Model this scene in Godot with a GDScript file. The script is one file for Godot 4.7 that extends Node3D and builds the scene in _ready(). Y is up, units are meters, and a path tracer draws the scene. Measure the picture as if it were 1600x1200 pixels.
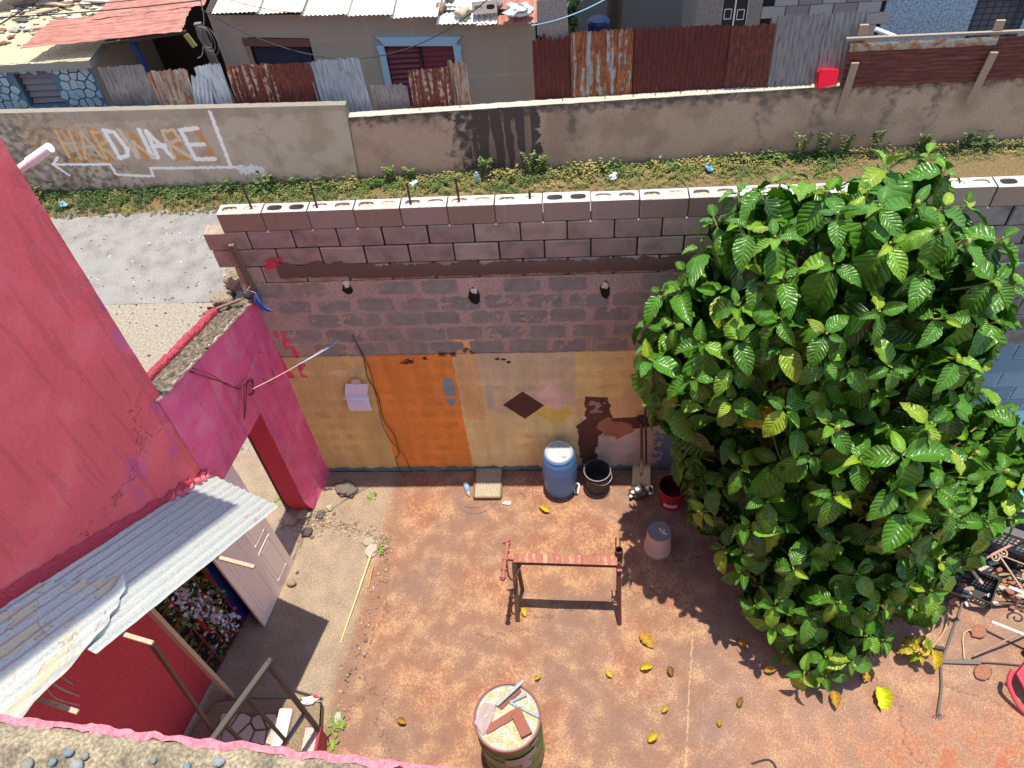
extends Node3D

const D2 := Vector2(-0.25006, 0.96823)          # run of the pink house's yard face in plan (x, z)
const N2 := Vector2(0.96823, 0.25006)           # its outward normal
const C0 := Vector2(-0.245, 1.51)               # its street-side corner
const WALL_H := 3.886
var rng := RandomNumberGenerator.new()
var mats := {}
var texs := {}


class MB:                                        # collects one mesh
	var v := PackedVector3Array()
	var n := PackedVector3Array()
	var t := PackedVector2Array()
	var c := PackedColorArray()
	var i := PackedInt32Array()

	func p(pos: Vector3, nor: Vector3, uv := Vector2.ZERO, col := Color.WHITE) -> int:
		v.append(pos); n.append(nor); t.append(uv); c.append(col)
		return v.size() - 1

	func tri(a: int, b: int, d: int) -> void:
		var s := n[a] + n[b] + n[d]
		if (v[b] - v[a]).cross(v[d] - v[a]).dot(s) > 0.0:
			i.append(a); i.append(d); i.append(b)
		else:
			i.append(a); i.append(b); i.append(d)

	func face(pts: Array, nor: Vector3, col := Color.WHITE) -> void:          # a flat convex polygon
		var f := v.size()
		for k in pts.size():
			var q: Vector3 = pts[k]
			p(q, nor, Vector2(q.x + q.z, -q.y), col)
		for k in range(1, pts.size() - 1):
			tri(f, f + k, f + k + 1)

	func quad(a: Vector3, b: Vector3, d: Vector3, e: Vector3, hint: Vector3, col := Color.WHITE) -> void:   # uv runs a (0,1), b (1,1), d (1,0), e (0,0)
		var nor := (b - a).cross(e - a).normalized()
		if nor.dot(hint) < 0.0:
			nor = -nor
		var f := p(a, nor, Vector2(0, 1), col)
		p(b, nor, Vector2(1, 1), col); p(d, nor, Vector2(1, 0), col); p(e, nor, Vector2(0, 0), col)
		tri(f, f + 1, f + 2); tri(f, f + 2, f + 3)

	func box(xf: Transform3D, size: Vector3, bev := 0.0, col := Color.WHITE) -> void:
		var h := size * 0.5
		var ax := [Vector3(1, 0, 0), Vector3(0, 1, 0), Vector3(0, 0, 1)]
		bev = minf(bev, minf(h.x, minf(h.y, h.z)) * 0.6)
		var at := func(sx: float, sy: float, sz: float, on: int) -> Vector3:
			var q := Vector3(sx * (h.x - (0.0 if on == 0 else bev)), sy * (h.y - (0.0 if on == 1 else bev)), sz * (h.z - (0.0 if on == 2 else bev)))
			return xf * q
		for a in 3:
			var b := (a + 1) % 3
			var d := (a + 2) % 3
			for s in [-1.0, 1.0]:
				var pts := []
				for m in [[-1.0, -1.0], [1.0, -1.0], [1.0, 1.0], [-1.0, 1.0]]:
					var sg := Vector3.ZERO
					sg[a] = s; sg[b] = m[0]; sg[d] = m[1]
					pts.append(at.call(sg.x, sg.y, sg.z, a))
				face(pts, (xf.basis * (ax[a] * s)).normalized(), col)
				if bev > 0.0:
					for s2 in [-1.0, 1.0]:       # the edge between faces a and b
						var ed := []
						for m in [[a, -1.0], [a, 1.0], [b, 1.0], [b, -1.0]]:
							var sg := Vector3.ZERO
							sg[a] = s; sg[b] = s2; sg[d] = m[1]
							ed.append(at.call(sg.x, sg.y, sg.z, m[0]))
						face(ed, (xf.basis * (ax[a] * s + ax[b] * s2)).normalized(), col)
		if bev > 0.0:
			for sx in [-1.0, 1.0]:
				for sy in [-1.0, 1.0]:
					for sz in [-1.0, 1.0]:
						face([at.call(sx, sy, sz, 0), at.call(sx, sy, sz, 1), at.call(sx, sy, sz, 2)], (xf.basis * Vector3(sx, sy, sz)).normalized(), col)

	func bar(a: Vector3, b: Vector3, w: float, h: float, up := Vector3.UP, bev := 0.003, col := Color.WHITE) -> void:   # a squared bar from a to b
		var x := (b - a).normalized()
		if absf(x.dot(up)) > 0.98:
			up = Vector3(0, 0, 1)
		var z := x.cross(up).normalized()
		box(Transform3D(Basis(x, z.cross(x), z), (a + b) * 0.5), Vector3((b - a).length(), h, w), bev, col)

	func tube(pts: Array, r: float, sides := 8, col := Color.WHITE, r_end := -1.0, caps := true) -> void:
		var m := pts.size()
		var ref := Vector3(0.31, 0.9, 0.29).normalized()
		var first := -1
		for k in m:
			var d: Vector3 = (pts[mini(k + 1, m - 1)] - pts[maxi(k - 1, 0)]).normalized()
			var x := ref - d * ref.dot(d)
			if x.length() < 0.1:
				x = Vector3.RIGHT - d * d.x
			x = x.normalized()
			ref = x
			var z := d.cross(x)
			var rr := r if r_end < 0.0 else lerpf(r, r_end, float(k) / (m - 1))
			for s in sides + 1:
				var o := x * cos(TAU * s / sides) + z * sin(TAU * s / sides)
				var id := p(pts[k] + o * rr, o, Vector2(float(s) / sides, float(k) / (m - 1)), col)
				if first < 0:
					first = id
		for k in m - 1:
			for s in sides:
				var a := first + k * (sides + 1) + s
				tri(a, a + 1, a + sides + 2); tri(a, a + sides + 2, a + sides + 1)
		if caps:
			for e in [0, m - 1]:
				var d: Vector3 = (pts[1] - pts[0]).normalized() * -1.0 if e == 0 else (pts[m - 1] - pts[m - 2]).normalized()
				var ring := []
				for s in sides:
					ring.append(v[first + e * (sides + 1) + s])
				face(ring, d, col)

	func lathe(xf: Transform3D, prof: Array, sides := 32, col := Color.WHITE, squash := 1.0) -> void:   # prof: Vector2(radius, height) outside, from the bottom up
		for k in prof.size() - 1:
			var a: Vector2 = prof[k]
			var b: Vector2 = prof[k + 1]
			var d := (b - a).normalized()
			var f := v.size()
			for s in sides + 1:
				var o := Vector3(cos(TAU * s / sides), 0, sin(TAU * s / sides) * squash)
				var nor := (xf.basis * (o * d.y + Vector3(0, -d.x, 0))).normalized()
				p(xf * (o * a.x + Vector3(0, a.y, 0)), nor, Vector2(float(s) / sides, 1.0 - a.y), col)
				p(xf * (o * b.x + Vector3(0, b.y, 0)), nor, Vector2(float(s) / sides, 1.0 - b.y), col)
			for s in sides:
				tri(f + 2 * s, f + 2 * s + 1, f + 2 * s + 3); tri(f + 2 * s, f + 2 * s + 3, f + 2 * s + 2)

	func surf(nx: int, ny: int, f: Callable, hint: Vector3, fcol = null) -> void:     # f(u, v) -> Vector3, smooth normals; uv = (u, 1 - v)
		var g := []
		for y in ny + 1:
			for x in nx + 1:
				g.append(f.call(float(x) / nx, float(y) / ny))
		var s0 := v.size()
		for y in ny + 1:
			for x in nx + 1:
				var dx: Vector3 = g[y * (nx + 1) + mini(x + 1, nx)] - g[y * (nx + 1) + maxi(x - 1, 0)]
				var dy: Vector3 = g[mini(y + 1, ny) * (nx + 1) + x] - g[maxi(y - 1, 0) * (nx + 1) + x]
				var nor := dx.cross(dy).normalized()
				if nor.dot(hint) < 0.0:
					nor = -nor
				p(g[y * (nx + 1) + x], nor, Vector2(float(x) / nx, 1.0 - float(y) / ny), fcol.call(float(x) / nx, float(y) / ny) if fcol != null else Color.WHITE)
		for y in ny:
			for x in nx:
				var a := s0 + y * (nx + 1) + x
				tri(a, a + 1, a + nx + 2); tri(a, a + nx + 2, a + nx + 1)

	func blob(xf: Transform3D, radii: Vector3, sd: int, amt := 0.25, nu := 10, nv := 7, col := Color.WHITE) -> void:
		var nz := FastNoiseLite.new()
		nz.seed = sd
		nz.frequency = 0.9
		var f := v.size()
		var g := []
		for y in nv + 1:
			for x in nu + 1:
				var th := PI * y / nv
				var ph := TAU * (x % nu) / nu
				var q := Vector3(sin(th) * cos(ph), cos(th), sin(th) * sin(ph))
				g.append(xf * (q * radii * (1.0 + amt * 1.6 * nz.get_noise_3d(q.x, q.y, q.z))))
		for y in nv + 1:
			for x in nu + 1:
				var xa := (x - 1 + nu) % nu if x == 0 else x - 1
				var dx: Vector3 = g[y * (nu + 1) + (x + 1 if x < nu else 1)] - g[y * (nu + 1) + xa]
				var dy: Vector3 = g[mini(y + 1, nv) * (nu + 1) + x] - g[maxi(y - 1, 0) * (nu + 1) + x]
				var out: Vector3 = (g[y * (nu + 1) + x] - xf.origin).normalized()
				var nor := dx.cross(dy)
				nor = out if y == 0 or y == nv or nor.length() < 1e-9 else nor.normalized()
				if nor.dot(out) < 0.0:
					nor = -nor
				p(g[y * (nu + 1) + x], nor, Vector2(float(x) / nu, float(y) / nv), col)
		for y in nv:
			for x in nu:
				var a := f + y * (nu + 1) + x
				if y > 0:
					tri(a, a + 1, a + nu + 2)
				if y < nv - 1 or y == 0:
					tri(a, a + nu + 2, a + nu + 1)
				elif y == nv - 1:
					tri(a, a + 1, a + nu + 1)

	func plate(xf: Transform3D, outline: PackedVector2Array, thick: float, bev := 0.0, col := Color.WHITE) -> void:   # an outline in local x, y pushed out along z, front edge bevelled
		var m := outline.size()
		var mid := Vector2.ZERO
		for q in outline:
			mid += q / m
		var idx := Geometry2D.triangulate_polygon(outline)
		var inner := PackedVector2Array()
		for q in outline:
			inner.append(q + (mid - q).normalized() * bev)
		for s in [1.0, -1.0]:
			var nor := (xf.basis * Vector3(0, 0, s)).normalized()
			var f := v.size()
			for k in m:
				var q: Vector2 = inner[k] if s > 0.0 else outline[k]
				p(xf * Vector3(q.x, q.y, thick * 0.5 * s), nor, Vector2(q.x, -q.y), col)
			for k in range(0, idx.size(), 3):
				tri(f + idx[k], f + idx[k + 1], f + idx[k + 2])
		var cw := Geometry2D.is_polygon_clockwise(outline)
		for k in m:
			var a := outline[k]
			var b := outline[(k + 1) % m]
			var o2 := (b - a).orthogonal().normalized() * (1.0 if cw else -1.0)
			if o2.dot((a + b) * 0.5 - mid) < 0.0 and m < 6:
				o2 = -o2
			var o := (xf.basis * Vector3(o2.x, o2.y, 0)).normalized()
			var e := thick * 0.5
			var za := e - bev
			face([xf * Vector3(a.x, a.y, -e), xf * Vector3(b.x, b.y, -e), xf * Vector3(b.x, b.y, za), xf * Vector3(a.x, a.y, za)], o, col)
			if bev > 0.0:
				var ia := inner[k]
				var ib := inner[(k + 1) % m]
				face([xf * Vector3(a.x, a.y, za), xf * Vector3(b.x, b.y, za), xf * Vector3(ib.x, ib.y, e), xf * Vector3(ia.x, ia.y, e)], (o + (xf.basis * Vector3(0, 0, 1)).normalized()).normalized(), col)

	func mesh() -> ArrayMesh:
		var a := []
		a.resize(Mesh.ARRAY_MAX)
		a[Mesh.ARRAY_VERTEX] = v; a[Mesh.ARRAY_NORMAL] = n; a[Mesh.ARRAY_TEX_UV] = t; a[Mesh.ARRAY_COLOR] = c; a[Mesh.ARRAY_INDEX] = i
		var m := ArrayMesh.new()
		m.add_surface_from_arrays(Mesh.PRIMITIVE_TRIANGLES, a)
		return m


class Pic:                                       # a picture computed pixel by pixel
	var w := 0
	var h := 0
	var d := PackedByteArray()

	func _init(pw: int, ph: int) -> void:
		w = pw; h = ph
		d.resize(w * h * 3)

	func put(x: int, y: int, c: Color, a := 1.0) -> void:
		if x < 0 or y < 0 or x >= w or y >= h:
			return
		var k := (y * w + x) * 3
		d[k] = int(lerpf(d[k], c.r8, a)); d[k + 1] = int(lerpf(d[k + 1], c.g8, a)); d[k + 2] = int(lerpf(d[k + 2], c.b8, a))

	func stroke(pts: Array, width: float, c: Color, a: float, wear: PackedByteArray, wear_at := 0, rough := 0.0, sd := 1) -> void:   # pts in pixels
		var nz := FastNoiseLite.new()
		nz.seed = sd
		nz.frequency = 0.08
		for s in pts.size() - 1:
			var p0: Vector2 = pts[s]
			var p1: Vector2 = pts[s + 1]
			var m := width + rough + 2.0
			for y in range(int(minf(p0.y, p1.y) - m), int(maxf(p0.y, p1.y) + m) + 1):
				for x in range(int(minf(p0.x, p1.x) - m), int(maxf(p0.x, p1.x) + m) + 1):
					if x < 0 or y < 0 or x >= w or y >= h:
						continue
					var q := Vector2(x + rough * nz.get_noise_2d(x, y) * 2.0, y + rough * nz.get_noise_2d(x + 500, y) * 2.0)
					var e := width * 0.5 - Geometry2D.get_closest_point_to_segment(q, p0, p1).distance_to(q)
					if e > -0.7:
						var al := a * clampf(e + 0.7, 0.0, 1.0)
						if wear.size() and wear[y * w + x] < wear_at:
							al *= 0.12
						put(x, y, c, al)

	func tex() -> ImageTexture:
		return ImageTexture.create_from_image(Image.create_from_data(w, h, false, Image.FORMAT_RGB8, d))


func noise_bytes(w: int, h: int, freq: float, sd: int, oct := 4, sx := 1.0, sy := 1.0, kind := FastNoiseLite.TYPE_SIMPLEX_SMOOTH) -> PackedByteArray:
	var nz := FastNoiseLite.new()
	nz.seed = sd; nz.frequency = freq; nz.fractal_octaves = oct; nz.noise_type = kind
	var iw := maxi(8, int(w / sx))
	var ih := maxi(8, int(h / sy))
	var im := nz.get_image(iw, ih)
	if iw != w or ih != h:
		im.resize(w, h, Image.INTERPOLATE_CUBIC)
	im.convert(Image.FORMAT_L8)
	return im.get_data()


func C(r: int, g: int, b: int) -> Color:
	return Color8(r, g, b)


func grain(key: String, freq: float, lo: float, hi: float, size := 512, oct := 4, kind := FastNoiseLite.TYPE_SIMPLEX_SMOOTH, mid := 0.5) -> Texture2D:
	if not texs.has(key):
		var nz := FastNoiseLite.new()
		nz.seed = key.hash() % 9999; nz.frequency = freq; nz.fractal_octaves = oct; nz.noise_type = kind
		var t := NoiseTexture2D.new()
		t.width = size; t.height = size; t.seamless = true; t.noise = nz
		var g := Gradient.new()
		g.offsets = PackedFloat32Array([0.0, mid - 0.22, mid, mid + 0.22, 1.0])
		g.colors = PackedColorArray([Color(lo, lo, lo), Color(lerpf(lo, hi, 0.25), lerpf(lo, hi, 0.25), lerpf(lo, hi, 0.25)), Color(lerpf(lo, hi, 0.55), lerpf(lo, hi, 0.55), lerpf(lo, hi, 0.55)), Color(lerpf(lo, hi, 0.8), lerpf(lo, hi, 0.8), lerpf(lo, hi, 0.8)), Color(hi, hi, hi)])
		t.color_ramp = g
		texs[key] = t
	return texs[key]


func mat(key: String, col := Color.WHITE, rough := 0.9, tex: Texture2D = null, scale := 1.0, bump: Texture2D = null, depth := 0.0, metal := 0.0, vc := false) -> StandardMaterial3D:
	if mats.has(key):
		return mats[key]
	var m := StandardMaterial3D.new()
	m.resource_name = key
	m.albedo_color = col
	m.roughness = rough
	m.metallic = metal
	m.vertex_color_use_as_albedo = vc
	if tex:
		m.albedo_texture = tex
		if scale > 0.0:
			m.uv1_triplanar = true
			m.uv1_world_triplanar = true
			m.uv1_scale = Vector3(scale, scale, scale)
	if bump:
		m.heightmap_enabled = true
		m.heightmap_texture = bump
		m.heightmap_scale = depth
	mats[key] = m
	return m


func add(called: String, mesh: Mesh, m: Material, parent: Node = self) -> MeshInstance3D:
	var o := MeshInstance3D.new()
	o.name = called
	o.mesh = mesh
	o.material_override = m
	parent.add_child(o, true)
	return o


func tag(o: Node, label: String, category: String, group := "") -> Node:
	o.set_meta("label", label)
	o.set_meta("category", category)
	if group:
		o.set_meta("group", group)
	return o


func thing(called: String, label: String, category: String, at := Vector3.ZERO, group := "") -> Node3D:
	var o := Node3D.new()
	o.name = called
	o.position = at
	add_child(o, true)
	tag(o, label, category, group)
	return o


func struct(called: String, mesh: Mesh, m: Material) -> MeshInstance3D:
	var o := add(called, mesh, m)
	o.set_meta("kind", "structure")
	return o


func stuff(called: String, mesh: Mesh, m: Material, xfs: Array, cols: Array, parent: Node = self) -> MultiMeshInstance3D:
	var mm := MultiMesh.new()
	mm.transform_format = MultiMesh.TRANSFORM_3D
	mm.use_colors = true
	mm.mesh = mesh
	mm.instance_count = xfs.size()
	for k in xfs.size():
		mm.set_instance_transform(k, xfs[k])
		mm.set_instance_color(k, cols[k])
	var o := MultiMeshInstance3D.new()
	o.name = called
	o.multimesh = mm
	o.material_override = m
	o.set_meta("kind", "stuff")
	parent.add_child(o, true)
	return o


func pl(s: float, off: float, h: float) -> Vector3:              # along, out from and above the pink house's yard face
	var q := C0 + D2 * s + N2 * off
	return Vector3(q.x, h, q.y)


func tin(s: float, off: float, up := 0.0) -> Vector3:            # on the plane of the tin canopy, which falls towards the gate
	return pl(s, off, 2.145 + 0.564 * s - 0.2 * off + up)


func turned(at: Vector3, yaw := 0.0, pitch := 0.0, roll := 0.0) -> Transform3D:
	return Transform3D(Basis.from_euler(Vector3(pitch, yaw, roll)), at)


func sag(a: Vector3, b: Vector3, drop: float, m := 16) -> Array:
	var pts := []
	for k in m + 1:
		var u := float(k) / m
		pts.append(a.lerp(b, u) + Vector3(0, -drop * 4.0 * u * (1.0 - u), 0))
	return pts


func smooth_path(pts: Array, m := 6) -> Array:                   # Catmull-Rom through the points
	var out := []
	for k in pts.size() - 1:
		var a: Vector3 = pts[maxi(k - 1, 0)]
		var b: Vector3 = pts[k]
		var d: Vector3 = pts[k + 1]
		var e: Vector3 = pts[mini(k + 2, pts.size() - 1)]
		for j in m:
			out.append(b.cubic_interpolate(d, a, e, float(j) / m))
	out.append(pts[pts.size() - 1])
	return out


func corrugated(w: float, h: float, sd: int, pitch := 0.076, amp := 0.009, ragged := 0.03, warp := 0.015, rows := 6) -> ArrayMesh:   # upright sheet: x across, y up, ribs along y
	var nz := FastNoiseLite.new()
	nz.seed = sd; nz.frequency = 1.0
	var b := MB.new()
	var cols := int(w / pitch * 6.0)
	b.surf(cols, rows, func(u: float, v: float) -> Vector3:
		var x := (u - 0.5) * w
		var top := h + ragged * nz.get_noise_2d(x * 9.0, 3.0) + ragged * 0.7 * nz.get_noise_2d(x * 40.0, 9.0)
		if absf(u - 0.5) > 0.46:
			top -= ragged * 1.5 * absf(nz.get_noise_2d(u * 13.0, 40.0))
		var y := v * top
		return Vector3(x + 0.01 * nz.get_noise_2d(y * 5.0, u * 2.0), y, amp * sin(TAU * x / pitch) + warp * nz.get_noise_2d(x * 2.0, y * 2.0 + 7.0)), Vector3(0, 0, 1))
	return b.mesh()


func crazy(nx: int, ny: int, w: float, h: float, gap: float, sd: int) -> Array:      # irregular stones that fill a w x h field: outlines in its plane, centres removed
	var r := RandomNumberGenerator.new()
	r.seed = sd
	var site := []
	for j in range(-1, ny + 1):
		for i in range(-1, nx + 1):
			site.append(Vector2((i + 0.5 + (0.25 if j % 2 == 0 else -0.25) + r.randf_range(-0.33, 0.33)) * w / nx, (j + 0.5 + r.randf_range(-0.33, 0.33)) * h / ny))
	var out := []
	for a: Vector2 in site:
		if a.x < 0.0 or a.y < 0.0 or a.x > w or a.y > h:
			continue
		var poly := PackedVector2Array([Vector2(0, 0), Vector2(w, 0), Vector2(w, h), Vector2(0, h)])
		for c: Vector2 in site:
			var d := c - a
			if d.length() < 1e-6 or d.length() > 3.0 * maxf(w / nx, h / ny):
				continue
			var n := d.normalized()
			var lim := n.dot((a + c) * 0.5) - gap * 0.5
			var cut := PackedVector2Array()
			for k in poly.size():
				var p := poly[k]
				var q := poly[(k + 1) % poly.size()]
				var dp := n.dot(p) - lim
				var dq := n.dot(q) - lim
				if dp <= 0.0:
					cut.append(p)
				if (dp < 0.0 and dq > 0.0) or (dp > 0.0 and dq < 0.0):
					cut.append(p.lerp(q, dp / (dp - dq)))
			poly = cut
			if poly.size() < 3:
				break
		if poly.size() >= 3:
			var mid := Vector2.ZERO
			for p in poly:
				mid += p / poly.size()
			for k in poly.size():
				poly[k] -= mid
			out.append([mid, poly])
	return out


func stained(m: StandardMaterial3D, scale := 0.55, deep := 0.76) -> StandardMaterial3D:      # weather stains that run over neighbouring pieces
	m.detail_enabled = true
	m.detail_blend_mode = BaseMaterial3D.BLEND_MODE_MUL
	m.detail_albedo = grain("stain_%d" % int(deep * 100), 0.014, deep, 1.0, 512, 5, FastNoiseLite.TYPE_SIMPLEX_SMOOTH, 0.36)
	m.detail_uv_layer = BaseMaterial3D.DETAIL_UV_2
	m.uv2_triplanar = true
	m.uv2_world_triplanar = true
	m.uv2_scale = Vector3(scale, scale, scale)
	return m


func _ready() -> void:
	rng.seed = 7
	var cam := Camera3D.new()
	cam.name = "camera"
	cam.transform = Transform3D(Basis(Vector3(0.9963965, -0.0731551, -0.0427528), Vector3(0.0165260, 0.6626621, -0.7487361), Vector3(0.0831045, 0.7453370, 0.6614881)).orthonormalized(), Vector3(3.1172, 7.8212, 5.5269))
	cam.fov = 52.01
	cam.near = 0.05
	cam.far = 400.0
	add_child(cam)
	var env := Environment.new()
	var sky := Sky.new()
	var sm := ProceduralSkyMaterial.new()
	sm.sky_top_color = Color(0.60, 0.71, 0.88)
	sm.sky_horizon_color = Color(0.94, 0.94, 0.94)
	sm.sky_curve = 0.18
	sm.sky_energy_multiplier = 1.05
	sm.ground_bottom_color = Color(0.35, 0.30, 0.26)
	sm.ground_horizon_color = Color(0.70, 0.70, 0.70)
	sky.sky_material = sm
	env.background_mode = Environment.BG_SKY
	env.sky = sky
	env.tonemap_mode = Environment.TONE_MAPPER_LINEAR
	env.tonemap_exposure = 1.64
	env.sdfgi_enabled = true
	env.ssao_enabled = true
	env.ssil_enabled = true
	var we := WorldEnvironment.new()
	we.name = "world_environment"
	we.environment = env
	add_child(we)
	var sun := DirectionalLight3D.new()
	sun.name = "sun"
	sun.light_energy = 1.27
	sun.light_color = Color(1.0, 0.96, 0.89)
	sun.light_angular_distance = 0.5
	sun.shadow_enabled = true
	add_child(sun)
	sun.look_at_from_position(Vector3(0.02, 1.0, -0.060) * 50.0, Vector3.ZERO, Vector3(0, 0, 1))

	setting()
	yard_wall()
	gate_wall()
	pink_house()
	canopy()
	street_walls()
	fences()
	far_houses()
	noni_tree()
	yard_things()
	stair_things()
	scrap_corner()
	litter_and_weeds()
	wires()


# ---------------------------------------------------------------- the ground
func yard_picture() -> Texture2D:                # x -1.6 .. 9.4, z -0.3 .. 5.1 at 118 pixels a metre
	var w := 1298
	var h := 637
	var p := Pic.new(w, h)
	var big := noise_bytes(w, h, 0.006, 11, 4)
	var mid := noise_bytes(w, h, 0.028, 12, 4)
	var fine := noise_bytes(w, h, 0.16, 13, 3)
	var speck := noise_bytes(w, h, 0.45, 14, 2)
	var swirl := noise_bytes(w, h, 0.05, 15, 3)
	for y in h:
		var z := -0.3 + y / 118.0
		for x in w:
			var k := y * w + x
			var wx := -1.6 + x / 118.0
			var b := big[k] / 255.0
			var m := mid[k] / 255.0
			var f := fine[k] / 255.0
			var s := speck[k] / 255.0
			var edge := 0.86 + 0.12 * (b - 0.5) - 0.10 * (z - 1.0) + 0.05 * (f - 0.5) if z < 3.2 else 0.62
			var walk := clampf((edge - wx) * 9.0, 0.0, 1.0)
			# terracotta slab
			var r := 157.0 + 22.0 * (m - 0.5) + 26.0 * (b - 0.5)
			var g := 119.0 + 21.0 * (m - 0.5) + 6.0 * (b - 0.5)
			var bl := 97.0 + 17.0 * (m - 0.5) - 8.0 * (b - 0.5)
			var pale := clampf((f * 0.34 + s * 0.66 + (m - 0.5) * 0.75 + (b - 0.5) * 0.4 - 0.52) * 4.0, 0.0, 1.0) * 0.50
			r += (214.0 - r) * pale; g += (178.0 - g) * pale; bl += (132.0 - bl) * pale
			var red := clampf((b - 0.56) * 4.0, 0.0, 1.0) * clampf((0.62 - f) * 4.0, 0.0, 1.0) * 0.42
			r += (158.0 - r) * red; g += (90.0 - g) * red; bl += (68.0 - bl) * red
			var gr := clampf((0.40 - swirl[k] / 255.0) * 4.0, 0.0, 1.0) * 0.30
			r += (132.0 - r) * gr; g += (98.0 - g) * gr; bl += (80.0 - bl) * gr
			if wx > 4.2 and z > 1.2:             # the lighter, more worn screed on the right
				var q := clampf((wx - 4.2) * 2.0, 0.0, 1.0) * 0.5
				r += (180.0 - r) * q * s; g += (140.0 - g) * q * s; bl += (116.0 - bl) * q * s
				var rr := clampf((wx - 5.0) * 0.8, 0.0, 1.0) * clampf((z - 2.6) * 1.6, 0.0, 1.0) * clampf((m - 0.45) * 4.0, 0.0, 1.0) * 0.6
				r += (164.0 - r) * rr; g += (86.0 - g) * rr; bl += (58.0 - bl) * rr
			# greyer walk beside the house
			var wr := 164.0 + 28.0 * (m - 0.5) + 34.0 * (s - 0.5)
			var wg := 146.0 + 26.0 * (m - 0.5) + 34.0 * (s - 0.5)
			var wb := 124.0 + 20.0 * (m - 0.5) + 30.0 * (s - 0.5)
			r += (wr - r) * walk; g += (wg - g) * walk; bl += (wb - bl) * walk
			var near_edge := clampf(1.0 - absf(wx - edge - 0.05) * 9.0, 0.0, 1.0) * clampf((m - 0.40) * 4.0, 0.0, 1.0) * 0.55
			r += (128.0 - r) * near_edge; g += (104.0 - g) * near_edge; bl += (84.0 - bl) * near_edge
			var dd := 0.88 + 0.24 * s
			var o := k * 3
			p.d[o] = clampi(int(r * dd), 0, 255); p.d[o + 1] = clampi(int(g * dd), 0, 255); p.d[o + 2] = clampi(int(bl * dd), 0, 255)
	var none := PackedByteArray()
	var px := func(pts: Array) -> Array:
		var out := []
		for q: Vector2 in pts:
			out.append(Vector2((q.x + 1.6) * 118.0, (q.y + 0.3) * 118.0))
		return out
	var dark := C(96, 70, 54)
	for cr in [[Vector2(2.3, 1.9), Vector2(2.8, 1.85), Vector2(3.3, 1.7), Vector2(4.0, 1.45)], [Vector2(0.95, 2.6), Vector2(1.15, 2.75), Vector2(1.1, 2.95), Vector2(1.3, 3.3)],
			[Vector2(3.8, 1.25), Vector2(4.2, 1.2), Vector2(4.6, 1.1)], [Vector2(5.8, 2.3), Vector2(6.1, 2.7), Vector2(6.05, 3.1), Vector2(6.3, 3.6)], [Vector2(1.9, 2.0), Vector2(2.2, 2.1), Vector2(2.5, 2.0)],
			[Vector2(6.5, 2.5), Vector2(7.0, 2.7), Vector2(7.6, 2.6)], [Vector2(0.95, 1.3), Vector2(1.02, 1.8), Vector2(0.88, 2.2), Vector2(0.92, 2.7), Vector2(0.7, 3.1)]]:
		p.stroke(px.call(cr), 0.9, dark, 0.6, none, 0, 5.0, 3)
	p.stroke(px.call([Vector2(4.25, 2.0), Vector2(4.15, 2.6), Vector2(4.04, 3.3), Vector2(3.9, 4.6)]), 1.6, C(214, 186, 140), 0.65, fine, 90, 1.0, 5)
	return p.tex()


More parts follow.
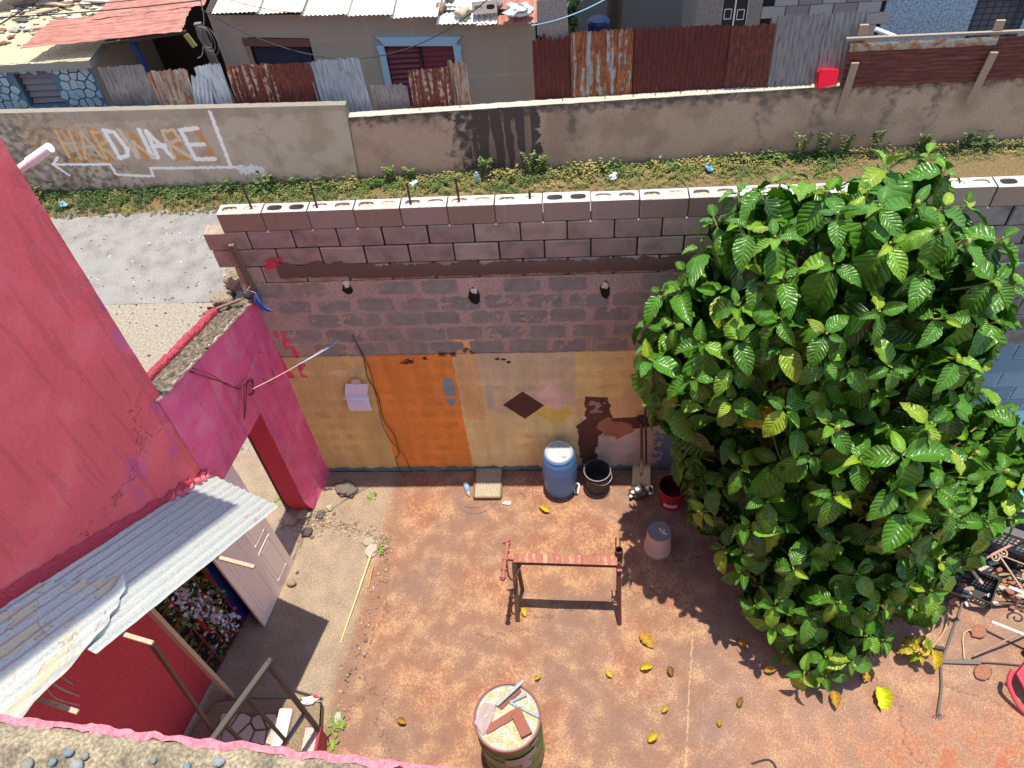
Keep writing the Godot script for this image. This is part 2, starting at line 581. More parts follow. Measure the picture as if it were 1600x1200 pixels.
func setting() -> void:
	var soil := mat("soil", C(150, 126, 98), 0.95, grain("soil", 0.03, 0.70, 1.0, 512, 5), 0.7, grain("soil_b", 0.06, 0.0, 1.0, 512, 5), 1.5)
	var b := MB.new()
	b.quad(Vector3(-220, -0.03, 220), Vector3(220, -0.03, 220), Vector3(220, -0.03, -220), Vector3(-220, -0.03, -220), Vector3.UP)
	struct("ground", b.mesh(), soil)
	# asphalt
	b = MB.new()
	var nz := FastNoiseLite.new()
	nz.seed = 5; nz.frequency = 0.9
	b.surf(160, 8, func(u: float, v: float) -> Vector3:
		var x := lerpf(-40.0, 45.0, u)
		return Vector3(x, 0.0 + 0.006 * sin(v * PI), lerpf(-3.2, -5.75, v) + (0.12 * nz.get_noise_2d(x, 3.0) if v > 0.99 else 0.0)), Vector3.UP)
	struct("road", b.mesh(), stained(mat("asphalt", C(164, 160, 154), 0.95, grain("asphalt", 0.09, 0.74, 1.0, 512, 4), 0.8, grain("asphalt", 0.09, 0.74, 1.0), 1.2), 0.3, 0.80))
	b = MB.new()
	b.surf(60, 20, func(u: float, v: float) -> Vector3:
		var x := lerpf(-12.0, 14.0, u)
		var z := lerpf(-0.16, -3.24, v)
		return Vector3(x, -0.006 + 0.02 * nz.get_noise_2d(x * 2.0, z * 2.0), z), Vector3.UP)
	struct("roadside_apron", b.mesh(), mat("apron", C(168, 158, 140), 0.95, grain("apron", 0.05, 0.72, 1.0, 512, 5), 0.8, grain("soil_b", 0.06, 0.0, 1.0), 1.0))
	b = MB.new()
	b.surf(150, 10, func(u: float, v: float) -> Vector3:
		var x := lerpf(-14.0, 16.0, u)
		var z := lerpf(-5.42, -6.5, v)
		return Vector3(x, -0.012 + 0.10 * v + 0.03 * nz.get_noise_2d(x * 4.0, z * 4.0), z), Vector3.UP)
	struct("verge", b.mesh(), mat("verge_soil", C(128, 108, 72), 0.95, grain("soil", 0.03, 0.70, 1.0), 1.2))
	b = MB.new()
	var g2 := FastNoiseLite.new()
	g2.seed = 21; g2.frequency = 1.2
	var x0 := -1.6
	var z0 := -0.3
	b.surf(220, 108, func(u: float, v: float) -> Vector3:
		var x := x0 + 11.0 * u
		var z := z0 + 5.4 * (1.0 - v)
		var y := 0.010 * g2.get_noise_2d(x, z) + 0.004 * g2.get_noise_2d(x * 6.0, z * 6.0)
		var run := 0.90 - 0.10 * (z - 1.0)
		if z > 0.9 and z < 3.2:
			y -= 0.022 * exp(-pow((x - run) / 0.05, 2.0)) * (0.6 + g2.get_noise_2d(x * 3.0, z * 3.0))
			y -= 0.018 * clampf((x - run) * 12.0, 0.0, 1.0) * clampf((z - 0.9) * 3.0, 0.0, 1.0)
		return Vector3(x, y + 0.012, z), Vector3.UP)
	var yard := mat("yard_slab", Color.WHITE, 0.92, yard_picture(), 0.0, null, 0.0)
	yard.detail_enabled = true
	yard.detail_blend_mode = BaseMaterial3D.BLEND_MODE_MUL
	yard.detail_albedo = grain("yard_fine", 0.13, 0.76, 1.0, 512, 3)
	yard.detail_uv_layer = BaseMaterial3D.DETAIL_UV_2
	yard.uv2_triplanar = true
	yard.uv2_world_triplanar = true
	yard.uv2_scale = Vector3(1.4, 1.4, 1.4)
	struct("yard_floor", b.mesh(), yard)


# ---------------------------------------------------------------- the wall at the back of the yard
func wall_picture() -> Texture2D:                # x 0 .. 9, y 0 .. 3.1 at 150 pixels a metre: paint tried out in patches over render
	var w := 1350
	var h := 465
	var p := Pic.new(w, h)
	var big := noise_bytes(w, h, 0.008, 31, 4)
	var mid := noise_bytes(w, h, 0.04, 32, 4)
	var fine := noise_bytes(w, h, 0.22, 33, 3)
	var flow := noise_bytes(w, h, 0.03, 34, 3, 1.0, 6.0)
	var streak := noise_bytes(w, h, 0.05, 35, 3, 6.0, 1.0)
	var maroon := PackedVector2Array([Vector2(3.18, 1.38), Vector2(3.44, 1.35), Vector2(3.48, 1.0), Vector2(3.87, 1.02), Vector2(4.02, 1.02), Vector2(4.0, 0.86), Vector2(3.72, 0.80), Vector2(3.45, 0.86), Vector2(3.36, 0.70), Vector2(3.31, 0.45), Vector2(3.33, 0.2), Vector2(3.16, 0.14), Vector2(3.12, 0.46), Vector2(3.10, 0.86), Vector2(3.19, 1.0)])
	var rusty := PackedVector2Array([Vector2(3.32, 0.92), Vector2(3.42, 1.0), Vector2(3.52, 0.96), Vector2(3.72, 0.88), Vector2(3.74, 0.76), Vector2(3.58, 0.64), Vector2(3.42, 0.68), Vector2(3.36, 0.80)])
	var d1 := PackedVector2Array([Vector2(2.293, 1.259), Vector2(2.524, 1.477), Vector2(2.747, 1.238), Vector2(2.523, 1.009)])
	var d2 := PackedVector2Array([Vector2(2.636, 1.38), Vector2(2.838, 1.614), Vector2(3.077, 1.37), Vector2(2.884, 1.147)])
	var d3 := PackedVector2Array([Vector2(2.636, 1.11), Vector2(2.74, 1.22), Vector2(2.884, 1.14), Vector2(3.0, 1.24), Vector2(3.06, 1.10), Vector2(2.876, 0.885)])
	for y in h:
		var wy := 3.1 - y / 150.0
		for x in w:
			var k := y * w + x
			var wx := x / 150.0
			var b := big[k] / 255.0
			var m := mid[k] / 255.0
			var f := fine[k] / 255.0
			var j := (m - 0.5) * 0.03
			var c := Color8(218, 192, 133)
			var cx := wx + j
			var cy := wy + j
			if cy > 2.075 and not (cx > 1.87 and cx < 2.09 and cy < 2.27):
				c = Color8(197, 178, 161) if f > 0.35 else Color8(181, 163, 150)
			elif wx > 4.02 + (m - 0.5) * 0.3 and wy < 0.95 + (b - 0.5):
				c = Color8(121, 167, 196)
			elif cx < 0.914:
				c = Color8(233, 211, 138)
			elif cx < 1.834:
				c = Color8(252, 164, 76)
			elif cx > 1.852 and cx < 2.095 and cy > 1.0:
				c = Color8(250, 214, 146)
			elif cx < 3.09 and cy > 1.30 + 0.5 * (b - 0.5):
				c = Color8(235, 223, 178)
			elif cx > 3.09 and cy > 1.34 + (0.2 if cx > 3.6 else 0.0):
				c = Color8(252, 234, 154)
			elif cx > 3.09 and cy > 1.0:
				c = Color8(252, 219, 159)
			elif cx < 3.12:
				c = Color8(252, 236, 167)
			else:
				c = Color8(220, 214, 200)
			var q := Vector2(cx, cy)
			if wx > 3.0 and wx < 4.1 and wy < 1.5 and Geometry2D.is_point_in_polygon(q + Vector2(j, -j) * 0.8, maroon):
				c = Color8(107, 73, 61) if m < 0.62 or wy < 1.1 else Color8(174, 162, 154)
			if wx > 3.2 and wx < 3.8 and wy < 1.1 and Geometry2D.is_point_in_polygon(q + Vector2(j, j) * 1.5, rusty):
				c = Color8(187, 134, 104)
			if wx > 2.2 and wx < 3.2 and wy > 0.85 and wy < 1.65:
				var pt := Vector2(wx, wy)
				if Geometry2D.is_point_in_polygon(pt + Vector2(j, j) * 0.3, d3):
					c = Color8(252, 228, 114)
				if Geometry2D.is_point_in_polygon(pt, d2):
					c = Color8(250, 222, 204)
				if Geometry2D.is_point_in_polygon(pt, d1):
					c = Color8(97, 66, 54)
			var e1 := pow((wx - 1.735 - (wy - 1.5) * 0.02) / 0.062, 2.0) + pow((wy - 1.5) / 0.24, 4.0)
			if e1 < 1.0 + (f - 0.5) * 0.5 and streak[k] > 60:
				c = Color8(146, 173, 181)
			if absf(wx - 2.16) < 0.04 and wy > 1.2 and wy < 1.5 and f > 0.45:
				c = c.lerp(Color8(174, 192, 186), 0.5)
			if pow((wx - 0.60) / 0.10, 2.0) + pow((wy - 1.82) / 0.055, 2.0) < 0.8 + (m - 0.5):
				c = c.lerp(Color8(252, 245, 196), 0.55)
			if pow((wx - 0.80) / 0.07, 2.0) + pow((wy - 1.84) / 0.08, 2.0) < 0.8 + (m - 0.5):
				c = c.lerp(Color8(187, 198, 173), 0.5)
			if wx < 0.20 + (m - 0.5) * 0.25 and wy > 1.75 and wy < 2.45 and flow[k] > 118:
				c = Color8(242, 93, 122)
			if wx > 0.93 and wx < 2.1 and wy > 1.95 and absf(wy - 2.0 - 0.22 * (wx - 1.5)) < 0.05 and m > 0.5:
				c = c.lerp(Color8(107, 55, 19), clampf((m - 0.5) * 5.0, 0.0, 0.85))
			for sp in [Vector2(1.34, 1.96), Vector2(1.40, 1.985), Vector2(1.55, 2.02), Vector2(2.30, 1.99), Vector2(2.36, 1.98), Vector2(2.41, 1.94)]:
				if Vector2((wx - sp.x) * 0.7, wy - sp.y).length() < 0.017 + (f - 0.5) * 0.02:
					c = Color8(60, 38, 26)
			if wy < 0.115 + (m - 0.5) * 0.07 and wx < 4.6:
				c = Color8(117, 156, 149)
			if wy < 0.035 + (m - 0.5) * 0.05:
				c = Color8(81, 78, 66)
			if wx > 5.9:
				c = Color8(156, 217, 239) if wy < 2.05 + (m - 0.5) * 0.4 else Color8(196, 219, 220)
			var dd := 0.86 + 0.16 * f + 0.12 * (b - 0.5) + 0.10 * (flow[k] / 255.0 - 0.5)
			# old joints and rough block faces ghost through the paint
			if wy < 2.07 and wx < 6.0:
				var course := floorf(wy / 0.2035)
				var bx := fposmod(wx + (0.2 if int(course) % 2 == 0 else 0.0) + 0.03, 0.406)
				var by := wy - course * 0.2035
				var inside := minf(minf(bx - 0.03, 0.376 - bx), minf(by - 0.035, 0.165 - by))
				var soft := smoothstep(-0.012, 0.03, inside)
				if soft > 0.0:
					dd *= 1.0 - soft * clampf(b * 1.7 - 0.45, 0.0, 1.0) * (0.03 + (0.10 if f * 0.55 + m * 0.45 > 0.53 else 0.0))
			var o := k * 3
			p.d[o] = clampi(int(c.r8 * dd), 0, 255); p.d[o + 1] = clampi(int(c.g8 * dd), 0, 255); p.d[o + 2] = clampi(int(c.b8 * dd), 0, 255)
	return p.tex()


func hollow_block(bw: float, bh: float, bd: float, sd: int) -> ArrayMesh:      # centred; two cells open at the top, filled to different depths
	var b := MB.new()
	var r := RandomNumberGenerator.new()
	r.seed = sd
	var x := bw * 0.5
	var y := bh * 0.5
	var z := bd * 0.5
	var bv := 0.006
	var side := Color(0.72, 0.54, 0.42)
	var top := Color(1.0, 0.98, 0.93)  # sunlight on the block tops painted in as a paler colour
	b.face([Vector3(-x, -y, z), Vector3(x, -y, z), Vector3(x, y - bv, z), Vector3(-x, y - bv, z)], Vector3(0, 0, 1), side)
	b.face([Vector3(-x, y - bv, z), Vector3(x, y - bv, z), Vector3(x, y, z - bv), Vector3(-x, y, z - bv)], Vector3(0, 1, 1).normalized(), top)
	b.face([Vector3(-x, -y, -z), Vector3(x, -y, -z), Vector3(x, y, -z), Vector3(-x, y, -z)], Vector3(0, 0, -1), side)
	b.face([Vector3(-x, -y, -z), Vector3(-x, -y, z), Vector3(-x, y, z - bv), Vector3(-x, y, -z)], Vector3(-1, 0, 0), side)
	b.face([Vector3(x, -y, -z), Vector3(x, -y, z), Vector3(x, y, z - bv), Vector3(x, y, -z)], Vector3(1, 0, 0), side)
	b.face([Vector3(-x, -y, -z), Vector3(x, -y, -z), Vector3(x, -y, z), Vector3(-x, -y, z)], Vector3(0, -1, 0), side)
	var zf := z - bv
	for half in [-1.0, 1.0]:
		var cx: float = half * x * 0.5
		var hw := x * 0.5
		var outer := []
		var inner := []
		for k in 16:
			var a := TAU * k / 16.0
			var cq := Vector2(cos(a), sin(a))
			var m := maxf(absf(cq.x), absf(cq.y))
			outer.append(Vector3(cx + cq.x / m * hw, y, (cq.y / m) * (zf + z) * 0.5 + (zf - z) * 0.5))
			var e := 1.0 / pow(pow(absf(cq.x), 3.5) + pow(absf(cq.y), 3.5), 1.0 / 3.5)
			inner.append(Vector3(cx + cq.x * e * 0.066, y, cq.y * e * 0.037))
		var depth := r.randf_range(0.006, 0.028) if r.randf() < 0.78 else 0.16
		for k in 16:
			var k2 := (k + 1) % 16
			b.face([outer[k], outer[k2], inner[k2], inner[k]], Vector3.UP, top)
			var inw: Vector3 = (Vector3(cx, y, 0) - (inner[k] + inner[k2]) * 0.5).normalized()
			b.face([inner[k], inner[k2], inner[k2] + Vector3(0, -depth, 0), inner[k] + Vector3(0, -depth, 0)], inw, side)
		var nz := FastNoiseLite.new()
		nz.seed = sd
		nz.frequency = 25.0
		b.surf(6, 4, func(u: float, v: float) -> Vector3: return Vector3(cx + (u - 0.5) * 0.14, y - depth + 0.012 * nz.get_noise_2d(u * 0.5, v * 0.4 + half), (v - 0.5) * 0.08), Vector3.UP, func(_u: float, _v: float) -> Color: return Color(0.95, 0.86, 0.72))
	return b.mesh()


func smeared_block(sd: int, bw: float, bh: float) -> ArrayMesh:               # a rough block face left bare by the pointing, an irregular outline
	var r := RandomNumberGenerator.new()
	r.seed = sd
	var o := PackedVector2Array()
	var m := 36
	for k in m:
		var a := TAU * k / m
		var cq := Vector2(cos(a), sin(a))
		var e := 1.0 / pow(pow(absf(cq.x), 7.0) + pow(absf(cq.y), 7.0), 1.0 / 7.0)
		o.append(Vector2(cq.x * e * bw * 0.5 * r.randf_range(0.90, 1.02), cq.y * e * bh * 0.5 * r.randf_range(0.80, 1.05)))
	if r.randf() < 0.5:
		var cut := r.randi() % m
		o[cut] *= 0.72
		o[(cut + 1) % m] *= 0.78
	var b := MB.new()
	b.plate(Transform3D.IDENTITY, o, 0.012, 0.0)
	return b.mesh()


func yard_wall() -> void:
	var t := thing("block_wall", "long concrete block wall behind the yard, raw hollow blocks above patches of tan and orange paint", "wall")
	var pic := wall_picture()
	var painted := mat("painted_render", Color.WHITE, 0.88, pic, 0.0, null, 0.0)
	var nz := FastNoiseLite.new()
	nz.seed = 8; nz.frequency = 2.2
	var b := MB.new()
	b.surf(220, 50, func(u: float, v: float) -> Vector3:
		var x := 9.0 * u
		var y := 2.075 * v
		var course := floorf(y / 0.2035)
		var bx := fposmod(x + (0.2 if int(course) % 2 == 0 else 0.0) + 0.03, 0.406)
		var by := y - course * 0.2035
		var joint := 0.0 if bx > 0.02 and bx < 0.386 and by > 0.025 and by < 0.175 else -0.003
		return Vector3(x, y, 0.004 + 0.004 * nz.get_noise_2d(x, y) + joint), Vector3(0, 0, 1))
	for k in b.v.size():
		b.t[k] = Vector2(b.v[k].x / 9.0, 1.0 - b.v[k].y / 3.1)
	add("painted_render", b.mesh(), painted, t)
	b = MB.new()
	b.surf(420, 64, func(u: float, v: float) -> Vector3:
		var x := -0.05 + 9.05 * u
		var y := 2.06 + 1.02 * v
		return Vector3(x, y, -0.0055 + 0.004 * nz.get_noise_2d(x * 2.0, y * 2.0) + 0.0035 * nz.get_noise_2d(x * 9.0, y * 9.0) + 0.0015 * nz.get_noise_2d(x * 26.0, y * 26.0)), Vector3(0, 0, 1))
	for k in b.v.size():
		b.t[k] = Vector2(clampf(b.v[k].x, 0.0, 9.0) / 9.0, 1.0 - b.v[k].y / 3.1)
	add("mortar", b.mesh(), painted, t)
	b = MB.new()
	b.box(Transform3D(Basis(), Vector3(4.5, 1.54, -0.078)), Vector3(9.0, 3.08, 0.13))
	b.box(Transform3D(Basis(), Vector3(4.55, 3.385, -0.072)), Vector3(9.1, 0.61, 0.108))
	add("core", b.mesh(), mat("dark_mortar", C(48, 40, 36), 0.95, grain("soil", 0.03, 0.70, 1.0), 2.0), t)
	b = MB.new()
	b.box(Transform3D(Basis(), Vector3(11.6, 1.92, -0.07)), Vector3(5.0, 3.84, 0.13), 0.01)
	add("rendered_length", b.mesh(), mat("plain_render", C(176, 178, 180), 0.9, grain("screed", 0.06, 0.62, 1.0, 512, 5), 0.8), t)
	# the four upper courses, dry and sharp edged
	var tones := [C(250, 224, 202), C(242, 214, 192), C(236, 210, 194), C(252, 230, 206), C(230, 204, 186)]
	var bm := []
	var hm := []
	for k in 5:
		bm.append(stained(mat("raw_block_%d" % k, tones[k], 0.95, grain("block", 0.10, 0.50, 1.0, 512, 4, FastNoiseLite.TYPE_SIMPLEX_SMOOTH, 0.32), 2.6, grain("block_b", 0.09, 0.0, 1.0, 512, 4), 1.2)))
		var hb := mat("top_block_%d" % k, Color.WHITE if k % 2 == 0 else C(240, 236, 228), 0.95, grain("block", 0.10, 0.50, 1.0, 512, 4, FastNoiseLite.TYPE_SIMPLEX_SMOOTH, 0.32), 2.6, grain("block_b", 0.09, 0.0, 1.0), 1.0)
		hb.vertex_color_use_as_albedo = true
		hm.append(hb)
	var grey := [stained(mat("grey_block_a", C(206, 198, 192), 0.95, grain("block", 0.10, 0.50, 1.0, 512, 4, FastNoiseLite.TYPE_SIMPLEX_SMOOTH, 0.32), 2.6, grain("block_b", 0.09, 0.0, 1.0), 1.2), 0.5, 0.6), stained(mat("grey_block_b", C(190, 182, 174), 0.95, grain("block", 0.10, 0.50, 1.0, 512, 4, FastNoiseLite.TYPE_SIMPLEX_SMOOTH, 0.32), 2.6, grain("block_b", 0.09, 0.0, 1.0), 1.2), 0.5, 0.6)]
	var blue := [mat("blue_block_a", C(150, 180, 200), 0.9, grain("block", 0.10, 0.50, 1.0, 512, 4, FastNoiseLite.TYPE_SIMPLEX_SMOOTH, 0.32), 1.6), mat("blue_block_b", C(130, 160, 186), 0.9, grain("block", 0.10, 0.50, 1.0, 512, 4, FastNoiseLite.TYPE_SIMPLEX_SMOOTH, 0.32), 1.6)]
	var plain := []
	var hollow := []
	for k in 5:
		var m := MB.new()
		m.box(Transform3D(Basis.from_euler(Vector3(0, 0, rng.randf_range(-0.004, 0.004)))), Vector3(0.393 + rng.randf_range(-0.004, 0.002), 0.190 + rng.randf_range(-0.004, 0.002), 0.14), 0.009)
		plain.append(m.mesh())
		hollow.append(hollow_block(0.394, 0.190, 0.14, 40 + k))
	for course in 4:
		var y := WALL_H - 0.1 - 0.203 * course
		for k in 24:
			var x := 0.4065 * k + (0.203 if course % 2 == 0 else 0.0)
			if course == 3 and k == 0:
				continue
			if x > 9.0:
				continue
			var o: MeshInstance3D
			if course == 0:
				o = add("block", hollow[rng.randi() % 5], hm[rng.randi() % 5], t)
			else:
				o = add("block", plain[rng.randi() % 5], grey[rng.randi() % 2] if x > 5.8 else bm[rng.randi() % 5], t)
			o.position = Vector3(x, y, -0.07 + rng.randf_range(-0.004, 0.003))
			o.rotation.y = PI * (rng.randi() % 2)
	var stub := MB.new()
	stub.box(Transform3D(), Vector3(0.24, 0.19, 0.14), 0.006)
	for q in [Vector2(-0.06, WALL_H - 0.506), Vector2(0.08, WALL_H - 0.709)]:
		add("half_block", stub.mesh(), bm[3], t).position = Vector3(q.x, q.y, -0.07)
	# the smear of render dropped across the fourth course
	b = MB.new()
	b.surf(420, 8, func(u: float, v: float) -> Vector3:
		var x := 0.36 + 5.9 * u
		var lo := 3.11 + 0.016 * nz.get_noise_2d(x * 3.0, 1.0) + 0.012 * nz.get_noise_2d(x * 14.0, 3.0) + (0.03 if x < 1.0 else 0.0)
		var hi := 3.268 + 0.05 * nz.get_noise_2d(x * 1.4, 5.0) + 0.035 * nz.get_noise_2d(x * 6.0, 8.0) + 0.02 * nz.get_noise_2d(x * 20.0, 9.0) + (0.05 * clampf(1.6 - x, 0.0, 1.0))
		return Vector3(x, lerpf(lo, hi, v), 0.001 + 0.010 * sin(PI * (0.08 + 0.84 * v)) + 0.008 * nz.get_noise_2d(x * 14.0, v * 4.0)), Vector3(0, 0, 1))
	add("render_smear", b.mesh(), mat("render_smear", C(150, 124, 104), 0.98, grain("block", 0.10, 0.50, 1.0, 512, 4, FastNoiseLite.TYPE_SIMPLEX_SMOOTH, 0.32), 2.0, grain("block_b", 0.09, 0.0, 1.0), 1.6), t)
	# five courses of older blocks with wide smeared joints
	var bare := [stained(mat("bare_block_a", C(240, 238, 222), 0.95, grain("bare", 0.13, 0.56, 1.0, 512, 4, FastNoiseLite.TYPE_SIMPLEX_SMOOTH, 0.36), 2.4, grain("block_b", 0.09, 0.0, 1.0), 2.0), 0.9, 0.86), stained(mat("bare_block_b", C(246, 236, 218), 0.95, grain("bare", 0.13, 0.56, 1.0, 512, 4, FastNoiseLite.TYPE_SIMPLEX_SMOOTH, 0.36), 2.4, grain("block_b", 0.09, 0.0, 1.0), 2.0), 0.9, 0.86), stained(mat("bare_block_c", C(234, 230, 220), 0.95, grain("bare", 0.13, 0.56, 1.0, 512, 4, FastNoiseLite.TYPE_SIMPLEX_SMOOTH, 0.36), 2.4, grain("block_b", 0.09, 0.0, 1.0), 2.0), 0.9, 0.86)]
	var shapes := []
	for k in 9:
		shapes.append(smeared_block(60 + k, rng.randf_range(0.33, 0.392), rng.randf_range(0.148, 0.182)))
	var ys := [2.972, 2.765, 2.572, 2.360, 2.165]
	for course in 5:
		for k in 16:
			var x := 0.20 + 0.4065 * k + (0.19 if course % 2 == 1 else 0.0) + rng.randf_range(-0.03, 0.03)
			if x > 5.9 or (course > 1 and x < 0.3 and rng.randf() < 0.6):
				continue
			if course == 0 and (absf(x - 2.16) < 0.14 or absf(x - 3.383) < 0.14 or absf(x - 0.964) < 0.14):
				continue
			var o := add("block", shapes[rng.randi() % 9], bare[rng.randi() % 3], t)
			o.position = Vector3(x, ys[course] + rng.randf_range(-0.008, 0.008), -0.0095 + rng.randf_range(-0.001, 0.001))
			o.rotation = Vector3(0, 0, rng.randf_range(-0.02, 0.02) + PI * (rng.randi() % 2))
	# the painted courses that show again at the right of the tree
	for course in 10:
		for k in 7:
			var x := 6.15 + 0.4065 * k + (0.2 if course % 2 == 1 else 0.0)
			var o := add("block", plain[rng.randi() % 5], grey[rng.randi() % 2] if course < 5 else blue[rng.randi() % 2], t)
			o.position = Vector3(x, 2.965 - 0.203 * course, -0.055 + rng.randf_range(-0.002, 0.002))
	# holes broken through, a lump of pale mortar in each
	var hole := MB.new()
	var lump := MB.new()
	for q in [Vector3(2.16, 2.86, 0.06), Vector3(3.383, 2.885, 0.05), Vector3(0.964, 2.985, 0.055)]:
		var o := PackedVector2Array()
		for k in 11:
			var a := TAU * k / 11.0
			o.append(Vector2(cos(a) * q.z * rng.randf_range(0.75, 1.1), sin(a) * (0.115 if q.x > 1.0 else 0.07) * rng.randf_range(0.8, 1.1)))
		hole.plate(turned(Vector3(q.x, q.y, -0.0035)), o, 0.006)
		lump.blob(turned(Vector3(q.x, q.y + 0.055, -0.005)), Vector3(0.035, 0.04, 0.018), int(q.x * 10), 0.4)
	add("hole", hole.mesh(), mat("hole_dark", C(30, 26, 24), 1.0), t)
	add("mortar_lump", lump.mesh(), mat("pale_mortar", C(226, 216, 200), 0.95), t)
	b = MB.new()
	for q in [Vector3(0.42, 3.375, 0.05), Vector3(0.335, 3.325, 0.075), Vector3(0.30, 3.29, 0.05)]:
		var o := PackedVector2Array()
		for k in 12:
			o.append(Vector2(cos(TAU * k / 12.0), sin(TAU * k / 12.0)) * q.z * rng.randf_range(0.5, 1.05) * Vector2(1.0, 0.7))
		b.plate(turned(Vector3(q.x, q.y, 0.017 + q.z * 0.02)), o, 0.002)
	add("paint_splash", b.mesh(), mat("pink_splash", C(212, 58, 82), 0.8), t)
	# reinforcing bars standing out of the top course
	var rods := [[0.302, 0.25, 0.02], [0.885, 0.23, -0.01], [1.71, 0.19, -0.02], [2.132, 0.22, 0.01], [2.739, 0.07, 0.0]]
	for r in rods:
		b = MB.new()
		var pts := []
		for k in 9:
			pts.append(Vector3(0.002 * sin(k * 9.0), -0.06 + (r[1] + 0.06) * k / 8.0, 0))
		b.tube(pts, 0.009, 7)
		for k in 12:
			b.lathe(turned(Vector3(0, -0.02 + (r[1]) * k / 12.0, 0), 0, 0.3), [Vector2(0.009, -0.003), Vector2(0.0115, 0.0), Vector2(0.009, 0.003)], 7)
		var o := add("reinforcing_bar", b.mesh(), mat("rusty_bar", C(88, 62, 50), 0.9), t)
		o.position = Vector3(r[0], WALL_H, -0.08)
		o.rotation.z = r[2]
	var tail := thing("blue_rag", "blue plastic rag tied with string to the dark post at the wall's left end", "rag", Vector3(0.10, 3.0, 0.07))
	b = MB.new()
	for k in 9:
		var a := -0.5 + k * 0.12
		b.tube(smooth_path([Vector3(0, 0.02, 0), Vector3(0.02 * sin(a * 3.0), -0.06, 0.02 + 0.01 * cos(k)), Vector3(0.05 * a + 0.02, -0.14, 0.02), Vector3(0.11 * a + 0.05, -0.18 - 0.02 * sin(k * 2.0), 0.015 + 0.01 * sin(k))], 4), 0.011, 5, Color.WHITE, 0.006)
	add("strands", b.mesh(), mat("blue_plastic", C(52, 92, 172), 0.45), tail)
	b = MB.new()
	b.tube(smooth_path([Vector3(0, 0.03, 0), Vector3(-0.05, 0.07, 0.01), Vector3(-0.09, 0.09, 0.0), Vector3(-0.10, 0.04, 0.01), Vector3(-0.06, 0.08, 0.02), Vector3(-0.02, 0.12, 0.01)], 5), 0.003, 5)
	add("string", b.mesh(), mat("string", C(200, 190, 176), 0.9), tail)
	var post := thing("timber_post", "dark weathered timber upright against the wall's left end", "post", Vector3(0.06, 2.86, 0.03))
	b = MB.new()
	b.bar(Vector3(0.02, 0.0, 0.0), Vector3(-0.015, 0.72, 0.01), 0.05, 0.035)
	add("timber", b.mesh(), mat("dark_timber", C(136, 112, 94), 0.9, grain("wood", 0.05, 0.72, 1.0, 256, 4), 4.0), post)


# ---------------------------------------------------------------- the pink gate wall and the pink house
func pink_picture(base: Color, alt: Color, sd: int, house: bool) -> Texture2D:     # 128 pixels a metre
	var w := 512
	var h := 512
	var p := Pic.new(w, h)
	var big := noise_bytes(w, h, 0.009, sd, 3)
	var mid := noise_bytes(w, h, 0.03, sd + 1, 4)
	var fine := noise_bytes(w, h, 0.2, sd + 2, 3)
	var pit := noise_bytes(w, h, 0.35, sd + 3, 2)
	var streak := noise_bytes(w, h, 0.05, sd + 4, 3, 1.0, 10.0)
	for y in h:
		for x in w:
			var k := y * w + x
			var s := x / 128.0
			var hh := 6.1 - y / 128.0
			var m := mid[k] / 255.0
			var a := 0.0
			if house:
				a = clampf((s - 1.75 - (hh - 3.0) * 0.42 + 0.5 * (m - 0.5)) * 5.0, 0.0, 1.0) * clampf((4.5 - hh + (m - 0.5)) * 4.0, 0.0, 1.0) * clampf((hh - 2.95 - 0.50 * (s - 1.2) + 0.5 * (m - 0.5)) * 7.0, 0.0, 1.0)
				for q in [Vector3(0.55, 2.95, 0.16), Vector3(0.62, 2.80, 0.10), Vector3(0.10, 3.20, 0.10), Vector3(0.03, 3.95, 0.10), Vector3(0.16, 2.75, 0.14)]:
					a = maxf(a, clampf((q.z - Vector2((s - q.x) * 1.6, (hh - q.y) * 0.7).length() + 0.30 * (m - 0.5)) * 8.0, 0.0, 0.8))
			else:
				a = clampf((m - 0.52) * 3.0, 0.0, 0.6)
			var c := base.lerp(alt, a)
			c = c.lerp(Color8(255, 164, 164), clampf((big[k] / 255.0 * 0.6 + m * 0.5 - 0.55) * 3.0, 0.0, 1.0) * 0.28)
			if streak[k] > 172:
				c = c.lerp(base.darkened(0.25), 0.22)
			var dd := 0.92 + 0.08 * fine[k] / 255.0 + 0.08 * (big[k] / 255.0 - 0.5)
			if pit[k] < 26 and m > 0.62:
				dd *= 0.8
			var o := k * 3
			p.d[o] = clampi(int(c.r8 * dd), 0, 255); p.d[o + 1] = clampi(int(c.g8 * dd), 0, 255); p.d[o + 2] = clampi(int(c.b8 * dd), 0, 255)
	if house:
		var px := func(s: float, hh: float) -> Vector2: return Vector2(s * 128.0, (6.1 - hh) * 128.0)
		for cr in [[px.call(0.12, 3.42), px.call(0.32, 3.30), px.call(0.36, 3.12), px.call(0.50, 2.98), px.call(0.70, 2.92), px.call(0.95, 2.95)], [px.call(0.36, 3.12), px.call(0.22, 3.0), px.call(0.08, 3.02)], [px.call(1.1, 2.97), px.call(1.2, 3.0)]]:
			p.stroke(cr, 1.2, base.darkened(0.45), 0.8, fine, 70, 7.0, 9)
	return p.tex()


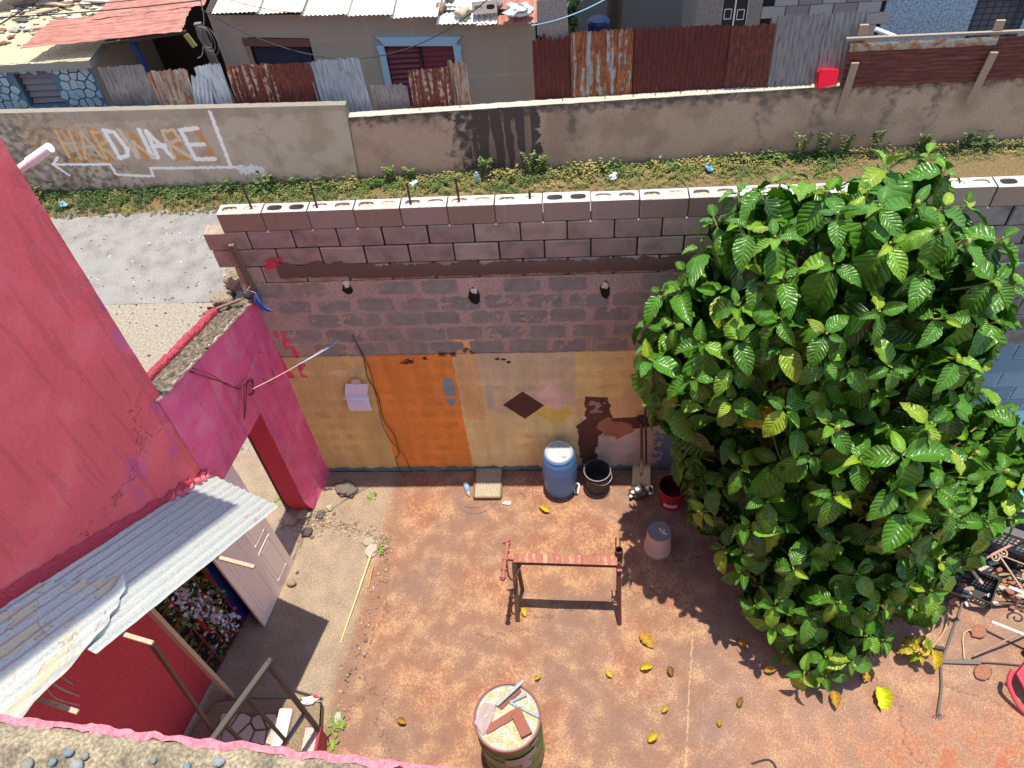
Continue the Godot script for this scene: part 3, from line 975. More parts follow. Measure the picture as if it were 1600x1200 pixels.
func gate_wall() -> void:
	var t := thing("gate_wall", "magenta pink yard gate wall with a broken rubble top and an open doorway", "wall")
	var nz := FastNoiseLite.new()
	nz.seed = 17; nz.frequency = 1.3
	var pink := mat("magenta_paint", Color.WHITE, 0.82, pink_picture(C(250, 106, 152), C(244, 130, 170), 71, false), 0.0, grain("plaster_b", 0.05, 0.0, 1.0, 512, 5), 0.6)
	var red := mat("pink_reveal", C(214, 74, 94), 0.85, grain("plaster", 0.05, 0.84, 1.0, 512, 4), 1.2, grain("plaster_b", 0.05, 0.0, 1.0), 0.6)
	var inner := func(z: float, y: float) -> Vector3: return Vector3(0.03 - 0.18 * z + 0.006 * nz.get_noise_2d(z * 2.0, y * 2.0) + (0.03 * exp(-y * 9.0)), y, z)
	var top := func(z: float) -> float: return 2.90 + 0.205 * z + 0.015 * nz.get_noise_2d(z * 6.0, 2.0)
	var fix := func(b: MB) -> void:
		for k in b.v.size():
			b.t[k] = Vector2(b.v[k].z / 4.0, 1.0 - b.v[k].y / 4.0)
	var b := MB.new()
	b.surf(12, 40, func(u: float, v: float) -> Vector3:
		var z := lerpf(-0.005, 0.60 + 0.01 * nz.get_noise_1d(v * 8.0) - (0.05 * exp(-pow(v * 12.0, 2.0))), u)
		return inner.call(z, v * (1.89 if u > 0.0 else 1.89)), Vector3(1, 0, 0))
	b.surf(24, 20, func(u: float, v: float) -> Vector3:
		var z := lerpf(-0.005, 1.56, u)
		return inner.call(z, lerpf(1.89, top.call(z), v)), Vector3(1, 0, 0))
	fix.call(b)
	add("painted_face", b.mesh(), pink, t)
	# reveal of the doorway: pier end and the underside of the lintel
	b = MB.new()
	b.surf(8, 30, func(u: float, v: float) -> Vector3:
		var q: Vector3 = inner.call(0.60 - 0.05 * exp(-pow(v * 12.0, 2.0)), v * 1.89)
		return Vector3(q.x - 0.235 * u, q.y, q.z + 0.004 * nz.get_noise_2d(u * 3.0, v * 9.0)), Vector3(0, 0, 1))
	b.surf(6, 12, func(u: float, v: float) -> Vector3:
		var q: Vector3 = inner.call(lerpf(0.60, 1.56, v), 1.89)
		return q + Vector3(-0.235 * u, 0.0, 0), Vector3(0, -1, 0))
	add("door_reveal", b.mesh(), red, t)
	b = MB.new()
	b.surf(10, 24, func(u: float, v: float) -> Vector3: return Vector3(-0.24 - 0.18 * lerpf(0.0, 0.58, u), v * 1.88, lerpf(-0.2, 0.60, u)), Vector3(-1, 0, 0))
	b.surf(10, 12, func(u: float, v: float) -> Vector3:
		var z := lerpf(-0.2, 1.56, u)
		return Vector3(-0.24 - 0.18 * z, lerpf(1.88, 2.88 + 0.2 * z, v), z), Vector3(-1, 0, 0))
	add("street_face", b.mesh(), mat("bare_render", C(150, 132, 112), 0.95, grain("apron", 0.05, 0.72, 1.0), 1.2, grain("soil_b", 0.06, 0.0, 1.0), 1.0), t)
	# rough core showing along the broken top
	b = MB.new()
	b.surf(20, 60, func(u: float, v: float) -> Vector3:
		var z := lerpf(-0.02, 1.58, v)
		var q: Vector3 = inner.call(z, 0.0)
		var edge := sin(PI * u)
		return Vector3(q.x - 0.005 - 0.25 * u, top.call(z) + 0.005 + edge * (0.02 + 0.055 * nz.get_noise_2d(u * 5.0, z * 9.0) + 0.025 * nz.get_noise_2d(u * 14.0, z * 24.0)), z), Vector3.UP,
		func(u: float, v: float) -> Color:
			var k := nz.get_noise_2d(u * 9.0 + 40.0, v * 30.0)
			return Color(0.42, 0.34, 0.24) if k > 0.05 else Color(0.17, 0.14, 0.11))
	add("rubble_core", b.mesh(), mat("rubble_core", Color.WHITE, 0.95, grain("soil", 0.03, 0.70, 1.0), 2.0, grain("soil_b", 0.06, 0.0, 1.0), 2.0, 0.0, true), t)
	# raised lip on the street side
	b = MB.new()
	b.surf(10, 30, func(u: float, v: float) -> Vector3:
		var z := lerpf(0.24, 1.58, v)
		var q: Vector3 = inner.call(z, 0.0)
		var a := PI * u
		return Vector3(q.x - 0.275 + 0.045 * cos(a), top.call(z) - 0.02 + 0.085 * pow(sin(a), 0.4) + 0.018 * nz.get_noise_2d(z * 9.0, u) + 0.008 * nz.get_noise_2d(z * 30.0, u * 5.0), z), Vector3(0.3, 1, 0))
	b.face([Vector3(-0.33, 2.9, 0.24), Vector3(-0.23, 2.9, 0.24), Vector3(-0.23, 3.02, 0.24), Vector3(-0.33, 3.02, 0.24)], Vector3(0, 0, -1))
	add("raised_lip", b.mesh(), stained(mat("pink_lip", C(222, 84, 102), 0.85, grain("rubble", 0.05, 0.66, 1.0, 512, 5), 1.6, grain("soil_b", 0.06, 0.0, 1.0), 1.5), 2.0, 0.62), t)
	# crumbling edge of plaster along the inner rim
	b = MB.new()
	b.surf(4, 90, func(u: float, v: float) -> Vector3:
		var z := lerpf(0.02, 1.57, v)
		var q: Vector3 = inner.call(z, top.call(z))
		var wide := 0.012 + 0.016 * maxf(0.0, nz.get_noise_1d(z * 14.0) + 0.5 * nz.get_noise_1d(z * 45.0))
		return q + Vector3(0.004 - wide * u, 0.004 + 0.012 * sin(PI * u) * (0.6 + nz.get_noise_2d(z * 30.0, u)), 0), Vector3.UP)
	add("plaster_edge", b.mesh(), mat("pale_plaster", C(222, 196, 178), 0.95, grain("plaster", 0.05, 0.84, 1.0), 2.0), t)
	# the stump of broken concrete at the corner with the block wall
	b = MB.new()
	for q in [[Vector3(-0.17, 2.92, -0.20), Vector3(0.15, 0.17, 0.14), 5], [Vector3(-0.28, 2.86, 0.02), Vector3(0.12, 0.11, 0.12), 6], [Vector3(-0.10, 2.85, -0.03), Vector3(0.10, 0.10, 0.11), 7], [Vector3(-0.34, 2.80, -0.14), Vector3(0.09, 0.08, 0.10), 8]]:
		b.blob(turned(q[0], q[2]), q[1], q[2], 0.55, 18, 13)
	add("broken_concrete", b.mesh(), mat("broken_concrete", C(230, 212, 182), 0.95, grain("rubble", 0.05, 0.66, 1.0, 512, 5), 2.2, grain("soil_b", 0.06, 0.0, 1.0), 4.0), t)
	b = MB.new()
	b.bar(Vector3(-0.36, 2.99, 0.30), Vector3(-0.02, 3.03, 0.16), 0.03, 0.02)
	b.bar(Vector3(-0.34, 3.06, 0.92), Vector3(-0.10, 3.10, 0.84), 0.03, 0.02)
	add("embedded_rod", b.mesh(), mat("dark_timber", C(96, 76, 62), 0.9), t)
	# bundle of bell wire hanging on the face, and the cord to a nail in the block wall
	var wire := thing("wire_bundle", "tangled loop of brown wire hanging on the magenta gate wall", "wire", Vector3(-0.11, 2.3, 0.78))
	b = MB.new()
	for k in 4:
		var o := rng.randf_range(-0.03, 0.03)
		b.tube(smooth_path([Vector3(-0.06, 0.80, 0.34 + o), Vector3(0.03, 0.62, 0.26 + o), Vector3(0.04, 0.34 + o, 0.10), Vector3(0.05, 0.16, -0.02 + o), Vector3(0.06, 0.10 + o, -0.14)], 6), 0.004, 5)
	for k in 3:
		var o := k * 0.02
		b.tube(smooth_path([Vector3(0.06, 0.16, -0.10), Vector3(0.07, 0.02 + o, 0.03), Vector3(0.06, -0.06 - o, 0.12 + o), Vector3(0.07, -0.02, 0.02), Vector3(0.08, 0.14 - o, -0.10), Vector3(0.08, 0.04, -0.20 - o), Vector3(0.08, -0.08 + o, -0.16), Vector3(0.07, 0.0, -0.06)], 6), 0.0045, 5)
	b.tube(smooth_path([Vector3(0.08, 0.06, -0.14), Vector3(0.10, -0.10, -0.24), Vector3(0.11, -0.06, -0.34), Vector3(0.12, -0.24, -0.42), Vector3(0.12, -0.32, -0.54), Vector3(0.13, -0.16, -0.56)], 6), 0.004, 5)
	b.tube(smooth_path([Vector3(0.08, 0.12, -0.18), Vector3(0.10, 0.14, -0.32), Vector3(0.12, 0.18, -0.44), Vector3(0.13, 0.12, -0.52)], 6), 0.004, 5)
	add("loops", b.mesh(), mat("brown_wire", C(112, 48, 58), 0.6), wire)
	var cord := thing("tie_cord", "pale cord with a blue sleeve stretched from the pink gate wall to a wall nail", "cord")
	b = MB.new()
	b.tube(sag(Vector3(-0.03, 2.28, 0.62), Vector3(0.62, 2.28, 0.05), 0.02), 0.004, 6)
	add("cord", b.mesh(), mat("pale_cord", C(222, 176, 172), 0.8), cord)
	b = MB.new()
	b.tube(sag(Vector3(0.34, 2.262, 0.295), Vector3(0.70, 2.31, 0.04), 0.01), 0.0065, 6)
	add("sleeve", b.mesh(), mat("sky_blue_plastic", C(120, 170, 214), 0.5), cord)


func pink_house() -> void:
	var t := thing("pink_house", "tall coral pink house wall with purple patches rising at the left of the yard", "house")
	var nz := FastNoiseLite.new()
	nz.seed = 23; nz.frequency = 1.1
	var paint := mat("coral_paint", Color.WHITE, 0.85, pink_picture(C(250, 112, 120), C(216, 104, 160), 81, true), 0.0, grain("plaster_b", 0.05, 0.0, 1.0), 0.25)
	var plain := mat("coral_plain", C(222, 88, 104), 0.85, grain("plaster", 0.05, 0.84, 1.0), 1.0, grain("plaster_b", 0.05, 0.0, 1.0), 0.5)
	var b := MB.new()
	b.surf(40, 60, func(u: float, v: float) -> Vector3:
		var s := 3.5 * u
		return pl(s, 0.006 * nz.get_noise_2d(s * 3.0, v * 8.0) + (0.012 * nz.get_noise_1d(v * 22.0) if u < 0.001 else 0.0), lerpf(2.05 + 0.564 * s, 7.4, v)), Vector3(1, 0, 0.3))
	for k in b.v.size():
		b.t[k] = Vector2(fposmod((Vector2(b.v[k].x, b.v[k].z) - C0).dot(D2) / 4.0, 1.0001), 1.0 - (b.v[k].y - 2.1) / 4.0)
	add("upper_wall", b.mesh(), paint, t)
	# the other sides and the roof
	var back := pl(0, 0, 0)
	var q1 := pl(3.5, 0, 0)
	var far := pl(0, -5.0, 0)
	var far1 := pl(3.5, -5.0, 0)
	var up := Vector3(0, 7.4, 0)
	b = MB.new()
	b.quad(back, far, far + up, back + up, Vector3(0, 0, -1))
	b.quad(far, far1, far1 + up, far + up, Vector3(-1, 0, 0))
	b.quad(back + up, q1 + up, far1 + up, far + up, Vector3.UP)
	add("side_wall", b.mesh(), plain, t)
	b = MB.new()
	b.plate(Transform3D(Basis(Vector3(1, 0, 0), Vector3(0, 0, 1), Vector3(0, 1, 0)), Vector3(0, 7.48, 0)), PackedVector2Array([Vector2(pl(-0.06, -5.2, 0).x, pl(-0.06, -5.2, 0).z), Vector2(pl(-0.06, 0.52, 0).x, pl(-0.06, 0.52, 0).z), Vector2(pl(3.7, 0.52, 0).x, pl(3.7, 0.52, 0).z), Vector2(pl(3.7, -5.2, 0).x, pl(3.7, -5.2, 0).z)]), 0.16, 0.0)
	add("roof_slab", b.mesh(), plain, t)
	# a thicker, cracked skirt of plaster where the tin meets the wall
	b = MB.new()
	b.surf(70, 6, func(u: float, v: float) -> Vector3:
		var s := 2.6 * u
		var low := 2.12 + 0.564 * s + 0.015 * nz.get_noise_1d(s * 20.0)
		var hi := low + 0.10 + 0.05 * nz.get_noise_1d(s * 6.0) + 0.03 * nz.get_noise_1d(s * 19.0) + 0.07 * clampf(s - 0.6, 0.0, 1.0)
		return pl(s, 0.004 + 0.030 * pow(sin(PI * clampf(0.12 + v * 0.85, 0.0, 1.0)), 0.5) + 0.006 * nz.get_noise_2d(s * 14.0, v * 4.0), lerpf(low, hi, v)), Vector3(1, 0.3, 0.3))
	add("plaster_skirt", b.mesh(), mat("skirt_paint", C(212, 74, 92), 0.85, grain("plaster", 0.05, 0.84, 1.0), 1.6, grain("soil_b", 0.06, 0.0, 1.0), 1.2), t)
	b = MB.new()
	for k in 7:
		b.blob(turned(pl(0.03 + k * 0.07, 0.02, 2.17 + 0.564 * k * 0.07), k), Vector3(0.03, rng.randf_range(0.02, 0.045), 0.05), 300 + k, 0.5)
	add("painted_mortar", b.mesh(), mat("bright_pink", C(242, 120, 138), 0.8, grain("plaster", 0.05, 0.84, 1.0), 2.0), t)
	# ground floor below the tin
	b = MB.new()
	b.surf(20, 16, func(u: float, v: float) -> Vector3:
		var s := lerpf(1.13, 3.5, u)
		return pl(s, -0.12 + 0.004 * nz.get_noise_2d(s * 3.0, v * 4.0), lerpf(0.04, 2.08 + 0.564 * s, v)), Vector3(1, 0, 0.3))
	add("lower_wall", b.mesh(), mat("shaded_coral_paint", C(224, 80, 92), 0.8, grain("plaster", 0.05, 0.84, 1.0), 1.0, grain("plaster_b", 0.05, 0.0, 1.0), 0.4), t)  # same coral paint as above, darkened for the shade under the tin
	b = MB.new()
	b.quad(pl(-0.05, -0.12, 0), pl(0.30, -0.12, 0), pl(0.30, -0.12, 2.28), pl(-0.05, -0.12, 2.1), Vector3(1, 0, 0.3))
	add("brown_jamb", b.mesh(), mat("brown_jamb", C(104, 54, 40), 0.7), t)
	b = MB.new()
	b.quad(pl(0.30, -0.14, 0), pl(0.52, -0.14, 0), pl(0.52, -0.14, 2.36), pl(0.30, -0.14, 2.25), Vector3(1, 0, 0.3))
	add("blue_panel", b.mesh(), mat("blue_panel", C(30, 52, 140), 0.6), t)
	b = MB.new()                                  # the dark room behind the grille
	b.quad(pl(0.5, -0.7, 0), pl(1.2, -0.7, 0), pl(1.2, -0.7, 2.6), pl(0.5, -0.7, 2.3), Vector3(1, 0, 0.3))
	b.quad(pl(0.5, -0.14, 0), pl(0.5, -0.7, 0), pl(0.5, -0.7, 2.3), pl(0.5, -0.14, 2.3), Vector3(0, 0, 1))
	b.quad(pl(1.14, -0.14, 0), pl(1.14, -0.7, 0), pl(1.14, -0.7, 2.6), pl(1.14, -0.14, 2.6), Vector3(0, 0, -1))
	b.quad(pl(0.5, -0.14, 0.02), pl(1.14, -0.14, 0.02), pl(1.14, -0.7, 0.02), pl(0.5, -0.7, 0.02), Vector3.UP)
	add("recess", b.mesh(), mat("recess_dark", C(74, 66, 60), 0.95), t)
	var g := Node3D.new()
	g.name = "window_grille"
	t.add_child(g)
	var iron := mat("red_iron", C(142, 34, 40), 0.55)
	for k in 5:
		b = MB.new()
		b.bar(pl(0.54 + k * 0.145, -0.10, 0.08), pl(0.54 + k * 0.145, -0.10, 2.2), 0.014, 0.014)
		add("upright_bar", b.mesh(), iron, g)
	for k in 8:
		b = MB.new()
		b.bar(pl(0.53, -0.09, 0.10 + k * 0.27), pl(1.13, -0.09, 0.10 + k * 0.27), 0.012, 0.012)
		add("cross_bar", b.mesh(), iron, g)
	for k in 3:
		b = MB.new()
		var s := 0.56 + k * 0.17
		b.bar(pl(s, -0.08, 0.95 - k * 0.16), pl(s - 0.01, -0.07, 1.30 - k * 0.16), 0.05, 0.014, Vector3(0.3, 0, 1))
		add("flat_bar", b.mesh(), iron, g)
	# plastic flowers wound into the grille
	var garland := thing("flower_garland", "white artificial flowers and leaves wound through the red window grille", "flowers")
	var fb := MB.new()
	for k in 5:
		var a := TAU * k / 5.0
		var d := Vector3(cos(a), 0.25, sin(a))
		var sd := Vector3(-sin(a), 0, cos(a)) * 0.55
		fb.face([Vector3.ZERO, d * 0.5 + sd * 0.6, d, d * 0.5 - sd * 0.6], Vector3.UP)
	var xf := []
	var cl := []
	for k in 300:
		var u := rng.randf()
		var s := lerpf(0.92, 0.66, u) + rng.randfn(0.0, 0.075)
		var hh := lerpf(1.55, 0.28, u) + rng.randfn(0.0, 0.06)
		if s < 0.54 or s > 1.12:
			continue
		xf.append(Transform3D(Basis.from_euler(Vector3(rng.randf_range(0.4, 1.6), rng.randf() * TAU, 0)).scaled(Vector3.ONE * rng.randf_range(0.016, 0.028)), pl(s, -0.05 + rng.randf_range(-0.03, 0.03), hh)))
		cl.append(Color(0.62, 0.66, 0.72) if rng.randf() < 0.86 else Color(0.62, 0.25, 0.32))
	stuff("blossoms", fb.mesh(), mat("petals", Color.WHITE, 0.7, null, 0.0, null, 0.0, 0.0, true), xf, cl, garland)
	var lb := MB.new()
	lb.face([Vector3.ZERO, Vector3(0.3, 0.1, 0.5), Vector3(0, 0, 1.0), Vector3(-0.3, 0.1, 0.5)], Vector3.UP)
	xf = []
	cl = []
	for k in 620:
		var s := rng.randf_range(0.55, 1.12)
		var hh := rng.randf_range(0.15, 1.9)
		if rng.randf() > 0.45 + 0.5 * exp(-pow((hh - 1.2) / 0.5, 2.0)):
			continue
		xf.append(Transform3D(Basis.from_euler(Vector3(rng.randf_range(-0.5, 1.6), rng.randf() * TAU, rng.randf())).scaled(Vector3.ONE * rng.randf_range(0.04, 0.085)), pl(s, -0.07 + rng.randf_range(-0.09, 0.03), hh)))
		cl.append(Color(0.05, 0.11, 0.03).lerp(Color(0.24, 0.26, 0.03), pow(rng.randf(), 2.5)))
	stuff("leaves", lb.mesh(), mat("plastic_leaf", Color.WHITE, 0.5, null, 0.0, null, 0.0, 0.0, true), xf, cl, garland)
	b = MB.new()
	b.bar(pl(1.24, 0.14, 0.0), pl(1.26, 0.14, 2.55), 0.055, 0.045)
	tag(add("veranda_post", b.mesh(), mat("pale_trim", C(214, 190, 158), 0.8, grain("plaster", 0.05, 0.84, 1.0), 2.0)), "beige upright post between the shaded pink wall and the flower grille", "post")
	# white pipe sticking out high on the corner
	var pipe := thing("drain_pipe", "white plastic pipe sticking out of the pink house's corner above the street", "pipe", Vector3(-0.45, 5.20, 1.36))
	b = MB.new()
	b.tube([Vector3(-0.02, 0.0, 0.02), Vector3(0.16, 0.085, 0.0), Vector3(0.34, 0.17, -0.02)], 0.026, 16)
	add("tube", b.mesh(), mat("pvc", C(236, 240, 244), 0.35), pipe)
	b = MB.new()
	b.tube([Vector3(0.17, 0.092, -0.002), Vector3(0.345, 0.1745, -0.021)], 0.0315, 16)
	add("socket", b.mesh(), mat("pvc", C(236, 240, 244), 0.35), pipe)
	# the roof ledge under the photographer
	b = MB.new()
	var edge := func(x: float) -> float: return 5.053 + 0.083 * maxf(x - 2.0, 0.0) - 0.035 * maxf(2.0 - x, 0.0) + 0.008 * nz.get_noise_1d(x * 14.0)
	b.surf(260, 60, func(u: float, v: float) -> Vector3:
		var x := lerpf(-1.2, 5.2, u)
		var back_off := 0.9 * pow(1.0 - v, 1.5)
		var rim := exp(-back_off / 0.008)
		return Vector3(x, 6.35 + 0.004 * nz.get_noise_2d(x * 22.0, back_off * 22.0) - 0.014 * rim, edge.call(x) + back_off), Vector3.UP)
	var conc := stained(mat("roof_screed", C(206, 186, 152), 0.95, grain("screed_rough", 0.05, 0.60, 1.0, 512, 5), 3.2, grain("soil_b", 0.06, 0.0, 1.0), 0.7), 1.6, 0.55)
	var ledge := thing("roof_ledge", "rough concrete roof ledge with a flaking pink painted rim in the foreground", "ledge")
	add("screed", b.mesh(), conc, ledge)
	b = MB.new()
	b.surf(640, 10, func(u: float, v: float) -> Vector3:
		var x := lerpf(-1.2, 5.2, u)
		var a := v * 1.9
		var wide := 0.006 + 0.007 * nz.get_noise_1d(x * 11.0) + 0.003 * nz.get_noise_1d(x * 60.0)
		return Vector3(x, 6.344 - 0.02 * (1.0 - cos(clampf(a - 0.9, 0.0, 1.0) * 1.57)) - 0.08 * clampf(a - 1.3, 0.0, 1.0) + 0.004 * nz.get_noise_2d(x * 60.0, v * 3.0), edge.call(x) + wide * (1.0 - clampf(a, 0.0, 1.0)) * 1.6 - 0.004 - 0.006 * sin(clampf(a, 0.0, 1.57))), Vector3(0, 1, -0.6))
	add("painted_rim", b.mesh(), mat("rim_paint", C(234, 140, 152), 0.85, grain("rubble", 0.05, 0.66, 1.0, 512, 5), 2.5, grain("soil_b", 0.06, 0.0, 1.0), 0.5), ledge)
	b = MB.new()
	b.box(Transform3D(Basis(), Vector3(2.0, 6.17, 7.32)), Vector3(6.4, 0.26, 3.96))
	b.box(Transform3D(Basis(), Vector3(2.0, 3.01, 7.4)), Vector3(6.3, 6.02, 3.5))
	add("building_below", b.mesh(), plain, ledge)
	var pebs := [Vector3(2.175, 5.113, 0.010), Vector3(2.105, 5.136, 0.014), Vector3(2.2, 5.134, 0.013), Vector3(2.152, 5.13, 0.008), Vector3(2.341, 5.122, 0.0065), Vector3(2.463, 5.122, 0.011), Vector3(2.407, 5.133, 0.009), Vector3(2.208, 5.118, 0.008)]
	var about := ["blue grey pebble second from the left on the roof ledge", "square teal stone chip at the left end of the roof ledge", "pale blue stone chip with white facets on the roof ledge", "small olive pebble right of the square teal chip on the ledge", "smallest round pebble in the middle of the roof ledge", "smooth grey pebble nearest the right on the roof ledge", "brownish pebble cut by the picture's bottom edge on the ledge", "dark pebble just above the pale blue chip on the ledge"]
	for k in pebs.size():
		b = MB.new()
		b.blob(turned(Vector3.ZERO, k * 1.3), Vector3(pebs[k].z, pebs[k].z * 0.6, pebs[k].z * 0.8), 400 + k, 0.22, 14, 10)
		var o := add("pebble", b.mesh(), mat("pebble_%d" % (k % 3), [C(112, 128, 130), C(130, 128, 118), C(140, 142, 142)][k % 3], 0.8, grain("plaster", 0.05, 0.84, 1.0), 9.0))
		o.position = Vector3(pebs[k].x, 6.356, pebs[k].y)
		tag(o, about[k], "pebble", "pebbles on the roof ledge")


# ---------------------------------------------------------------- the corrugated canopy over the stair door
func zinc_picture(sd: int, muddy: bool) -> Texture2D:
	var w := 384
	var h := 384
	var p := Pic.new(w, h)
	var big := noise_bytes(w, h, 0.012, sd, 4)
	var mid := noise_bytes(w, h, 0.16, sd + 1, 3)
	var fine := noise_bytes(w, h, 0.3, sd + 2, 2)
	var run := noise_bytes(w, h, 0.09, sd + 3, 3, 1.0, 12.0)
	for y in h:
		for x in w:
			var k := y * w + x
			var c := Color8(196, 202, 198).lerp(Color8(164, 176, 178), clampf((mid[k] / 255.0 - 0.45) * 3.0, 0.0, 1.0) * 0.7)
			c = c.lerp(Color8(214, 210, 196), clampf((run[k] / 255.0 - 0.55) * 3.0, 0.0, 0.5))
			if muddy and big[k] > 150 and mid[k] > 96:
				c = Color8(206, 196, 162) if big[k] > 158 else Color8(158, 152, 138)
			var dd := 0.86 + 0.2 * fine[k] / 255.0
			var o := k * 3
			p.d[o] = clampi(int(c.r8 * dd), 0, 255); p.d[o + 1] = clampi(int(c.g8 * dd), 0, 255); p.d[o + 2] = clampi(int(c.b8 * dd), 0, 255)
	var r := RandomNumberGenerator.new()
	r.seed = sd
	var pl8 := PackedByteArray()
	for k in 26:
		var q := Vector2(r.randf() * w, r.randf() * h)
		p.stroke([q, q + Vector2(r.randf_range(-4, 4), r.randf_range(-6, 6))], r.randf_range(1.0, 5.0), Color8(222, 112, 126), 0.75, pl8, 0, 3.0, k)
	return p.tex()


func canopy() -> void:
	var t := thing("tin_canopy", "pale corrugated zinc canopy sloping along the pink house above the grille and white door", "canopy")
	var nz := FastNoiseLite.new()
	nz.seed = 31; nz.frequency = 1.0
	var wave := func(o: float) -> float: return 0.0135 * sin(TAU * o / 0.076)
	var b := MB.new()
	b.surf(110, 30, func(u: float, v: float) -> Vector3:
		var o := 0.004 + 0.766 * u
		var s := lerpf(0.0 + 0.15 * o + 0.006 * nz.get_noise_1d(o * 30.0), 1.95, v)
		return tin(s, o, wave.call(o) + 0.006 * nz.get_noise_2d(s * 3.0, o * 3.0) + 0.006 * clampf((o - 0.7) * 14.0, 0.0, 1.0) * nz.get_noise_1d(s * 12.0)), Vector3.UP)
	var za := mat("zinc_clean", Color.WHITE, 0.5, zinc_picture(91, false), 0.0, null, 0.0, 0.25)
	var zb := mat("zinc_muddy", Color.WHITE, 0.55, zinc_picture(95, true), 0.0, null, 0.0, 0.15)
	add("lower_sheet", b.mesh(), za, t)
	b = MB.new()
	var start := [Vector2(0.02, 1.62), Vector2(0.13, 1.56), Vector2(0.30, 1.44), Vector2(0.453, 1.323), Vector2(0.536, 1.485), Vector2(0.648, 1.73), Vector2(0.70, 1.92), Vector2(0.722, 2.05), Vector2(0.80, 2.46)]
	var s0 := func(o: float) -> float:
		for k in start.size() - 1:
			if o <= start[k + 1].x:
				return lerpf(start[k].y, start[k + 1].y, (o - start[k].x) / (start[k + 1].x - start[k].x))
		return 2.46
	b.surf(130, 40, func(u: float, v: float) -> Vector3:
		var o := 0.02 + 0.78 * u
		var s := lerpf(s0.call(o) + 0.02 * nz.get_noise_1d(o * 26.0), 3.5, pow(v, 1.4))
		var curl := 0.10 * exp(-pow((s - 1.33) / 0.10, 2.0) - pow((o - 0.47) / 0.06, 2.0))
		return tin(s, o, 0.032 + wave.call(o + 0.01) + curl + 0.012 * nz.get_noise_2d(s * 3.0 + 8.0, o * 5.0)), Vector3.UP)
	add("upper_sheet", b.mesh(), zb, t)
	var wood := mat("raw_lath", C(214, 186, 158), 0.8, grain("wood", 0.05, 0.72, 1.0, 256, 4), 3.0)
	for q in [[0.875, -0.02, 1.08, 2.45], [1.76, -0.02, 0.99, 2.95], [2.29, -0.02, 0.82, 3.0]]:
		b = MB.new()
		var drop: float = q[3]
		b.bar(pl(q[0], q[1], drop + 0.02), pl(q[0] - 0.005, q[2], drop), 0.032, 0.022)
		add("rafter", b.mesh(), wood, t)
	b = MB.new()
	b.bar(pl(1.755, 0.97, 2.93), pl(1.62, 0.18, 0.0), 0.035, 0.03, Vector3(0, 0, 1))
	add("leaning_brace", b.mesh(), mat("brown_lath", C(128, 98, 74), 0.8, grain("wood", 0.05, 0.72, 1.0), 3.0), t)
	b = MB.new()
	for k in 5:
		var q := pl(2.12 + 0.05 * (k / 2), 0.50 + 0.02 * k, 3.02)
		b.tube(smooth_path([q + Vector3(0, 0.08, 0), q + Vector3(0.03, -0.02, 0.01 * k), q + Vector3(0.05 + 0.01 * k, -0.12 - 0.02 * k, 0.02)], 4), 0.0028, 5)
	add("green_twine", b.mesh(), mat("green_twine", C(120, 196, 176), 0.7), t)


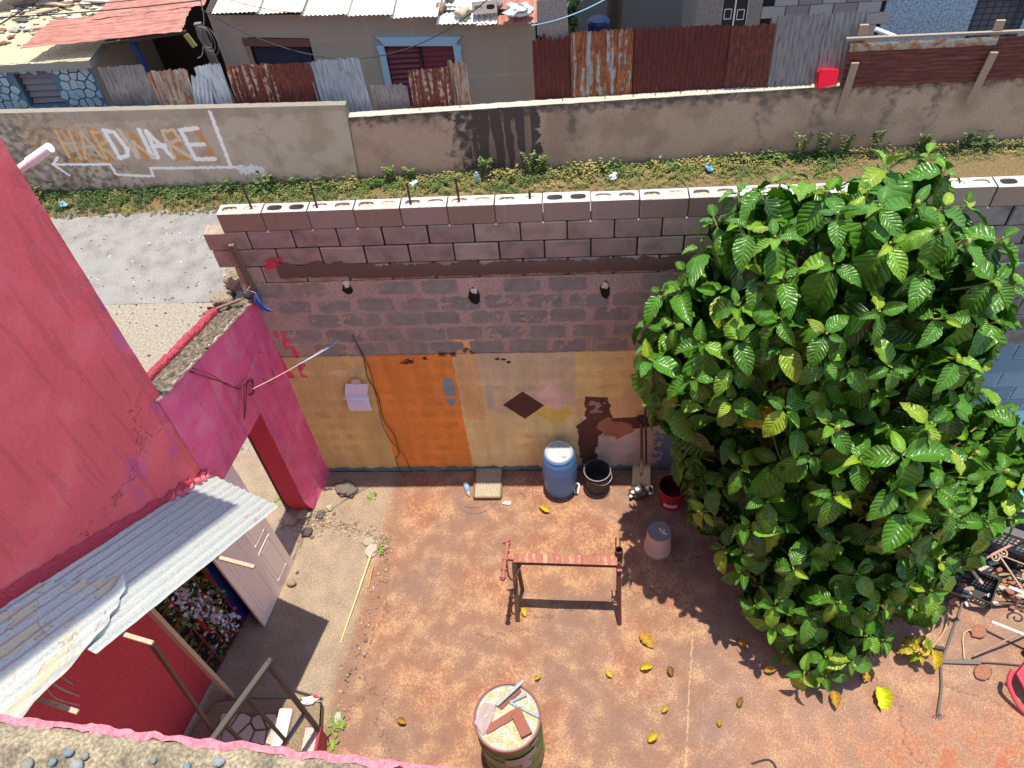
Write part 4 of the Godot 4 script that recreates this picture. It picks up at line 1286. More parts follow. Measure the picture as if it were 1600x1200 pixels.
# ---------------------------------------------------------------- across the street
func sign_picture() -> Texture2D:                # x -8.6 .. -0.55, y 0 .. 1.65 at 150 pixels a metre
	var w := 1208
	var h := 248
	var p := Pic.new(w, h)
	var big := noise_bytes(w, h, 0.010, 41, 4)
	var mid := noise_bytes(w, h, 0.04, 42, 4)
	var fine := noise_bytes(w, h, 0.25, 43, 3)
	for y in h:
		var wy := 1.65 - y / 150.0
		for x in w:
			var k := y * w + x
			var wx := -8.6 + x / 150.0
			var m := mid[k] / 255.0
			var c := Color8(197, 184, 161).lerp(Color8(178, 163, 139), clampf((big[k] / 255.0 - 0.4) * 3.0, 0.0, 1.0))
			var mould := clampf((-5.5 - wx + (m - 0.5) * 2.2 + (0.6 if wy < 0.9 else 0.0)) * 0.9, 0.0, 0.75) * clampf((m * 0.6 + fine[k] / 255.0 * 0.5 - 0.42) * 3.2, 0.0, 1.0)
			c = c.lerp(Color8(74, 64, 53), mould * 0.85)
			if wx < -5.2 and wx > -6.2 and wy > 0.85 and m > 0.45:
				c = c.lerp(Color8(211, 156, 110), 0.35)
			if wy < 0.18 + (m - 0.5) * 0.3:
				c = c.lerp(Color8(144, 130, 101), 0.5)
			if wy > 1.42 + (m - 0.5) * 0.1:
				c = c.lerp(Color8(154, 142, 123), 0.4)
			var dd := 0.90 + 0.12 * fine[k] / 255.0
			var o := k * 3
			p.d[o] = clampi(int(c.r8 * dd), 0, 255); p.d[o + 1] = clampi(int(c.g8 * dd), 0, 255); p.d[o + 2] = clampi(int(c.b8 * dd), 0, 255)
	var px := func(pts: Array) -> Array:
		var out := []
		for q: Vector2 in pts:
			out.append(Vector2((q.x + 8.6) * 150.0, (1.65 - q.y) * 150.0))
		return out
	var orange := Color8(206, 138, 62)
	var white := Color8(250, 250, 244)
	var bold := [[V2(-5.59, 1.32), V2(-5.59, 0.77)], [V2(-5.00, 1.30), V2(-5.00, 0.72)], [V2(-4.91, 1.26), V2(-4.90, 0.74)], [V2(-5.33, 1.26), V2(-5.24, 1.16)], [V2(-4.30, 1.16), V2(-4.26, 0.73)], [V2(-3.77, 1.23), V2(-3.72, 0.69)],
		[V2(-3.16, 1.24), V2(-3.08, 0.63)], [V2(-3.75, 1.01), V2(-3.55, 0.95)], [V2(-3.72, 0.70), V2(-3.45, 0.69)], [V2(-5.62, 0.75), V2(-5.16, 0.75)], [V2(-5.42, 1.26), V2(-5.36, 0.78)], [V2(-3.62, 1.26), V2(-3.60, 1.0)]]
	for k in bold.size():
		p.stroke(px.call(bold[k]), 19.0 if k in [1, 2, 4, 6] else 13.0, orange, 0.66, mid, 84, 3.0, k)
	var thin := [[V2(-5.61, 1.30), V2(-5.62, 0.80)], [V2(-5.38, 1.27), V2(-5.43, 0.76)], [V2(-5.60, 1.07), V2(-5.39, 1.06)], [V2(-5.34, 0.77), V2(-5.17, 1.27), V2(-5.04, 0.76)], [V2(-5.27, 0.99), V2(-5.07, 0.98)],
		[V2(-4.98, 0.74), V2(-4.98, 1.26), V2(-4.82, 1.24), V2(-4.80, 1.08), V2(-4.98, 1.00), V2(-4.80, 0.74)]]
	for k in thin.size():
		p.stroke(px.call(thin[k]), 8.0, Color8(216, 190, 150), 0.9, fine, 50, 2.0, k + 20)
	var bright := [[V2(-4.76, 1.28), V2(-4.73, 0.74), V2(-4.57, 0.79), V2(-4.52, 0.92), V2(-4.60, 1.23), V2(-4.76, 1.28)], [V2(-4.15, 1.26), V2(-4.14, 0.73)], [V2(-4.05, 0.72), V2(-4.04, 1.23), V2(-3.78, 0.72)], [V2(-4.02, 0.94), V2(-3.82, 0.95)],
		[V2(-3.15, 1.24), V2(-3.44, 1.22), V2(-3.40, 0.66), V2(-3.06, 0.65)], [V2(-3.43, 0.94), V2(-3.14, 0.94)]]
	for k in bright.size():
		p.stroke(px.call(bright[k]), 11.5, white, 0.95, fine, 40, 1.5, k + 40)
	for k in 2:
		p.stroke(px.call([[V2(-4.50, 1.27), V2(-4.40, 0.74), V2(-4.35, 1.04), V2(-4.14, 0.73)], [V2(-3.75, 0.70), V2(-3.77, 1.21), V2(-3.57, 1.23), V2(-3.53, 1.05), V2(-3.74, 0.98), V2(-3.47, 0.70)]][k]), 9.0, Color8(222, 206, 176), 0.9, fine, 60, 2.0, k + 60)
	p.stroke(px.call([V2(-2.82, 1.51), V2(-2.83, 0.50)]), 10.0, white, 0.95, fine, 30, 1.5, 3)
	p.stroke(px.call([V2(-2.70, 0.47), V2(-4.27, 0.52), V2(-4.29, 0.36), V2(-4.94, 0.42), V2(-4.96, 0.63), V2(-5.99, 0.67)]), 7.0, white, 0.95, fine, 40, 1.5, 4)
	p.stroke(px.call([V2(-5.83, 0.81), V2(-5.99, 0.67), V2(-5.81, 0.46)]), 7.0, white, 0.95, fine, 40, 1.5, 5)
	p.stroke(px.call([V2(-3.30, 0.86), V2(-2.83, 0.96), V2(-2.52, 1.07), V2(-2.30, 1.14), V2(-2.12, 1.13)]), 4.0, Color8(196, 190, 182), 0.7, fine, 90, 3.0, 6)
	p.stroke(px.call([V2(-2.66, 0.42), V2(-2.30, 0.40)]), 24.0, Color8(236, 234, 230), 0.95, mid, 60, 6.0, 7)
	p.stroke(px.call([V2(-2.2, 1.5), V2(-2.1, 1.2), V2(-1.95, 0.9), V2(-1.95, 0.5)]), 1.2, Color8(90, 84, 78), 0.6, fine, 90, 6.0, 8)
	return p.tex()


func V2(x: float, y: float) -> Vector2:
	return Vector2(x, y)


func street_picture() -> Texture2D:              # x -0.66 .. 16, y 0 .. 1.35 at 90 pixels a metre: a rough wall with black rain stains
	var w := 1500
	var h := 122
	var p := Pic.new(w, h)
	var big := noise_bytes(w, h, 0.012, 51, 4)
	var mid := noise_bytes(w, h, 0.06, 52, 4)
	var fine := noise_bytes(w, h, 0.33, 53, 3)
	var run := noise_bytes(w, h, 0.05, 54, 3, 1.0, 7.0)
	for y in h:
		var wy := 1.35 - y / 90.0
		for x in w:
			var k := y * w + x
			var wx := -0.66 + x / 90.0
			var m := mid[k] / 255.0
			var c := Color8(199, 171, 145).lerp(Color8(178, 151, 128), clampf((big[k] / 255.0 - 0.4) * 3.0, 0.0, 1.0))
			var stain := clampf((0.95 - absf(wx - 2.0) + (m - 0.5) * 0.7) * 2.6, 0.0, 1.0) * (0.92 if wx < 2.55 + (m - 0.5) * 0.2 else 0.0)
			if run[k] > 165:
				stain *= 0.45
			var under := clampf((wy - 1.10 + (m - 0.5) * 0.28) * 5.0, 0.0, 1.0) * 0.75
			for q in [3.1, 6.2, 7.1, 8.2, 8.9]:
				under = maxf(under, clampf((0.16 - absf(wx - q) + (m - 0.5) * 0.25) * 6.0, 0.0, 1.0) * clampf(wy - 0.4 + (m - 0.5), 0.0, 1.0) * 0.55)
			c = c.lerp(Color8(73, 65, 59), clampf(stain + under, 0.0, 0.9))
			if wy < 0.16:
				c = c.lerp(Color8(131, 116, 92), 0.5)
			var dd := 0.80 + 0.24 * fine[k] / 255.0
			var o := k * 3
			p.d[o] = clampi(int(c.r8 * dd), 0, 255); p.d[o + 1] = clampi(int(c.g8 * dd), 0, 255); p.d[o + 2] = clampi(int(c.b8 * dd), 0, 255)
	return p.tex()


func street_walls() -> void:
	var nz := FastNoiseLite.new()
	nz.seed = 44; nz.frequency = 1.0
	var capm := mat("wall_cap", C(230, 220, 198), 0.95, grain("rubble", 0.05, 0.66, 1.0, 512, 5), 2.0, grain("soil_b", 0.06, 0.0, 1.0), 1.5)
	var t := thing("street_wall", "smooth plastered street wall with a hand painted HARDWARE and arrow", "wall")
	var b := MB.new()
	var slope := func(x: float) -> float: return 1.53 - 0.024 * (x + 0.55)
	b.surf(120, 10, func(u: float, v: float) -> Vector3:
		var x := lerpf(-8.6, -0.55 - 0.10 * (1.0 - v), u)
		return Vector3(x, slope.call(x) * v, -6.14 + 0.006 * nz.get_noise_2d(x * 2.0, v * 3.0)), Vector3(0, 0, 1))
	for k in b.v.size():
		b.t[k] = Vector2((b.v[k].x + 8.6) / 8.053, 1.0 - b.v[k].y / 1.6533)
	add("plastered_face", b.mesh(), mat("sign_face", Color.WHITE, 0.92, sign_picture(), 0.0), t)
	b = MB.new()
	b.surf(120, 4, func(u: float, v: float) -> Vector3:
		var x := lerpf(-8.6, -0.55, u)
		return Vector3(x, slope.call(x) + 0.012 * nz.get_noise_2d(x * 5.0, v * 3.0) - (0.015 if v < 0.1 or v > 0.9 else 0.0), lerpf(-6.138, -6.30, v)), Vector3.UP)
	b.quad(Vector3(-0.55, 1.53, -6.14), Vector3(-0.55, 1.53, -6.30), Vector3(-0.60, 0, -6.30), Vector3(-0.65, 0, -6.14), Vector3(1, 0, 0))
	b.quad(Vector3(-8.6, 1.7, -6.30), Vector3(-0.55, 1.51, -6.30), Vector3(-0.55, 0, -6.30), Vector3(-8.6, 0, -6.30), Vector3(0, 0, -1))
	add("cap", b.mesh(), mat("shaded_cap", C(184, 174, 158), 0.95, grain("rubble", 0.05, 0.66, 1.0, 512, 5), 2.0, grain("soil_b", 0.06, 0.0, 1.0), 1.5), t)  # cap colour darkened for the shade along this stretch of wall
	t = thing("stained_street_wall", "long rough brown street wall with black rain stains under the rusty fence", "wall")
	b = MB.new()
	var z0 := func(x: float) -> float: return -6.17 - 0.036 * (x + 0.6)
	b.surf(240, 10, func(u: float, v: float) -> Vector3:
		var x := lerpf(-0.64, 16.0, u)
		return Vector3(x, 1.295 * v, z0.call(x) + 0.010 * nz.get_noise_2d(x * 2.0, v * 3.0)), Vector3(0, 0, 1))
	for k in b.v.size():
		b.t[k] = Vector2((b.v[k].x + 0.66) / 16.667, 1.0 - b.v[k].y / 1.3556)
	add("rough_face", b.mesh(), mat("street_face", Color.WHITE, 0.95, street_picture(), 0.0), t)
	b = MB.new()
	b.surf(300, 4, func(u: float, v: float) -> Vector3:
		var x := lerpf(-0.64, 16.0, u)
		return Vector3(x, 1.295 + 0.014 * nz.get_noise_2d(x * 6.0, v * 3.0) + (0.012 if v > 0.2 and v < 0.8 else -0.004), lerpf(z0.call(x) + 0.004, z0.call(x) - 0.16, v)), Vector3.UP)
	b.quad(Vector3(-0.6, 1.29, -6.33), Vector3(16, 1.29, -6.93), Vector3(16, 0, -6.93), Vector3(-0.6, 0, -6.33), Vector3(0, 0, -1))
	add("cap", b.mesh(), mat("pale_cap", C(244, 234, 214), 0.95, grain("rubble", 0.05, 0.66, 1.0), 2.0, grain("soil_b", 0.06, 0.0, 1.0), 1.5), t)
	for q in [0.62, 1.28, 2.95, 3.63, 4.08, 4.43, 4.83, 5.26, 5.68, 6.2, 6.31, 6.42]:
		b = MB.new()
		b.tube([Vector3(q, 1.28, z0.call(q) - 0.05), Vector3(q + 0.01, 1.40 + 0.05 * sin(q * 9.0), z0.call(q) - 0.05)], 0.007, 6)
		add("reinforcing_bar", b.mesh(), mat("rusty_bar", C(88, 62, 50), 0.9), t)


# ---------------------------------------------------------------- sheets of old zinc
func rust_picture(sd: int, share: float, metal: Color, rust_a: Color, rust_b: Color) -> Texture2D:   # share of the sheet that is rusted
	var w := 256
	var h := 256
	var p := Pic.new(w, h)
	var run := noise_bytes(w, h, 0.035, sd, 3, 1.0, 14.0)
	var run2 := noise_bytes(w, h, 0.11, sd + 1, 3, 1.0, 9.0)
	var mid := noise_bytes(w, h, 0.03, sd + 2, 4)
	var fine := noise_bytes(w, h, 0.28, sd + 3, 3)
	for y in h:
		var v := float(y) / h
		for x in w:
			var k := y * w + x
			var q := run[k] / 255.0 * 0.6 + mid[k] / 255.0 * 0.35 + fine[k] / 255.0 * 0.12 + 0.10 * absf(v - 0.5) - 0.05
			var edge := clampf((q - (1.0 - share)) * 8.0 + 0.5, 0.0, 1.0) if share < 0.99 else 1.0
			var ru := rust_b.lerp(rust_a, clampf(run2[k] / 255.0 * 1.3 - 0.2 + (mid[k] / 255.0 - 0.5), 0.0, 1.0))
			if edge > 0.1 and edge < 0.8:
				ru = ru.lerp(Color8(190, 116, 58), 0.55)
			var me := metal.lerp(metal.darkened(0.25), clampf((run2[k] / 255.0 - 0.4) * 2.0, 0.0, 1.0))
			var c := me.lerp(ru, edge)
			var dd := 0.84 + 0.24 * fine[k] / 255.0
			var o := k * 3
			p.d[o] = clampi(int(c.r8 * dd), 0, 255); p.d[o + 1] = clampi(int(c.g8 * dd), 0, 255); p.d[o + 2] = clampi(int(c.b8 * dd), 0, 255)
	return p.tex()


func fences() -> void:
	var dark_a := C(116, 44, 36)
	var dark_b := C(82, 32, 28)
	var fm := {
		"dull": mat("zinc_dull", Color.WHITE, 0.6, rust_picture(601, 0.12, C(138, 136, 134), C(150, 100, 66), C(110, 66, 48)), 0.0, null, 0.0, 0.1),
		"pale": mat("zinc_pale", Color.WHITE, 0.6, rust_picture(611, 0.42, C(176, 166, 150), C(176, 120, 76), C(120, 70, 46)), 0.0, null, 0.0, 0.1),
		"bluish": mat("zinc_bluish", Color.WHITE, 0.55, rust_picture(621, 0.20, C(176, 188, 196), C(150, 84, 48), C(110, 60, 40)), 0.0, null, 0.0, 0.15),
		"brown": mat("zinc_brown", Color.WHITE, 0.8, rust_picture(631, 0.66, C(196, 190, 178), C(138, 72, 48), C(92, 48, 38)), 0.0),
		"orange": mat("zinc_orange", Color.WHITE, 0.8, rust_picture(641, 0.60, C(170, 178, 174), C(186, 112, 58), C(120, 62, 40)), 0.0),
		"maroon": mat("zinc_maroon", Color.WHITE, 0.75, rust_picture(651, 1.0, C(150, 140, 130), dark_a, dark_b), 0.0),
		"maroon2": mat("zinc_maroon2", Color.WHITE, 0.75, rust_picture(661, 0.95, C(150, 120, 110), C(134, 66, 44), C(84, 40, 36)), 0.0),
		"grey": mat("zinc_grey", Color.WHITE, 0.6, rust_picture(671, 0.04, C(150, 146, 142), C(128, 112, 98), C(108, 96, 88)), 0.0, null, 0.0, 0.1),
	}
	# [x of the foot, foot height, width, height, yaw, lean, roll, material, ragged, label]
	var left := [
		[-4.20, 1.36, 0.78, 0.82, 0.0, -0.10, 0.02, "dull", 0.03, "dull grey zinc sheet beside the teal house, leftmost of the street fence"],
		[-3.50, 1.36, 0.66, 0.70, 0.1, -0.12, -0.03, "pale", 0.04, "pale zinc sheet with rust freckles, second from the teal house"],
		[-3.06, 1.36, 0.36, 0.58, -0.15, -0.2, -0.16, "bluish", 0.06, "narrow bluish zinc sheet bent over beside the dark alley"],
		[-2.76, 1.36, 0.44, 0.74, 0.1, -0.2, 0.04, "bluish", 0.04, "grey zinc sheet with a white scroll smear, left of the brown ones"],
		[-2.06, 1.36, 0.82, 0.74, 0.0, -0.05, 0.0, "brown", 0.04, "brown rusted zinc sheet with white flaking patches at its left edge"],
		[-1.37, 1.36, 0.66, 0.74, 0.0, -0.04, 0.02, "maroon2", 0.02, "evenly brown rusted zinc sheet left of the tall whitish one"],
		[-0.64, 1.12, 0.86, 1.00, 0.0, -0.03, 0.05, "bluish", 0.04, "tall whitish zinc sheet with one torn rust spot near the wall step"],
		[0.13, 1.18, 0.60, 0.48, 0.0, -0.04, 0.0, "grey", 0.05, "short bright grey zinc sheet under the blue window frame"],
		[0.83, 1.20, 0.68, 0.70, 0.05, -0.04, 0.0, "brown", 0.03, "zinc sheet striped rust and white under the louvred window"],
		[1.29, 1.20, 0.36, 0.76, -0.35, -0.06, 0.03, "pale", 0.05, "narrow curled zinc sheet with rusted rim at the fence gap"],
	]
	var right := [
		[2.79, 1.25, 0.58, 1.02, 0.0, -0.03, 0.0, "maroon", 0.12, "dark red rusted zinc sheet with torn top beside the house corner"],
		[3.58, 1.28, 0.96, 1.06, 0.0, -0.02, 0.0, "orange", 0.05, "zinc sheet with orange and pale blue grey streaks"],
		[4.46, 1.28, 0.84, 1.05, 0.0, -0.02, 0.0, "maroon", 0.04, "deep maroon rusted zinc sheet right of the orange streaked one"],
		[5.22, 1.30, 0.78, 1.02, 0.0, -0.02, -0.03, "maroon", 0.04, "maroon zinc sheet leaning slightly, second right of the orange streaked one"],
		[5.87, 1.30, 0.66, 1.00, 0.0, -0.02, 0.02, "maroon2", 0.03, "brown red zinc sheet next to the grey ones"],
		[6.50, 1.30, 0.80, 1.10, 0.0, -0.03, 0.0, "grey", 0.03, "plain grey zinc sheet right of the rusty fence"],
		[7.18, 1.30, 0.80, 1.08, 0.0, -0.08, 0.05, "grey", 0.06, "tilted grey zinc sheet behind the red bucket"],
	]
	var n := 0
	for side in [left, right]:
		for q in side:
			n += 1
			var o := add("zinc_sheet", corrugated(q[2], q[3], 700 + n, 0.076, 0.010, q[8], 0.03 if side == left else 0.015), fm[q[7]])
			o.position = Vector3(q[0], q[1], (-6.45 if side == left else -6.50) - 0.012 * (n % 3))
			o.rotation = Vector3(q[5], q[4], q[6])
			tag(o, q[9], "zinc sheet", "zinc sheets fencing the far side of the street")
	# torn flap of grey sheet hanging from the house corner
	var b := MB.new()
	b.plate(turned(Vector3(2.60, 2.0, -6.62)), PackedVector2Array([Vector2(0.0, 0.80), Vector2(0.45, 0.80), Vector2(0.47, 0.16), Vector2(0.42, 0.03), Vector2(0.30, 0.10), Vector2(0.18, 0.18), Vector2(-0.02, 0.28)]), 0.006)
	tag(add("asbestos_sheet", b.mesh(), mat("fibre_sheet", C(164, 156, 146), 0.9, grain("rubble", 0.05, 0.66, 1.0, 512, 5), 1.2)), "grey fibre sheet with a torn lower edge hanging at the house corner", "sheet")
	# the long hoarding with timber posts
	var t := thing("rusty_hoarding", "low hoarding of long rusty zinc laid sideways between two timber posts", "hoarding")
	b = MB.new()
	var nz := FastNoiseLite.new()
	nz.seed = 91; nz.frequency = 1.0
	for part in 2:
		b = MB.new()
		var x0 := 7.30 if part == 0 else 9.42
		var x1 := 9.56 if part == 0 else 11.6
		b.surf(24, 60, func(u: float, v: float) -> Vector3:
			var x := lerpf(x0, x1, u)
			var y := lerpf(1.30, 1.98, v) + 0.02 * nz.get_noise_2d(x * 2.0, 1.0) - 0.01 * (x - 7.3)
			return Vector3(x, y, -6.40 - 0.03 * part - 0.012 * (x - 7.3) + 0.010 * sin(v * 0.72 / 0.076 * TAU) + 0.01 * nz.get_noise_2d(x * 2.0, v * 2.0)), Vector3(0, 0, 1))
		for k in b.v.size():
			b.t[k] = Vector2(b.t[k].y, b.t[k].x)
		add("long_sheet", b.mesh(), fm["maroon2"], t)
	b = MB.new()
	b.surf(40, 4, func(u: float, v: float) -> Vector3: return Vector3(lerpf(7.30, 9.45, u), lerpf(1.88, 2.01, v) + 0.012 * nz.get_noise_2d(u * 9.0, 2.0) - 0.02 * u, -6.375 - 0.026 * u + 0.012 * sin(v * 3.0)), Vector3(0, 0, 1))
	add("ridge_strip", b.mesh(), fm["pale"], t)
	b = MB.new()
	b.bar(Vector3(7.23, 2.06, -6.42), Vector3(11.6, 1.99, -6.50), 0.05, 0.04)
	add("top_rail", b.mesh(), mat("grey_timber", C(172, 156, 136), 0.9, grain("wood", 0.05, 0.72, 1.0, 256, 4), 3.0), t)
	for q in [[7.42, 0.82, 7.43, 1.72], [9.40, 0.90, 9.44, 1.78]]:
		b = MB.new()
		b.bar(Vector3(q[0], q[1], -6.43), Vector3(q[2], q[3], -6.34), 0.115, 0.03, Vector3(0, 0, 1))
		add("timber_strut", b.mesh(), mat("old_timber", C(186, 160, 134), 0.9, grain("wood", 0.05, 0.72, 1.0), 3.0), t)
	for q in [7.46, 9.42]:
		b = MB.new()
		b.bar(Vector3(q, 1.3, -6.48), Vector3(q + 0.01, 2.24 - 0.02 * (q - 7.4), -6.48), 0.13, 0.04, Vector3(0, 0, 1))
		add("timber_post", b.mesh(), mat("old_timber", C(186, 160, 134), 0.9), t)
	# the red tub
	var tub := thing("red_tub", "bright red plastic tub standing on the street wall beside the hoarding", "tub", Vector3(7.08, 1.31, -6.46))
	b = MB.new()
	b.plate(turned(Vector3(0, 0.15, 0.10), 0.0, -0.25), PackedVector2Array([Vector2(-0.15, -0.14), Vector2(0.11, -0.13), Vector2(0.15, -0.10), Vector2(0.165, 0.14), Vector2(-0.13, 0.16), Vector2(-0.16, 0.10)]), 0.05, 0.015)
	b.box(turned(Vector3(0, 0.13, -0.01), 0, -0.25), Vector3(0.28, 0.24, 0.20), 0.03)
	add("shell", b.mesh(), mat("red_plastic", C(226, 20, 48), 0.4), tub)
	b = MB.new()
	b.bar(Vector3(-0.02, 0.035, 0.145), Vector3(0.14, 0.065, 0.145), 0.02, 0.03)
	add("grey_foot", b.mesh(), mat("grey_plastic", C(120, 112, 110), 0.6), tub)


# ---------------------------------------------------------------- houses beyond the street
func roof_sheet(called: String, parent: Node, x: float, h: float, z: float, w: float, l: float, slope: float, m: Material, sd: int) -> MeshInstance3D:
	var o := add(called, corrugated(w, l, sd, 0.076, 0.010, 0.0, 0.012, 8), m, parent)
	o.position = Vector3(x, h, z)
	o.rotation = Vector3(-acos(slope), 0, 0)
	return o


func far_houses() -> void:
	var nz := FastNoiseLite.new()
	nz.seed = 61; nz.frequency = 1.0
	var rough := mat("rough_cast", C(246, 228, 202), 0.98, grain("cast", 0.09, 0.74, 1.0, 512, 4), 1.3, grain("block_b", 0.09, 0.0, 1.0, 512, 4), 2.5)
	var shade := mat("shaded_boards", C(62, 52, 46), 0.95)  # dark tone stands for the shade under the eave and in the alley
	var t := thing("zinc_roofed_house", "rough cast house with pale zinc roof and a blue framed maroon louvred window", "house")
	var b := MB.new()
	var F := -7.70
	b.quad(Vector3(-3.0, 0, F), Vector3(-2.55, 0, F), Vector3(-2.55, 2.5, F), Vector3(-3.0, 2.5, F), Vector3(0, 0, 1))
	b.quad(Vector3(-2.55, 2.02, F), Vector3(-1.38, 1.94, F), Vector3(-1.38, 2.5, F), Vector3(-2.55, 2.5, F), Vector3(0, 0, 1))
	b.quad(Vector3(-2.55, 0, F), Vector3(-1.38, 0, F), Vector3(-1.38, 1.05, F), Vector3(-2.55, 1.05, F), Vector3(0, 0, 1))
	b.quad(Vector3(-1.38, 0, F), Vector3(-0.12, 0, F), Vector3(-0.12, 2.45, F), Vector3(-1.38, 2.45, F), Vector3(0, 0, 1))
	b.quad(Vector3(-0.12, 1.78, F), Vector3(1.09, 1.72, F), Vector3(1.09, 2.35, F), Vector3(-0.12, 2.4, F), Vector3(0, 0, 1))
	b.quad(Vector3(-0.12, 0, F), Vector3(1.09, 0, F), Vector3(1.09, 0.6, F), Vector3(-0.12, 0.6, F), Vector3(0, 0, 1))
	b.quad(Vector3(1.09, 0, F), Vector3(2.46, 0, F), Vector3(2.46, 2.2, F), Vector3(1.09, 2.35, F), Vector3(0, 0, 1))
	b.quad(Vector3(2.46, 0, F), Vector3(2.46, 0, -11.0), Vector3(2.46, 2.9, -11.0), Vector3(2.46, 2.2, F), Vector3(1, 0, 0))
	b.quad(Vector3(-3.0, 0, F), Vector3(-3.0, 0, -11.0), Vector3(-3.0, 3.0, -11.0), Vector3(-3.0, 2.5, F), Vector3(-1, 0, 0))
	add("wall", b.mesh(), rough, t)
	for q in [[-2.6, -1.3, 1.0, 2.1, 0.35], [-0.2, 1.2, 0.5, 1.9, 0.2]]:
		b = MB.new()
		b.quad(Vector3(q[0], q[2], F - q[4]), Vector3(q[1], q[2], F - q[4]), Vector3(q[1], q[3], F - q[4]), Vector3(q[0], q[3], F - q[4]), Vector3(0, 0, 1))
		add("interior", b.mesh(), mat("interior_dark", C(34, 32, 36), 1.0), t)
	b = MB.new()
	b.box(turned(Vector3(-1.97, 1.90, F + 0.006), 0, 0, -0.065), Vector3(1.16, 0.13, 0.03), 0.004)
	add("lintel", b.mesh(), mat("brown_lintel", C(120, 80, 66), 0.8), t)
	b = MB.new()
	b.surf(16, 8, func(u: float, v: float) -> Vector3: return Vector3(lerpf(-2.45, -1.45, u), lerpf(1.1, 1.83, v) - 0.05 * u, F - 0.10 + 0.03 * sin(u * 14.0) * (1.2 - v)), Vector3(0, 0, 1))
	add("curtain", b.mesh(), mat("navy_curtain", C(46, 52, 70), 0.95), t)
	var frame := mat("blue_trim", C(180, 220, 236), 0.7, grain("plaster", 0.05, 0.84, 1.0), 1.0)
	b = MB.new()
	var head := PackedVector2Array([Vector2(-0.24, 1.925), Vector2(1.25, 1.86), Vector2(1.235, 1.83), Vector2(1.19, 1.80), Vector2(1.165, 1.75), Vector2(1.16, 1.70), Vector2(-0.10, 1.765), Vector2(-0.125, 1.83), Vector2(-0.17, 1.88)])
	b.plate(turned(Vector3(0, 0, F + 0.03)), head, 0.07, 0.004)
	b.box(turned(Vector3(-0.155, 1.19, F + 0.028)), Vector3(0.11, 1.14, 0.06), 0.004)
	b.box(turned(Vector3(-0.165, 1.72, F + 0.03)), Vector3(0.13, 0.06, 0.065), 0.004)
	b.box(turned(Vector3(1.15, 1.15, F + 0.028)), Vector3(0.12, 1.12, 0.06), 0.004)
	b.box(turned(Vector3(1.16, 1.66, F + 0.03)), Vector3(0.14, 0.06, 0.065), 0.004)
	var win := add("window", b.mesh(), frame, t)
	var lou := mat("maroon_louvre", C(116, 40, 46), 0.5)
	for side in 2:
		for k in 12:
			b = MB.new()
			var x0 := -0.09 if side == 0 else 0.52
			var y := 0.62 + k * 0.094
			b.box(turned(Vector3(x0 + 0.28, y, F - 0.03), 0, -0.75 if side == 0 else -0.35), Vector3(0.55, 0.105, 0.008))
			add("louvre", b.mesh(), lou, win)
	b = MB.new()
	b.box(turned(Vector3(0.49, 1.18, F - 0.01)), Vector3(0.045, 1.15, 0.05), 0.003)
	add("mullion", b.mesh(), shade, win)
	b = MB.new()
	b.box(turned(Vector3(-0.2, 2.36, F + 0.10), 0, 0, -0.05), Vector3(5.4, 0.05, 0.05))
	b.box(turned(Vector3(1.9, 2.12, F + 0.10), 0, 0, -0.03), Vector3(1.3, 0.05, 0.05))
	add("eave_shade_band", b.mesh(), shade, t)  # dark strip stands for the band of shade under the eave
	var cream := mat("zinc_cream", Color.WHITE, 0.65, rust_picture(681, 0.10, C(240, 234, 212), C(176, 156, 124), C(150, 130, 104)), 0.0)
	var white := mat("zinc_white", Color.WHITE, 0.6, rust_picture(684, 0.05, C(236, 242, 240), C(188, 190, 180), C(170, 170, 160)), 0.0)
	var brick := mat("zinc_brick", Color.WHITE, 0.75, rust_picture(687, 0.90, C(216, 200, 186), C(190, 134, 116), C(156, 98, 86)), 0.0)
	for k in 5:
		roof_sheet("roof_sheet", t, -2.36 + 0.73 * k, 2.60 - 0.058 * k + 0.012 * (k % 2), -7.30, 0.80, 4.0, 0.13, cream if k < 4 else white, 800 + k).rotation.z = -0.03
	roof_sheet("roof_sheet", t, 1.34, 2.235, -7.26, 0.84, 4.0, 0.16, white, 806).rotation.z = -0.06
	roof_sheet("roof_sheet", t, 2.16, 2.17, -7.30, 0.82, 4.0, 0.16, brick, 807)
	roof_sheet("roof_sheet", t, 1.75, 2.22, -7.22, 0.34, 4.0, 0.16, cream, 808)
	# ballast lying on the roof
	var stones := [[-1.92, -8.05, 0.10, "lone dark stone lying on the cream roof sheets", C(150, 140, 126)], [0.97, -7.62, 0.105, "brown stone at the left of the ballast on the white roof sheet", C(150, 128, 108)],
		[1.10, -7.92, 0.10, "brown stone behind two others on the white roof sheet", C(160, 134, 112)], [1.36, -7.42, 0.135, "pale cube of broken concrete on the white roof sheet", C(206, 192, 164)], [1.9, -7.62, 0.10, "grey stone behind the hollow block on the roof", C(150, 146, 140)]]
	for k in stones.size():
		var q: Array = stones[k]
		b = MB.new()
		b.blob(turned(Vector3.ZERO, k), Vector3(q[2], q[2] * 0.75, q[2] * 0.8), 900 + k, 0.5, 12, 9)
		var o := add("roof_stone", b.mesh(), mat("roof_stone_%d" % k, q[4], 0.95, grain("rubble", 0.05, 0.66, 1.0, 512, 5), 2.0))
		o.position = Vector3(q[0], (2.57 if q[0] < 0.0 else 2.235) + 0.16 * (-7.3 - q[1]) + 0.07, q[1])
		tag(o, q[3], "stone", "stones weighing down the zinc roof")
	var hb := add("hollow_block", hollow_block(0.40, 0.19, 0.19, 77), mat("old_block", C(190, 180, 168), 0.95, grain("block", 0.09, 0.70, 1.0), 2.0, null, 0.0, 0.0, true))
	hb.position = Vector3(1.72, 2.41, -7.42)
	hb.rotation = Vector3(1.2, 0.1, 0.05)
